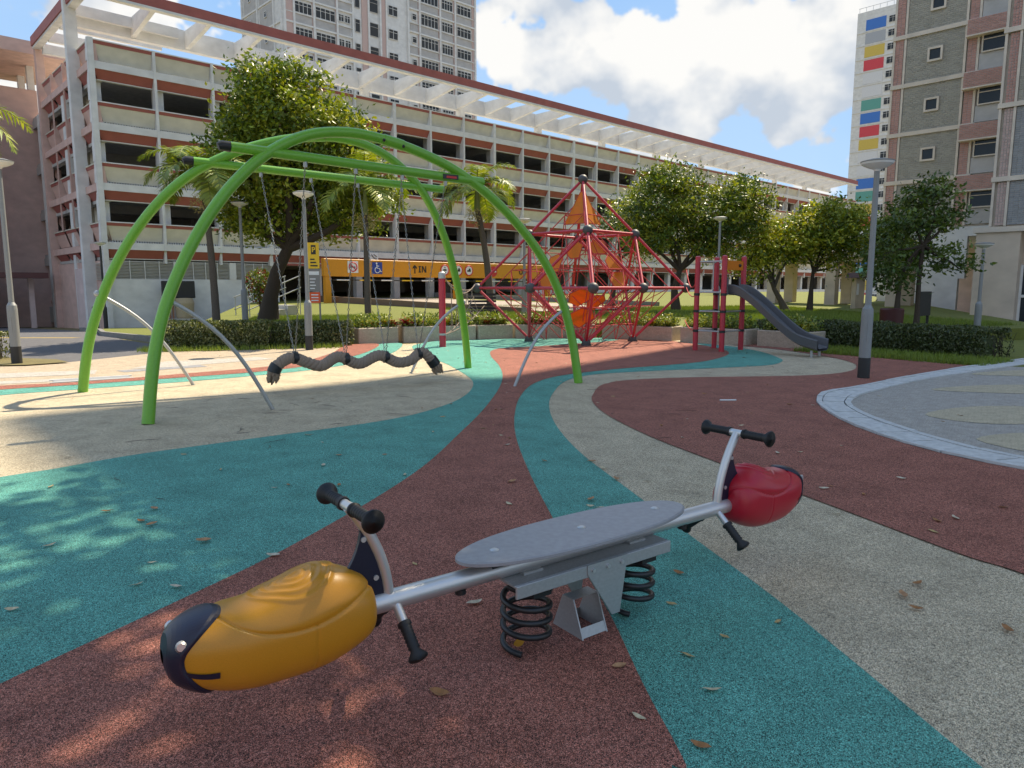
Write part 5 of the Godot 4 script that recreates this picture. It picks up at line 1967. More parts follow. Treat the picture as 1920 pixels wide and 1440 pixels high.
func make_climber() -> void:
	var t := thing("climbing_frame", "red octahedron climbing frame with rope net and orange panels", "climbing frame", P(1.95, 0, 20.1))
	var R := 2.93
	var E := 1.5
	var node := {}
	var dirs := [Vector3(-R, 0, 0), Vector3(0, 0, R), Vector3(R, 0, 0), Vector3(0, 0, -R)]
	var apex := Vector3(0, E + 2.96, 0)
	var corner := []
	var upper := []
	var lower := []
	var mids := []
	for k in 4:
		corner.append(dirs[k] + Vector3(0, E, 0))
		upper.append((corner[k] + apex) / 2)
		lower.append(Vector3(dirs[k].x / 2, 0.07, dirs[k].z / 2))
	for k in 4:
		mids.append((corner[k] + corner[(k + 1) % 4]) / 2)
	var bars := []
	for k in 4:
		var k2 := (k + 1) % 4
		bars.append([apex, upper[k]])
		bars.append([upper[k], corner[k]])
		bars.append([corner[k], lower[k]])
		bars.append([corner[k], mids[k]])
		bars.append([mids[k], corner[k2]])
		bars.append([upper[k], upper[k2]])
		bars.append([upper[k], mids[k]])
		bars.append([upper[k2], mids[k]])
		bars.append([lower[k], mids[k]])
		bars.append([lower[k2], mids[k]])
	for b in bars:
		var m := MB.new()
		m.tube([b[0], b[1]], 0.038, 12)
		part(m, "tube", M.red_paint, t)
	for q in [apex] + corner + upper + mids + lower:
		var m := MB.new()
		m.ball(q, 0.135 if q.y > 0.2 else 0.12, 16)
		part(m, "ball_joint", M.ball, t)
	for q in lower:
		var m := MB.new()
		m.tube([Vector3(q.x, -0.02, q.z), Vector3(q.x, 0.05, q.z)], 0.14, 14)
		part(m, "foot", M.ball, t)
	# rope net: a smaller octahedron woven inside, tied to the frame
	var c0 := Vector3(0, E, 0)
	var net := []
	var inner := func(p: Vector3, f: float) -> Vector3: return c0 + (p - c0) * f
	var layers := [0.84, 0.55]
	for k in 4:
		var k2 := (k + 1) % 4
		for top in [apex, Vector3(0, E - 2.96, 0)]:
			for f in layers:
				var A: Vector3 = inner.call(top, f)
				var B: Vector3 = inner.call(corner[k], f)
				var C: Vector3 = inner.call(corner[k2], f)
				# triangle grid on the face
				var nn := 5 if f > 0.6 else 3
				for i in nn + 1:
					var u := float(i) / nn
					net.append([A.lerp(B, u), A.lerp(C, u)] if i > 0 else [B, C])
					if i < nn:
						net.append([A.lerp(B, u), C.lerp(B, u)])
						net.append([A.lerp(C, u), B.lerp(C, u)])
	for k in 4:
		var k2 := (k + 1) % 4
		for f in layers:
			net.append([inner.call(corner[k], f), corner[k]])
			net.append([inner.call(mids[k], f), mids[k]])
			net.append([inner.call(upper[k], f), upper[k]])
			net.append([inner.call(mids[k], f), upper[k]])
			net.append([inner.call(mids[k], f), lower[k]])
			net.append([inner.call(corner[k], f), lower[k2]])
	var floor_y := 0.06
	var cnt := 0
	for q in net:
		var a: Vector3 = q[0]
		var b: Vector3 = q[1]
		if a.y < floor_y and b.y < floor_y:
			continue
		if a.y < floor_y: a = a.lerp(b, (floor_y - a.y) / (b.y - a.y))
		if b.y < floor_y: b = b.lerp(a, (floor_y - b.y) / (a.y - b.y))
		if a.distance_to(b) < 0.2 or rng.randf() < 0.30:
			continue
		var m := MB.new()
		var mid := (a + b) / 2 + Vector3(rng.randf_range(-1, 1), rng.randf_range(-1.4, 0.4), rng.randf_range(-1, 1)) * 0.035
		m.tube([a, a.lerp(mid, 0.6), mid, b.lerp(mid, 0.6), b], 0.012, 6)
		if cnt < 290:
			part(m, "rope", M.red_rope, t)
		cnt += 1
	# orange panels: a tent below the top ball and tilted squares in the net
	var panels := []
	var a1 := Vector3(0, E + 2.62, 0)
	for k in 4:
		var k2 := (k + 1) % 4
		var p: Vector3 = Vector3(dirs[k].x, 0, dirs[k].z).normalized() * 0.50
		var q: Vector3 = Vector3(dirs[k2].x, 0, dirs[k2].z).normalized() * 0.50
		if k < 2:
			panels.append([a1 + p * 0.12, a1 + q * 0.12, q + Vector3(0, E + 1.74, 0), p + Vector3(0, E + 1.74, 0)])
	var sq := func(c: Vector3, ux: Vector3, uy: Vector3, r: float) -> void:
		panels.append([c - ux * r - uy * r * 0.5, c - ux * r * 0.2 - uy * r, c + ux * r, c + ux * r * 0.8 + uy * r * 0.7, c - ux * r * 0.1 + uy * r, c - ux * r + uy * r * 0.4])
	sq.call(Vector3(0.35, 2.55, 0.95), Vector3(0.8, -0.6, 0), Vector3(0.5, 0.7, -0.5), 0.25)
	sq.call(Vector3(0.80, 2.15, 0.75), Vector3(0.75, -0.6, -0.2), Vector3(0.4, 0.7, -0.6), 0.28)
	sq.call(Vector3(-0.78, 2.15, 0.75), Vector3(0.75, 0.6, 0.2), Vector3(-0.4, 0.7, -0.6), 0.26)
	sq.call(Vector3(-0.95, 1.72, 0.75), Vector3(0.75, 0.1, 0.2), Vector3(-0.1, 0.8, -0.5), 0.32)
	sq.call(Vector3(0.95, 1.72, 0.75), Vector3(0.75, 0.3, -0.3), Vector3(-0.4, 0.75, -0.5), 0.28)
	sq.call(Vector3(-0.12, 1.25, 1.1), Vector3(0.9, 0, 0.2), Vector3(0, 0.7, 0.7), 0.34)
	sq.call(Vector3(0.3, 1.12, 1.0), Vector3(0.9, 0.2, -0.2), Vector3(0, 0.7, 0.6), 0.28)
	sq.call(Vector3(-0.05, 0.70, 0.8), Vector3(0.95, 0, 0.1), Vector3(0, 0.8, 0.5), 0.34)
	sq.call(Vector3(-0.25, 2.5, 0.8), Vector3(0.8, 0.6, 0.1), Vector3(-0.5, 0.7, -0.5), 0.24)
	for p in panels:
		var m := MB.new()
		var nrm: Vector3 = (p[1] - p[0]).cross(p[2] - p[0]).normalized() * 0.008
		for s in [-1, 1]:
			for k in range(1, p.size() - 1):
				if s > 0: m.tri(p[0] + nrm, p[k] + nrm, p[k + 1] + nrm)
				else: m.tri(p[0] - nrm, p[k + 1] - nrm, p[k] - nrm)
		for k in p.size():
			var a: Vector3 = p[k]
			var b: Vector3 = p[(k + 1) % p.size()]
			m.quad(a - nrm, b - nrm, b + nrm, a + nrm)
		var po := part(m, "membrane", M.orange, t)
		m = MB.new()
		var ring: Array = p.duplicate()
		ring.append(p[0])
		m.tube(ring, 0.014, 6, false)
		part(m, "edge_rope", M.red_rope, po)
	# low red post on the left with a rope bridge to the frame
	var rp := thing("red_post", "short red post with steel bands standing left of the climbing frame", "post", P(-1.78, 0, 18.2))
	var m := MB.new()
	m.tube([Vector3(0, -0.02, 0), Vector3(0, 1.84, 0)], 0.085, 18)
	part(m, "pole", M.red_paint, rp)
	m = MB.new()
	m.lathe(Vector3(0, 1.84, 0), [[0.087, -0.10], [0.092, -0.10], [0.092, -0.02], [0.085, 0.04], [0.04, 0.07], [0, 0.075]], 18)
	part(m, "cap", M.galv, rp)
	m = MB.new()
	m.lathe(Vector3(0, 0.30, 0), [[0.086, 0], [0.10, 0], [0.10, 0.05], [0.086, 0.05]], 18)
	part(m, "band", M.galv, rp)
	var rb := thing("rope_bridge", "sagging brown rope bridge tied from the short red post to the climbing frame", "rope bridge", P(-1.78, 0, 18.2))
	var far: Vector3 = corner[0] + t.position - rb.position
	var lines := [[Vector3(0.09, 1.72, 0), far + Vector3(-0.05, 0.1, 0.05), 0.30], [Vector3(0.09, 1.70, -0.05), far + Vector3(0, 0.05, -0.2), 0.18], [Vector3(0.09, 0.33, 0), far + Vector3(0.2, -0.5, 0.0), 0.12], [Vector3(0.09, 0.33, -0.04), far + Vector3(-0.1, -0.25, -0.1), 0.16]]
	var held := []
	for q in lines:
		var pts := []
		for k in 13:
			var f := k / 12.0
			pts.append(q[0].lerp(q[1], f) + Vector3(0, -q[2] * 4 * f * (1 - f), 0))
		m = MB.new()
		m.tube(pts, 0.014, 6)
		part(m, "rope", M.rope, rb)
		held.append(pts)
	for k in range(2, 12, 2):
		m = MB.new()
		m.tube([held[0][k], held[2][k]], 0.010, 6)
		m.tube([held[1][k], held[3][k]], 0.010, 6)
		part(m, "tie", M.rope, rb)
	m = MB.new()
	for k in 5:
		m.tube([held[2][6 + k], held[3][6 + k]], 0.012, 6)
	part(m, "rungs", M.rope, rb)
	var rs := thing("rope_traverse", "thin ropes slung from the climbing frame to the slide tower", "rope", P(4.9, 0, 20.1))
	far = P(4.44, 0, 17.18) - rs.position
	var from: Vector3 = corner[2] + t.position - rs.position
	for q in [[1.75, 0.5, 0.35], [1.35, 0.05, 0.15], [0.5, -0.9, 0.1]]:
		var pts := []
		for k in 11:
			var f := k / 10.0
			pts.append((from + Vector3(0, q[1], 0)).lerp(far + Vector3(0, q[0], 0), f) + Vector3(0, -q[2] * 4 * f * (1 - f), 0))
		m = MB.new()
		m.tube(pts, 0.012, 6)
		part(m, "rope", M.red_rope, rs)

func make_slide_tower() -> void:
	var t := thing("slide_tower", "red slide tower with steel rungs and a dark grey curved slide", "slide", P(5.0, 0, 17.25))
	var c := [P(4.44, 0, 17.18), P(5.07, 0, 17.79), P(4.95, 0, 16.74), P(5.59, 0, 17.33)]
	for i in 4:
		c[i] -= t.position
		var m := MB.new()
		m.tube([c[i] + Vector3(0, -0.02, 0), c[i] + Vector3(0, 2.22, 0)], 0.062, 16)
		var p := part(m, "post", M.red_paint, t)
		m = MB.new()
		m.lathe(c[i] + Vector3(0, 2.22, 0), [[0.063, 0], [0.06, 0.02], [0.03, 0.035], [0, 0.04]], 16)
		part(m, "cap", M.red_paint, p)
		for y in [0.48, 0.95, 1.35]:
			m = MB.new()
			m.lathe(c[i] + Vector3(0, y, 0), [[0.063, -0.03], [0.072, -0.03], [0.072, 0.03], [0.063, 0.03]], 14)
			part(m, "clamp", M.black, p)
	for y in [0.48, 0.95, 1.40, 2.12]:
		for e in [[0, 2], [2, 3], [0, 1], [1, 3]]:
			if (e == [2, 3] and y > 1.3) or (e == [1, 3] and y < 1.3): continue
			var m := MB.new()
			m.tube([c[e[0]] + Vector3(0, y, 0), c[e[1]] + Vector3(0, y, 0)], 0.018, 10)
			part(m, "rung", M.galv, t)
	var m := MB.new()
	m.tube([(c[0] + c[2]) / 2 + Vector3(0.06, 1.40, 0), (c[0] + c[2]) / 2 + Vector3(0.06, 2.12, 0)], 0.016, 10)
	part(m, "rail", M.galv, t)
	m = MB.new()
	m.quad(c[0] + Vector3(0, 1.36, 0), c[2] + Vector3(0, 1.36, 0), c[3] + Vector3(0, 1.36, 0), c[1] + Vector3(0, 1.36, 0))
	m.quad(c[0] + Vector3(0, 1.33, 0), c[1] + Vector3(0, 1.33, 0), c[3] + Vector3(0, 1.33, 0), c[2] + Vector3(0, 1.33, 0))
	part(m, "platform", M.slide, t)
	m = MB.new()
	var d: Vector3 = (c[3] - c[2]).normalized()
	var n := Vector3(-d.z, 0, d.x) * 0.015
	var p0: Vector3 = c[2] + d * 0.06
	var p1: Vector3 = c[3] - d * 0.06
	for s in [-1, 1]:
		m.quad(p0 + n * s + Vector3(0, 1.92, 0), p1 + n * s + Vector3(0, 1.92, 0), p1 + n * s + Vector3(0, 2.14, 0), p0 + n * s + Vector3(0, 2.14, 0))
	m.quad(p0 + n + Vector3(0, 2.14, 0), p1 + n + Vector3(0, 2.14, 0), p1 - n + Vector3(0, 2.14, 0), p0 - n + Vector3(0, 2.14, 0))
	var pan := part(m, "orange_panel", M.orange, t)
	m = MB.new()
	m.ball(p1.lerp(p0, 0.22) + Vector3(0, 2.03, 0) + (n * 1.5 if n.z > 0 else -n * 1.5), 0.04, 10)
	part(m, "button", M.black, pan)
	# the slide runs from the tower down to the right and towards the viewer
	var start: Vector3 = (c[2] + c[3]) / 2 + Vector3(0, 1.40, 0)
	var stop := P(6.78, 0.20, 15.45) - t.position
	var run: Vector3 = (stop - start) * Vector3(1, 0, 1)
	var len: float = run.length()
	run = run.normalized()
	var side := Vector3(-run.z, 0, run.x)
	var rows := []
	for k in 29:
		var f := k / 28.0
		var y := 0.0
		if f < 0.10: y = 1.40
		elif f < 0.80: y = lerpf(1.40, 0.30, smoothstep(0.0, 1.0, (f - 0.10) / 0.70) * 0.35 + (f - 0.10) / 0.70 * 0.65)
		else: y = lerpf(0.30, 0.20, (f - 0.8) / 0.2)
		rows.append([start * Vector3(1, 0, 1) + run * len * f, y])
	# soften the profile
	for it in 3:
		var c2 := rows.duplicate(true)
		for i in range(1, rows.size() - 1):
			c2[i][1] = (rows[i - 1][1] + rows[i][1] * 2 + rows[i + 1][1]) / 4
		rows = c2
	var prof := [[-0.30, 0.16], [-0.285, 0.19], [-0.265, 0.17], [-0.245, 0.02], [-0.20, -0.01], [0.20, -0.01], [0.245, 0.02], [0.265, 0.17], [0.285, 0.19], [0.30, 0.16], [0.28, -0.02], [0.2, -0.06], [-0.2, -0.06], [-0.28, -0.02]]
	m = MB.new()
	for i in rows.size() - 1:
		for k in prof.size():
			var k2 := (k + 1) % prof.size()
			var pt := func(r, q) -> Vector3: return r[0] + side * q[0] + Vector3(0, r[1] + q[1] * (1.0 if r[1] > 0.0 else 1.0), 0)
			m.quad(pt.call(rows[i], prof[k]), pt.call(rows[i + 1], prof[k]), pt.call(rows[i + 1], prof[k2]), pt.call(rows[i], prof[k2]))
	part(m, "slide_chute", M.slide, t)
	m = MB.new()
	for s in [-0.2, 0.2]:
		var q: Vector3 = rows[26][0] + side * s
		m.tube([q + Vector3(0, -0.01, 0), q + Vector3(0, 0.15, 0)], 0.03, 10)
	part(m, "slide_foot", M.galv, t)
	m = MB.new()
	for s in [-1, 1]:
		var q: Vector3 = rows[0][0] + side * 0.28 * s
		m.box(q + Vector3(-0.02, 1.34, -0.02), q + Vector3(0.02, 1.75, 0.02))
	part(m, "hood_bracket", M.slide, t)

func lamp(at: Vector3, h: float, label: String, material: Material, band: bool, lean := 0.0) -> void:
	var t := thing("street_lamp", label, "lamp post", at, 0.0, "lamp posts round the playground")
	var m := MB.new()
	var hb := 1.15 if band else 1.05
	m.lathe(Vector3.ZERO, [[0.092, -0.03], [0.092, hb - 0.08], [0.085, hb], [0.052, hb + 0.06], [0.050, hb + 0.07]], 18)
	var lo := part(m, "base_section", material, t)
	m = MB.new()
	m.tube([Vector3(0, hb + 0.05, 0), Vector3(0, h - 0.12, 0)], [0.050, 0.042], 16)
	part(m, "pole", material, t)
	if band:
		m = MB.new()
		m.tube([Vector3(0, -0.03, 0), Vector3(0, 0.34, 0)], 0.095, 18)
		part(m, "black_band", M.black_band, lo)
	m = MB.new()
	m.box(Vector3(-0.03, 0.62, 0.086), Vector3(0.03, 0.92, 0.094))
	part(m, "service_hatch", material, lo)
	m = MB.new()
	m.lathe(Vector3(0, h, 0), [[0.045, -0.14], [0.06, -0.11], [0.15, -0.075], [0.235, -0.03], [0.25, 0.0], [0.245, 0.015]], 28)
	part(m, "lamp_bowl", M.lamp_white, t)
	m = MB.new()
	m.lathe(Vector3(0, h, 0), [[0.252, 0.0], [0.255, 0.018], [0.16, 0.045], [0.0, 0.058]], 28)
	part(m, "lamp_lid", M.lamp_grey, t)

func make_lamps() -> void:
	lamp(P(-9.88, 0.01, 14.1), 3.9, "thick pale lamp post with a dark base on the verge by the road, leftmost", M.lamp_grey, true)
	lamp(P(-5.0, 0, 17.48), 3.75, "pale lamp post with a black base band, standing behind the rope swing", M.lamp_grey, true)
	lamp(P(-8.05, terrace(21.5), 21.5), 3.62, "slim pale lamp post behind the hedge, before the white car park wall", M.lamp_grey, false)
	lamp(P(-18.6, gy(32.6), 32.6), 3.95, "dark lamp post at the corner of the car park", M.black_band, false)
	lamp(P(5.9, 0.008, 11.83), 3.5, "tall grey lamp post with a black base band, nearest on the red floor", M.lamp_grey, true)
	lamp(P(7.75, terrace(27.0), 27.0), 3.6, "grey lamp post rising behind the slide tower", M.lamp_grey, false)
	lamp(P(0.42, terrace(24.5), 24.5), 3.35, "thin grey lamp post between the palm and the red climbing frame", M.lamp_grey, false)
	lamp(P(13.6, 0.0, 20.8), 2.75, "short grey lamp post half hidden before the beige wing wall", M.lamp_grey, false)

func leaf_face(m: MB, p: Vector3, along: Vector3, nrm: Vector3, l: float, w: float) -> void:
	var s := along.cross(nrm).normalized() * w
	var a := p - along * l * 0.5
	var b := p + along * l * 0.5
	var q := p - nrm * l * 0.06
	m.tri(a, q + s, b)
	m.tri(a, b, q - s)

func rnd_dir() -> Vector3:
	var z := rng.randf_range(-1, 1)
	var a := rng.randf() * TAU
	var r := sqrt(1.0 - z * z)
	return Vector3(r * cos(a), z, r * sin(a))

# lobes: [centre (relative to the foot), radii]; leaves gather in clumps near the outside of each lobe
func crown(lobes: Array, clumps: int, per: int, size: float, cols: Array, spread: float, clump_out: Array) -> MB:
	var m := MB.new()
	var vol := 0.0
	for q in lobes:
		vol += q[1].x * q[1].y * q[1].z
	for q in lobes:
		var n := maxi(4, int(clumps * q[1].x * q[1].y * q[1].z / vol))
		for k in n:
			var d := rnd_dir()
			var r := pow(rng.randf_range(0.12, 1.0), 0.40) * rng.randf_range(0.82, 1.08)
			var c: Vector3 = q[0] + d * q[1] * r
			clump_out.append(c)
			var hue: Color = cols[rng.randi() % cols.size()]
			var cs := spread * rng.randf_range(0.6, 1.25)
			for j in per:
				var o := Vector3(rng.randfn(), rng.randfn() * 0.65, rng.randfn()) * cs
				var g := rng.randf_range(0.75, 1.3)
				m.col = Color(hue.r * g * rng.randf_range(0.85, 1.05), hue.g * g, hue.b * g)
				var nrm := (rnd_dir() + Vector3(0, 0.9, 0)).normalized()
				var al := rnd_dir()
				al = (al - nrm * al.dot(nrm)).normalized()
				al = (al + Vector3(0, -0.25, 0)).normalized()
				nrm = (nrm - al * nrm.dot(al)).normalized()
				var l := size * rng.randf_range(0.7, 1.3)
				leaf_face(m, c + o, al, nrm, l, l * 0.24)
	return m

func limb(m: MB, a: Vector3, b: Vector3, r0: float, r1: float, wob := 0.12) -> Array:
	var pts := []
	var rad := []
	var n := 6
	var l := a.distance_to(b)
	var bow := Vector3(rng.randf_range(-1, 1), rng.randf_range(-0.6, 0.2), rng.randf_range(-1, 1)) * wob * l
	for k in n + 1:
		var f := float(k) / n
		pts.append(a.lerp(b, f) + bow * sin(PI * f) + Vector3(rng.randf_range(-1, 1), 0, rng.randf_range(-1, 1)) * r0 * 0.25 * (1.0 if k > 0 and k < n else 0.0))
		rad.append(lerpf(r0, r1, f))
	m.tube(pts, rad, 10 if r0 > 0.06 else 6)
	return pts

func tree(called: String, label: String, at: Vector3, trunk: Array, r0: float, lobes: Array, clumps: int, per: int, size: float, cols: Array, bark: Material, spread := 0.30, twigs := 60) -> Node3D:
	var t := thing(called, label, "tree", at, 0.0, "trees round the playground")
	var cl := []
	var cm := crown(lobes, clumps, per, size, cols, spread, cl)
	var m := MB.new()
	# trunk up through the given points, flared at the foot
	var pts := []
	var rad := []
	for i in trunk.size():
		pts.append(trunk[i])
		rad.append(r0 * (1.35 if i == 0 else lerpf(1.0, 0.62, float(i) / (trunk.size() - 1))))
	pts.push_front(trunk[0] + Vector3(0, -0.25, 0))
	rad.push_front(r0 * 1.7)
	m.tube(pts, rad, 14)
	part(m, "trunk", bark, t)
	m = MB.new()
	var fork: Vector3 = trunk[-1]
	var ends := []
	for q in lobes:
		var e: Vector3 = q[0] + Vector3(0, -q[1].y * 0.25, 0)
		ends.append(limb(m, fork, e, r0 * 0.55, r0 * 0.22))
	for k in mini(twigs, cl.size()):
		var c: Vector3 = cl[(k * 37) % cl.size()]
		var best: Vector3 = fork
		var bd := 1e9
		for e in ends:
			for i in range(2, e.size()):
				var dd: float = e[i].distance_to(c)
				if dd < bd:
					bd = dd
					best = e[i]
		limb(m, best, c, r0 * 0.15, r0 * 0.05)
	part(m, "limbs", bark, t)
	part(cm, "crown", M.leaf, t)
	return t

func palm(label: String, at: Vector3, h: float, r: float, fl: float, n: int, lean: Vector3, flowers: bool, group := "palms before the car park") -> void:
	var t := thing("palm_tree", label, "palm", at, 0.0, group)
	var m := MB.new()
	var pts := []
	var rad := []
	for k in 13:
		var f := k / 12.0
		pts.append(Vector3(lean.x * f * f, h * f, lean.z * f * f))
		rad.append(r * (1.25 - 0.45 * f) * (1.0 + 0.05 * (k % 2)))
	m.tube(pts, rad, 12)
	var tr := part(m, "trunk", M.bark_pale, t)
	# smooth green crownshaft
	var top: Vector3 = pts[-1]
	m = MB.new()
	m.tube([top - Vector3(0, 0.05, 0), top + Vector3(0, 0.35, 0), top + Vector3(0, 0.75, 0)], [r * 0.95, r * 0.85, r * 0.35], 12)
	part(m, "crownshaft", mat(lin(0.16, 0.20, 0.07), 0.6), t)
	var base := top + Vector3(0, 0.65, 0)
	for k in n:
		var az := TAU * k / n + rng.randf_range(-0.25, 0.25)
		var el := lerpf(1.25, -0.1, pow(float((k * 5) % n) / n, 0.8))
		var out := Vector3(cos(az), 0, sin(az))
		var line := []
		var len := fl * rng.randf_range(0.85, 1.1)
		var p := base
		var e := el
		for j in 13:
			line.append(p)
			p += (out * cos(e) + Vector3(0, sin(e), 0)) * len / 12.0
			e -= 0.105 + 0.02 * j * 0.5
		var fm := MB.new()
		fm.col = Color(0.17, 0.19, 0.05)
		var rr := []
		for j in 13: rr.append(lerpf(0.022, 0.005, j / 12.0))
		fm.tube(line, rr, 5)
		var nl := 34
		for j in nl:
			var f := 0.10 + 0.90 * j / nl
			var x := f * 12.0
			var i := mini(int(x), 11)
			var q: Vector3 = line[i].lerp(line[i + 1], x - i)
			var tang: Vector3 = (line[i + 1] - line[i]).normalized()
			var side := tang.cross(Vector3.UP).normalized()
			var up := side.cross(tang).normalized()
			for s in [-1.0, 1.0]:
				var ll := fl * 0.30 * sin(PI * (0.16 + 0.80 * f)) * rng.randf_range(0.85, 1.1)
				var d: Vector3 = (side * s + tang * 0.55 + up * rng.randf_range(-0.15, 0.35)).normalized()
				var g := rng.randf_range(0.75, 1.25)
				fm.col = Color(0.19 * g, 0.25 * g, 0.04 * g) if rng.randf() < 0.7 else Color(0.38 * g, 0.40 * g, 0.07 * g)
				var w := d.cross(up).normalized() * 0.028
				var mid := q + d * ll * 0.5 + Vector3(0, -0.02, 0)
				var tip := q + d * ll + Vector3(0, -0.28 * ll, 0)
				fm.tri(q - w * 0.6, q + w * 0.6, mid + w)
				fm.tri(q - w * 0.6, mid + w, mid - w)
				fm.tri(mid - w, mid + w, tip)
		part(fm, "frond", M.leaf, t)
	if flowers:
		m = MB.new()
		for k in 260:
			var d := rnd_dir()
			var p := top + Vector3(0, -0.25, 0) + d * Vector3(0.42, 0.34, 0.42) * pow(rng.randf(), 0.5)
			var g := rng.randf_range(0.7, 1.1)
			m.col = Color(0.50 * g, 0.42 * g, 0.22 * g)
			leaf_face(m, p, rnd_dir(), rnd_dir(), 0.10, 0.012)
			leaf_face(m, p + d * 0.03, rnd_dir(), rnd_dir(), 0.05, 0.014)
		part(m, "flower_cluster", M.leaf, t)

func make_trees() -> void:
	var mid := [Color(0.13, 0.18, 0.022), Color(0.18, 0.22, 0.024), Color(0.27, 0.30, 0.03), Color(0.36, 0.36, 0.036), Color(0.09, 0.13, 0.018)]
	var dark := [Color(0.085, 0.125, 0.022), Color(0.125, 0.17, 0.027), Color(0.06, 0.095, 0.018)]
	var gold := [Color(0.33, 0.34, 0.032), Color(0.43, 0.42, 0.036), Color(0.19, 0.24, 0.026), Color(0.48, 0.42, 0.04), Color(0.12, 0.17, 0.022)]
	tree("broad_tree", "large leafy tree with a thick dark leaning trunk beside the car park ramp", P(-7.95, terrace(23.2), 23.2), [Vector3.ZERO, Vector3(0.12, 0.8, 0), Vector3(0.35, 1.6, 0), Vector3(0.75, 2.35, 0.0)], 0.27,
		[[Vector3(0.9, 6.3, 0), Vector3(1.9, 1.9, 1.8)], [Vector3(2.3, 5.4, 0.2), Vector3(1.5, 1.6, 1.6)], [Vector3(-0.4, 5.0, 0.2), Vector3(1.4, 1.5, 1.5)], [Vector3(3.2, 3.9, 0.4), Vector3(1.2, 1.1, 1.3)], [Vector3(-0.2, 3.6, 0.2), Vector3(1.3, 1.0, 1.4)], [Vector3(1.8, 4.0, -0.6), Vector3(1.9, 1.4, 1.6)], [Vector3(0.3, 7.4, 0), Vector3(1.0, 1.0, 1.0)]], 900, 42, 0.17, mid, M.bark, 0.26, 90)
	tree("broad_tree", "dark spreading tree standing between the climbing frame and the slide", P(6.9, terrace(30.0), 30.0), [Vector3.ZERO, Vector3(-0.1, 0.9, 0), Vector3(0.1, 1.7, 0)], 0.17,
		[[Vector3(-0.9, 4.3, 0), Vector3(1.7, 1.5, 1.7)], [Vector3(-0.2, 5.2, 0), Vector3(1.2, 0.8, 1.3)], [Vector3(1.7, 3.9, 0.2), Vector3(1.6, 1.5, 1.6)], [Vector3(-1.4, 3.1, 0.3), Vector3(1.1, 0.9, 1.3)], [Vector3(2.6, 4.4, 0), Vector3(1.2, 1.1, 1.3)], [Vector3(0.9, 2.9, 0), Vector3(1.3, 0.8, 1.4)]], 620, 38, 0.16, dark + [mid[2], mid[3]], M.bark, 0.26, 70)
	tree("broad_tree", "slim tree trunk and canopy just behind the red climbing frame", P(4.6, terrace(33.0), 33.0), [Vector3.ZERO, Vector3(0.1, 1.1, 0), Vector3(0.35, 2.2, 0)], 0.12,
		[[Vector3(0.6, 4.0, 0), Vector3(1.3, 1.2, 1.3)], [Vector3(1.6, 3.1, 0), Vector3(1.2, 0.9, 1.2)]], 110, 28, 0.18, dark, M.bark, 0.26, 30)
	tree("frangipani_tree", "low frangipani tree with many pale crooked branches behind the slide", P(11.5, terrace(30.0), 30.0), [Vector3.ZERO, Vector3(-0.2, 0.4, 0), Vector3(-0.45, 0.8, 0)], 0.12,
		[[Vector3(-0.5, 2.3, 0), Vector3(1.2, 0.9, 1.2)], [Vector3(-1.3, 1.9, 0.1), Vector3(0.9, 0.8, 1.0)], [Vector3(0.3, 2.5, 0), Vector3(0.9, 0.8, 1.0)], [Vector3(-0.9, 2.8, -0.2), Vector3(0.8, 0.5, 0.8)]], 230, 34, 0.13, gold, M.bark_pale, 0.22, 120).scale = Vector3.ONE * 1.2
	tree("small_tree", "rounded yellow-green tree with a straight dark trunk on the sunny lawn", P(12.3, terrace(29.5), 29.5), [Vector3.ZERO, Vector3(0.02, 0.7, 0), Vector3(0.05, 1.3, 0)], 0.085,
		[[Vector3(0.4, 2.5, 0), Vector3(1.2, 0.9, 1.2)], [Vector3(0.6, 3.1, 0), Vector3(0.9, 0.6, 0.9)], [Vector3(1.3, 2.5, 0), Vector3(0.8, 0.8, 0.9)], [Vector3(-0.3, 2.1, 0), Vector3(0.8, 0.6, 0.9)], [Vector3(0.7, 1.55, 0.2), Vector3(0.6, 0.35, 0.6)]], 280, 40, 0.13, gold + mid, M.bark, 0.20, 50).scale = Vector3.ONE * 1.27
	tree("small_tree", "grey-green leafy tree half behind the nearest lamp post", P(14.3, 0.1, 26.5), [Vector3.ZERO, Vector3(0, 1.0, 0), Vector3(0.05, 1.9, 0)], 0.11,
		[[Vector3(-0.1, 3.3, 0), Vector3(1.1, 1.4, 1.1)], [Vector3(-0.5, 2.5, 0), Vector3(0.9, 0.9, 0.9)]], 150, 30, 0.17, dark + [mid[1]], M.bark, 0.24, 40)
	tree("dark_tree", "thin dark tree with airy layered branches before the housing block", P(10.55, 0.0, 18.6), [Vector3.ZERO, Vector3(0.02, 0.9, 0), Vector3(0.0, 1.7, 0), Vector3(0.04, 2.6, 0)], 0.075,
		[[Vector3(0.15, 3.85, 0), Vector3(0.75, 0.5, 0.7)], [Vector3(-0.25, 3.2, 0), Vector3(0.9, 0.35, 0.8)], [Vector3(0.55, 3.3, 0), Vector3(0.5, 0.35, 0.6)], [Vector3(-0.75, 2.55, 0.1), Vector3(0.55, 0.3, 0.6)], [Vector3(0.55, 2.35, 0), Vector3(0.7, 0.28, 0.6)], [Vector3(-0.45, 1.9, 0), Vector3(0.85, 0.28, 0.7)], [Vector3(0.95, 2.05, 0.1), Vector3(0.6, 0.22, 0.5)], [Vector3(-0.7, 1.6, 0.1), Vector3(0.5, 0.2, 0.5)]], 150, 26, 0.14, dark, M.bark, 0.17, 60)
	palm("palm with drooping fronds against the white end of the car park", P(-8.55, terrace(20.6), 20.6), 3.75, 0.09, 1.9, 16, Vector3(-0.15, 0, 0), true)
	palm("palm with a brown trunk between the totem sign and the gantry lettering", P(-4.28, terrace(21.2), 21.2), 3.3, 0.085, 1.85, 15, Vector3(0.0, 0, 0), true)
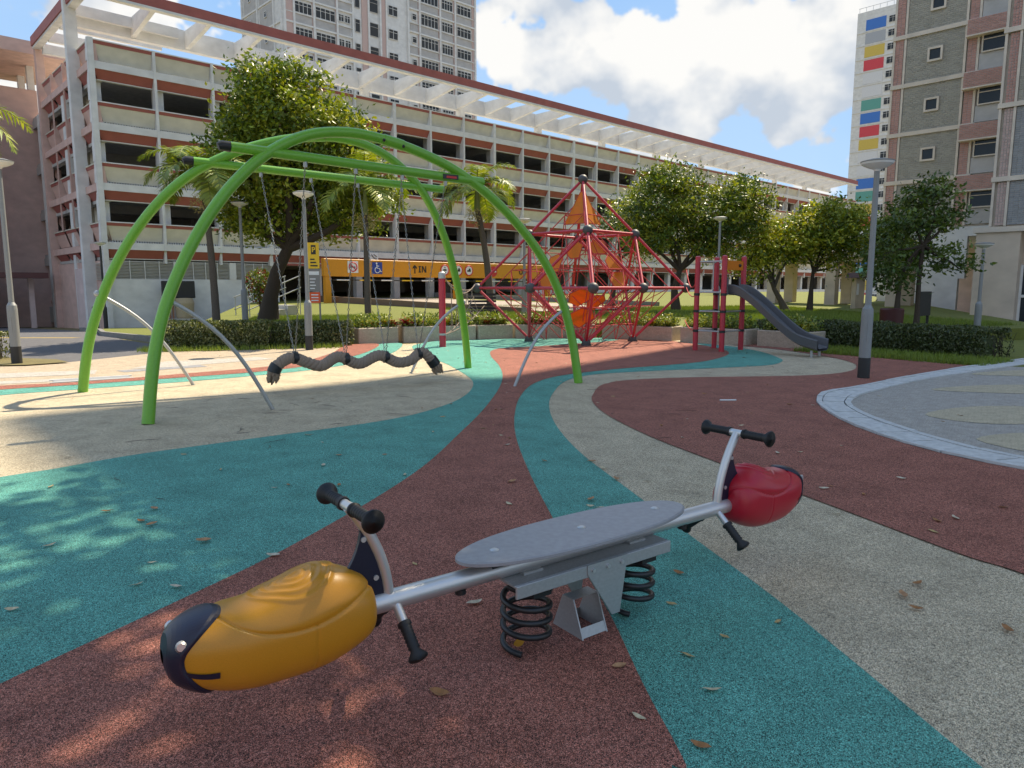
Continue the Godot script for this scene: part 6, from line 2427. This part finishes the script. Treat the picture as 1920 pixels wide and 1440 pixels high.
	palm("palm with a pale curved trunk left of the climbing frame", P(-0.75, terrace(25.0), 25.0), 3.75, 0.11, 1.9, 14, Vector3(-0.45, 0, 0), true)
	palm("sunlit palm fronds reaching in beside the leftmost lamp post", P(-14.9, 0.0, 19.2), 5.2, 0.13, 2.2, 14, Vector3(0.1, 0, 0), false)
	tree("rain_tree", "overhanging branches of the wide tree that dapples the near teal floor", P(-3.4, 0.0, -1.2), [Vector3.ZERO, Vector3(0.3, 1.6, -0.2), Vector3(0.8, 3.2, -1.0), Vector3(1.5, 4.6, -2.2)], 0.36,
		[[Vector3(5.6, 10.6, -11.2), Vector3(2.4, 0.8, 2.2)], [Vector3(4.0, 10.6, -9.8), Vector3(2.2, 0.8, 2.0)], [Vector3(6.6, 10.6, -9.4), Vector3(2.2, 0.8, 2.0)], [Vector3(3.4, 10.2, -6.4), Vector3(2.8, 0.9, 2.6)], [Vector3(0.0, 9.4, -2.0), Vector3(3.0, 0.9, 3.0)], [Vector3(6.0, 10.4, -5.4), Vector3(2.0, 0.7, 2.0)]], 330, 30, 0.26, mid, M.bark, 0.38, 60)

func hedge(label: String, a: Vector2, b: Vector2, w: float, h: float, n: int, cols: Array, y0 := 0.0) -> void:
	var mid := (a + b) / 2
	var t := thing("hedge", label, "hedge", P(mid.x, y0, mid.y), 0.0, "clipped hedges")
	var m := MB.new()
	var along := b - a
	var side := Vector2(-along.y, along.x).normalized()
	var bump := FastNoiseLite.new()
	bump.seed = n
	bump.frequency = 0.9
	for k in n:
		var f := rng.randf_range(-0.01, 1.01)
		# points over a rounded box section
		var wv := rng.randf_range(-1, 1)
		var yv := rng.randf()
		var pick := rng.randf()
		if pick < 0.42: wv = -1.0 if rng.randf() < 0.75 else 1.0
		elif pick < 0.9: yv = 1.0
		var c := a + along * f
		var hh := h * (1.0 + 0.12 * bump.get_noise_2d(c.x * 2, c.y * 2))
		var round_ := 1.0 - 0.16 * pow(yv, 4)
		var o := side * wv * w / 2 * round_ * (1.0 + 0.10 * bump.get_noise_3d(c.x * 3, c.y * 3, yv * 3))
		var p := Vector3(c.x + o.x - mid.x, yv * hh * (1.0 - 0.10 * pow(absf(wv), 4)), -(c.y + o.y - mid.y))
		p += rnd_dir() * 0.045
		if p.y < 0: continue
		var g := rng.randf_range(0.7, 1.3)
		var q: Color = cols[rng.randi() % cols.size()]
		m.col = Color(q.r * g, q.g * g, q.b * g)
		var al := (rnd_dir() + Vector3(0, 0.8, 0)).normalized()
		var nr := al.cross(rnd_dir()).normalized()
		leaf_face(m, p, al, nr, rng.randf_range(0.06, 0.11), 0.018)
	part(m, "foliage", M.leaf, t)
	# twiggy heart of the hedge
	m = MB.new()
	for k in int(along.length() * 30):
		var f := rng.randf()
		var c := a + along * f + side * rng.randf_range(-0.4, 0.4) * w
		var p := Vector3(c.x - mid.x, 0, -(c.y - mid.y))
		var top := p + Vector3(rng.randf_range(-0.2, 0.2), h * 0.9, rng.randf_range(-0.2, 0.2))
		m.tube([p, p.lerp(top, 0.5) + rnd_dir() * 0.05, top], [0.012, 0.009, 0.004], 4)
	part(m, "stems", M.bark, t)
	m = MB.new()
	m.col = cols[0]
	var ex := along.normalized() * 0.22
	var A := a + ex + side * w * 0.34
	var B := b - ex + side * w * 0.34
	var C := b - ex - side * w * 0.34
	var D := a + ex - side * w * 0.34
	var f3 := func(q: Vector2, y: float) -> Vector3: return Vector3(q.x - mid.x, y, -(q.y - mid.y))
	var ring := [A, B, C, D]
	for k in 4:
		m.quad(f3.call(ring[k], 0.0), f3.call(ring[(k + 1) % 4], 0.0), f3.call(ring[(k + 1) % 4], h * 0.74), f3.call(ring[k], h * 0.74))
	m.quad(f3.call(A, h * 0.74), f3.call(B, h * 0.74), f3.call(C, h * 0.74), f3.call(D, h * 0.74))
	part(m, "inner_foliage", M.leaf, t)

func make_hedges() -> void:
	var pale := [Color(0.17, 0.18, 0.07), Color(0.10, 0.12, 0.035), Color(0.27, 0.27, 0.12), Color(0.07, 0.09, 0.02)]
	var deep := [Color(0.06, 0.085, 0.025), Color(0.09, 0.11, 0.04), Color(0.045, 0.065, 0.02), Color(0.12, 0.14, 0.06)]
	hedge("long pale clipped hedge behind the rope swing", Vector2(-8.75, 18.1), Vector2(-6.2, 18.35), 1.15, 0.62, 9000, pale)
	hedge("darker clipped hedge beside the pale lamp post and first planter", Vector2(-6.1, 18.5), Vector2(-4.35, 19.1), 1.0, 0.60, 7000, pale + deep)
	hedge("long dark clipped hedge below the housing block", Vector2(7.9, 19.0), Vector2(10.35, 15.1), 1.15, 0.62, 15000, deep)
	hedge("short dark hedge behind the slide", Vector2(6.9, 19.9), Vector2(8.0, 19.6), 0.9, 0.60, 4000, deep + [pale[0]])
	hedge("small yellow-green hedge on the verge by the leftmost lamp post", Vector2(-16.0, 15.0), Vector2(-10.75, 14.9), 0.8, 0.55, 9000, pale)

func rosette(m: MB, p: Vector3, r: float, n: int, cols: Array) -> void:
	for k in n:
		var a := TAU * k / n + rng.randf_range(-0.2, 0.2)
		var el := rng.randf_range(0.35, 1.2)
		var d := Vector3(cos(a) * cos(el), sin(el), sin(a) * cos(el))
		var w := Vector3(-sin(a), 0, cos(a)) * r * 0.11
		var g := rng.randf_range(0.7, 1.3)
		var q: Color = cols[rng.randi() % cols.size()]
		m.col = Color(q.r * g, q.g * g, q.b * g)
		var mid := p + d * r * 0.6
		var tip := p + d * r + Vector3(cos(a), -0.9, sin(a)) * r * 0.22
		m.tri(p - w * 0.5, p + w * 0.5, mid + w)
		m.tri(p - w * 0.5, mid + w, mid - w)
		m.tri(mid - w, mid + w, tip)

func make_planters() -> void:
	var ends := [[-4.14, 19.17, -3.18, 19.93], [-3.04, 19.95, -1.05, 20.76], [-0.97, 20.78, 0.03, 21.43], [0.10, 21.43, 2.55, 21.75], [2.71, 21.43, 4.53, 20.14], [4.72, 19.95, 6.12, 18.6], [6.40, 18.55, 7.25, 17.40]]
	var where := ["nearest the dark hedge", "behind the short red post", "between the red post and the climbing frame", "straight behind the climbing frame", "behind the climbing frame's right foot", "behind the slide tower", "beyond the foot of the slide"]
	var greens := [Color(0.15, 0.21, 0.04), Color(0.24, 0.29, 0.05), Color(0.10, 0.15, 0.025), Color(0.40, 0.40, 0.09)]
	var reds := [Color(0.20, 0.012, 0.02), Color(0.13, 0.01, 0.02), Color(0.28, 0.05, 0.02)]
	var yel := [Color(0.52, 0.46, 0.04), Color(0.36, 0.38, 0.05), Color(0.42, 0.14, 0.03)]
	for i in ends.size():
		var e: Array = ends[i]
		var a := Vector2(e[0], e[1])
		var b := Vector2(e[2], e[3])
		var l := a.distance_to(b)
		var d := (b - a) / l
		var turn := atan2(d.y, d.x)
		var t := thing("planter_box", "tan concrete planter box " + where[i], "planter", P(a.x, gy(a.y), a.y), turn, "tan concrete planters")
		var m := MB.new()
		var h := 0.42
		m.bevel(Vector3(0, -0.05, -0.82), Vector3(l, h, -0.0), 0.018)
		part(m, "box", M.planter, t)
		m = MB.new()
		m.box(Vector3(0.09, h - 0.03, -0.74), Vector3(l - 0.09, h + 0.012, -0.09))
		part(m, "soil", M.soil, t)
		var s := thing("planter_shrubs", "mixed leafy plants in the tan planter " + where[i], "plants", P(a.x, gy(a.y), a.y), turn, "plants in the planters")
		m = MB.new()
		for k in int(l * 900):
			var p := Vector3(rng.randf_range(0.06, l - 0.06), h + pow(rng.randf(), 1.3) * (0.30 + 0.10 * sin(k * 0.1)), -rng.randf_range(0.06, 0.8))
			var q: Color = greens[rng.randi() % 4]
			var g := rng.randf_range(0.7, 1.3)
			m.col = Color(q.r * g, q.g * g, q.b * g)
			var al := (rnd_dir() + Vector3(0, 0.7, 0)).normalized()
			leaf_face(m, p, al, al.cross(rnd_dir()).normalized(), rng.randf_range(0.07, 0.13), 0.022)
		part(m, "foliage", M.leaf, s)
		m = MB.new()
		for k in int(l * 3) + 1:
			rosette(m, Vector3(rng.randf_range(0.15, l - 0.15), h, -rng.randf_range(0.15, 0.5)), rng.randf_range(0.22, 0.34), 16, yel if rng.randf() < 0.6 else greens)
		part(m, "rosettes", M.leaf, s)
	# red bromeliads one can pick out
	var k := 0
	for q in [[-3.0, 0.42, 20.25, 0.40, "largest red bromeliad, in the planter behind the short red post"], [-3.35, 0.42, 20.05, 0.30, "dark red bromeliad at the end of the first planter"], [-0.75, 0.42, 21.2, 0.34, "red bromeliad in the planter left of the climbing frame"], [0.55, 0.40, 21.75, 0.34, "red bromeliad low behind the climbing frame's left side"], [0.95, 0.40, 21.8, 0.30, "small dark red bromeliad behind the climbing frame"]]:
		var o := thing("bromeliad", q[4], "plant", P(q[0], gy(q[2]) + q[1], q[2]), 0.0, "red bromeliads")
		var m := MB.new()
		rosette(m, Vector3.ZERO, q[3], 26, reds)
		part(m, "leaves", M.leaf, o)
		k += 1
	# shrub by the white wall
	var sh := thing("shrub", "reddish leafy shrub against the white wall left of the big trunk", "shrub", P(-8.6, terrace(24.5), 24.5))
	var m := MB.new()
	for kk in 900:
		var d := rnd_dir()
		var p := Vector3(0, 1.15, 0) + d * Vector3(0.55, 0.65, 0.5) * pow(rng.randf(), 0.45)
		var q: Color = greens[rng.randi() % 3] if rng.randf() < 0.72 else Color(0.22, 0.04, 0.02)
		m.col = q
		leaf_face(m, p, rnd_dir(), rnd_dir(), 0.15, 0.03)
	part(m, "foliage", M.leaf, sh)
	m = MB.new()
	for kk in 7:
		m.tube([Vector3.ZERO, Vector3(rng.randf_range(-0.3, 0.3), 1.1, rng.randf_range(-0.3, 0.3))], [0.02, 0.01], 5)
	part(m, "stems", M.bark, sh)

func make_small_things() -> void:
	var m: MB
	# litter cart against the white wall
	var K := Transform3D(Basis(Vector3.UP, TURN), P(-19.01, 0, 33.64))
	var c := thing("refuse_cart", "black bin board and cream barrel standing against the white car park wall", "bin", K * Vector3(3.0, 0, 0.55), TURN)
	m = MB.new()
	m.bevel(Vector3(-0.7, 1.0, -0.3), Vector3(0.85, 1.85, -0.1), 0.03)
	part(m, "board", M.black_band, c)
	m = MB.new()
	m.lathe(Vector3(0.25, 0, 0), [[0.0, 0.0], [0.36, 0.0], [0.40, 0.1], [0.46, 0.75], [0.40, 1.0], [0.0, 1.02]], 18)
	part(m, "barrel", mat(lin(0.42, 0.34, 0.22), 0.7, 0, T.grime, 1.5), c)
	m = MB.new()
	for k in 4:
		m.box(Vector3(-0.75 + k * 0.14, -0.2, -0.05), Vector3(-0.68 + k * 0.14, 0.95, 0.02))
	part(m, "broom_handles", mat(lin(0.25, 0.12, 0.07), 0.7), c)
	m = MB.new()
	m.box(Vector3(-0.9, -0.45, -0.3), Vector3(1.0, 0.0, 0.5))
	part(m, "plinth", M.concrete, c)
	# steps and handrail
	var st := thing("steps_with_rail", "grey concrete steps with a pipe handrail beside the white wall", "steps", P(-9.9, 0.3, 26.6), TURN)
	for k in 5:
		m = MB.new()
		m.box(Vector3(k * 0.34, -0.6, -0.6), Vector3(k * 0.34 + 0.36, -0.05 + k * 0.15, 0.6))
		part(m, "step", M.concrete, st)
	for z in [-0.62, 0.62]:
		m = MB.new()
		for yy in [0.5, 0.95]:
			m.tube([Vector3(-0.2, yy - 0.1, z), Vector3(1.9, yy + 0.72, z)], 0.022, 8)
		for x in [-0.15, 0.85, 1.85]:
			m.tube([Vector3(x, -0.4, z), Vector3(x, 0.87 + (x + 0.2) * 0.39, z)], 0.022, 8)
		part(m, "handrail", M.galv, st)
	# hydrant pipe at the corner
	var hy := thing("standpipe", "thin dark standpipe at the corner of the car park", "pipe", K * Vector3(-0.6, -0.5, 0.4), TURN)
	m = MB.new()
	m.tube([Vector3.ZERO, Vector3(0, 1.05, 0), Vector3(-0.18, 1.12, 0)], 0.05, 8)
	part(m, "pipe", M.black_band, hy)
	# maroon bin and dark board at the housing block
	var b := thing("litter_bin", "maroon cylindrical litter bin by the void deck columns", "bin", P(10.6, -0.05, 19.9))
	m = MB.new()
	m.lathe(Vector3.ZERO, [[0.0, 0.0], [0.28, 0.0], [0.31, 0.95], [0.29, 0.99], [0.25, 0.99], [0.24, 0.9], [0.0, 0.9]], 20)
	part(m, "body", M.maroon_bin, b)
	var nb := thing("dark_notice_board", "black notice board on legs under the dark tree", "notice board", P(12.0, -0.05, 20.8), TURN)
	m = MB.new()
	m.box(Vector3(-0.5, 0.75, -0.05), Vector3(0.45, 1.45, 0.05))
	part(m, "board", M.black_band, nb)
	for x in [-0.42, 0.36]:
		m = MB.new()
		m.box(Vector3(x, 0, -0.03), Vector3(x + 0.06, 0.75, 0.03))
		part(m, "leg", M.black_band, nb)
	# metal rack beyond the short red post
	var rk := thing("slatted_bench", "dark slatted bench on the lawn behind the climbing frame's left end", "bench", P(-0.95, terrace(23.0), 23.0), 0.2)
	for k in 5:
		m = MB.new()
		m.box(Vector3(-0.45, 0.42 + k * 0.11, -0.02 - k * 0.02), Vector3(0.45, 0.49 + k * 0.11, 0.02 - k * 0.02))
		part(m, "slat", M.black_band, rk)
	for k in 3:
		m = MB.new()
		m.box(Vector3(-0.45, 0.36, 0.05 + k * 0.13), Vector3(0.45, 0.40, 0.15 + k * 0.13))
		part(m, "seat_slat", M.black_band, rk)
	for x in [-0.4, 0.36]:
		m = MB.new()
		m.box(Vector3(x, -0.05, -0.1), Vector3(x + 0.05, 0.36, 0.4))
		part(m, "leg", M.black_band, rk)

var told := {}
# a phrase that singles out one piece of litter: the floor it lies on and its rank from the nearest landmark
func which(p: Vector2, what: String) -> String:
	var floor_ := "tan"
	for k in ["T1", "T2", "TS"]:
		if Geometry2D.is_point_in_polygon(p, PackedVector2Array(pts2(k))): floor_ = "teal"
	for k in ["R1", "R2", "RS"]:
		if Geometry2D.is_point_in_polygon(p, PackedVector2Array(pts2(k))): floor_ = "red"
	var marks := {"the yellow seat": Vector2(-0.75, 2.2), "the red seat": Vector2(1.35, 3.7), "the near spring": Vector2(0.06, 2.8), "the nearest lamp post": Vector2(5.9, 11.8), "the near green arch foot": Vector2(-4.05, 7.8), "the inner green arch foot": Vector2(1.06, 11.2), "the slide end": Vector2(6.8, 15.4), "the climbing frame": Vector2(1.95, 18.6)}
	var best := ""
	for k in marks:
		if best == "" or p.distance_to(marks[k]) < p.distance_to(marks[best]): best = k
	var key := what + floor_ + best
	if not told.has(key): told[key] = []
	told[key].append(p)
	return "%s on the %s floor, @%d from %s" % [what, floor_, told[key].size() - 1, best]

const ORDINAL := ["closest", "second closest", "third closest", "fourth closest", "fifth closest", "sixth closest", "seventh closest", "eighth closest", "ninth closest", "tenth closest", "eleventh closest", "twelfth closest", "thirteenth closest", "fourteenth closest", "fifteenth closest", "sixteenth closest", "seventeenth closest", "eighteenth closest", "nineteenth closest", "twentieth closest"]

func settle_litter() -> void:
	var marks := {"the yellow seat": Vector2(-0.75, 2.2), "the red seat": Vector2(1.35, 3.7), "the near spring": Vector2(0.06, 2.8), "the nearest lamp post": Vector2(5.9, 11.8), "the near green arch foot": Vector2(-4.05, 7.8), "the inner green arch foot": Vector2(1.06, 11.2), "the slide end": Vector2(6.8, 15.4), "the climbing frame": Vector2(1.95, 18.6)}
	for o in get_children():
		var l: String = o.get_meta("label", "")
		if not "@" in l: continue
		var head := l.substr(0, l.find("@"))
		var mark := l.substr(l.find(" from ") + 6)
		var what := head.substr(0, head.find(" on the "))
		var floor_ := head.substr(head.find(" on the ") + 8, head.find(" floor") - head.find(" on the ") - 8)
		var mine: float = Vector2(o.position.x, -o.position.z).distance_to(marks[mark])
		var n := 0
		for p in told[what + floor_ + mark]:
			if p.distance_to(marks[mark]) < mine - 0.00002: n += 1
		o.set_meta("label", "%s on the %s floor, %s to %s" % [what, floor_, ORDINAL[mini(n, 19)], mark])

func make_litter() -> void:
	# dead leaves on the floor; five shapes in a few tones
	var shapes := []
	var tones := [Color(0.42, 0.30, 0.13), Color(0.50, 0.42, 0.27), Color(0.30, 0.14, 0.05), Color(0.52, 0.46, 0.34), Color(0.38, 0.21, 0.10)]
	for k in 5:
		var m := MB.new()
		var curl := 0.003 + 0.003 * k
		var n := 6
		var c0: Color = tones[k]
		for i in n:
			var q := []
			for ii in [i, i + 1]:
				var f := float(ii) / n
				var w := (0.013 + 0.002 * k) * pow(sin(PI * clampf(f * 0.96 + 0.02, 0, 1)), 0.75)
				var x := (f - 0.5) * (0.072 + 0.004 * k)
				var y := 0.004 + curl * pow(2.0 * f - 1.0, 2) + 0.002 * sin(f * 7.0 + k)
				q.append([Vector3(x, y + w * 0.45, w), Vector3(x, y, 0.0), Vector3(x, y + w * (0.15 + 0.1 * k), -w)])
			var g := 0.85 + 0.3 * fposmod(i * 0.37 + k * 0.21, 1.0)
			m.col = Color(c0.r * g, c0.g * g, c0.b * g)
			m.quad(q[0][0], q[1][0], q[1][1], q[0][1])
			m.quad(q[0][1], q[1][1], q[1][2], q[0][2])
		m.col = Color(0.20, 0.12, 0.06)
		m.tube([Vector3(-0.036, 0.007, 0), Vector3(-0.05, 0.010, 0.003)], 0.0009, 4)
		shapes.append(m.mesh())
	var spots := [LEAVES]
	var all := []
	for q in LEAVES:
		all.append([q[0], q[1], 1.0])
	var r := RandomNumberGenerator.new()
	r.seed = 99
	while all.size() < 165:
		var d := pow(r.randf(), 0.8) * 15.0 + 2.2
		var x := r.randf_range(-0.75, 0.75) * d
		if x < -9 or x > 9 or d > 17: continue
		if x < -1.0 - 0.12 * d and r.randf() < 0.6: continue
		all.append([x, d, r.randf_range(0.55, 1.0)])
	for i in all.size():
		var q: Array = all[i]
		var o := MeshInstance3D.new()
		o.mesh = shapes[(i * 7 + i / 3) % 5]
		o.material_override = M.leaf_dry
		o.position = P(q[0], 0.008 if q[1] < 18 else 0.01, q[1])
		var s: float = q[2] * r.randf_range(0.7, 1.05)
		o.basis = Basis(Vector3.UP, r.randf() * TAU) * Basis(Vector3.RIGHT, r.randf_range(-0.2, 0.2)) * Basis.IDENTITY.scaled(Vector3(s, s, s))
		put(o, "fallen_leaf", which(Vector2(q[0], q[1]), ["tan", "pale", "dark brown", "cream", "brown"][(i * 7 + i / 3) % 5] + " leaf"), "leaf", "fallen leaves on the playground floor")
	# a thicker yellow leaf caught on the near spring
	var y := MeshInstance3D.new()
	var ym := MB.new()
	ym.col = Color(0.52, 0.24, 0.015)
	for i in 6:
		var q := []
		for ii in [i, i + 1]:
			var f: float = ii / 6.0
			var w := 0.016 * pow(sin(PI * clampf(f * 0.96 + 0.02, 0, 1)), 0.7)
			q.append([Vector3((f - 0.5) * 0.055, 0.004 * f, w), Vector3((f - 0.5) * 0.055, 0, -w)])
		ym.quad(q[0][0], q[1][0], q[1][1], q[0][1])
	y.mesh = ym.mesh()
	y.material_override = M.leaf_dry
	put(y, "yellow_leaf", "bright yellow leaf leaning on the foot of the near spring", "leaf")
	y.position = P(0.03, 0.035, 2.79)
	y.rotation = Vector3(0.9, 0.5, 0.9)
	# white stick and a few dark twigs
	var st := thing("white_stick", "short white plastic stick lying on the red floor", "stick", P(2.88, 0.013, 9.35), 0.05)
	var m := MB.new()
	m.tube([Vector3(-0.11, 0.006, 0), Vector3(0.11, 0.006, 0)], 0.010, 8)
	part(m, "stick", M.sign_white, st)
	for k in 30:
		var d := r.randf_range(2.6, 11.0) if k < 12 else r.randf_range(6.6, 10.0)
		var x := r.randf_range(-0.6, 0.55) * d if k < 12 else r.randf_range(-0.55, -0.1) * d
		var o := MeshInstance3D.new()
		var tm := MB.new()
		tm.col = Color(0.05, 0.035, 0.025)
		var l := r.randf_range(0.05, 0.16)
		tm.tube([Vector3(-l, 0.004, 0), Vector3(-l * 0.3, 0.007, r.randf_range(-0.02, 0.02)), Vector3(l * 0.3, 0.005, r.randf_range(-0.02, 0.02)), Vector3(l, 0.004, r.randf_range(-0.03, 0.03))], [0.0016, 0.0022, 0.002, 0.001], 5)
		o.mesh = tm.mesh()
		o.material_override = M.leaf_dry
		o.position = P(x, 0.01, d)
		o.rotation.y = r.randf() * TAU
		put(o, "twig", which(Vector2(o.position.x, -o.position.z), "thin twig"), "twig", "dark twigs on the playground floor")
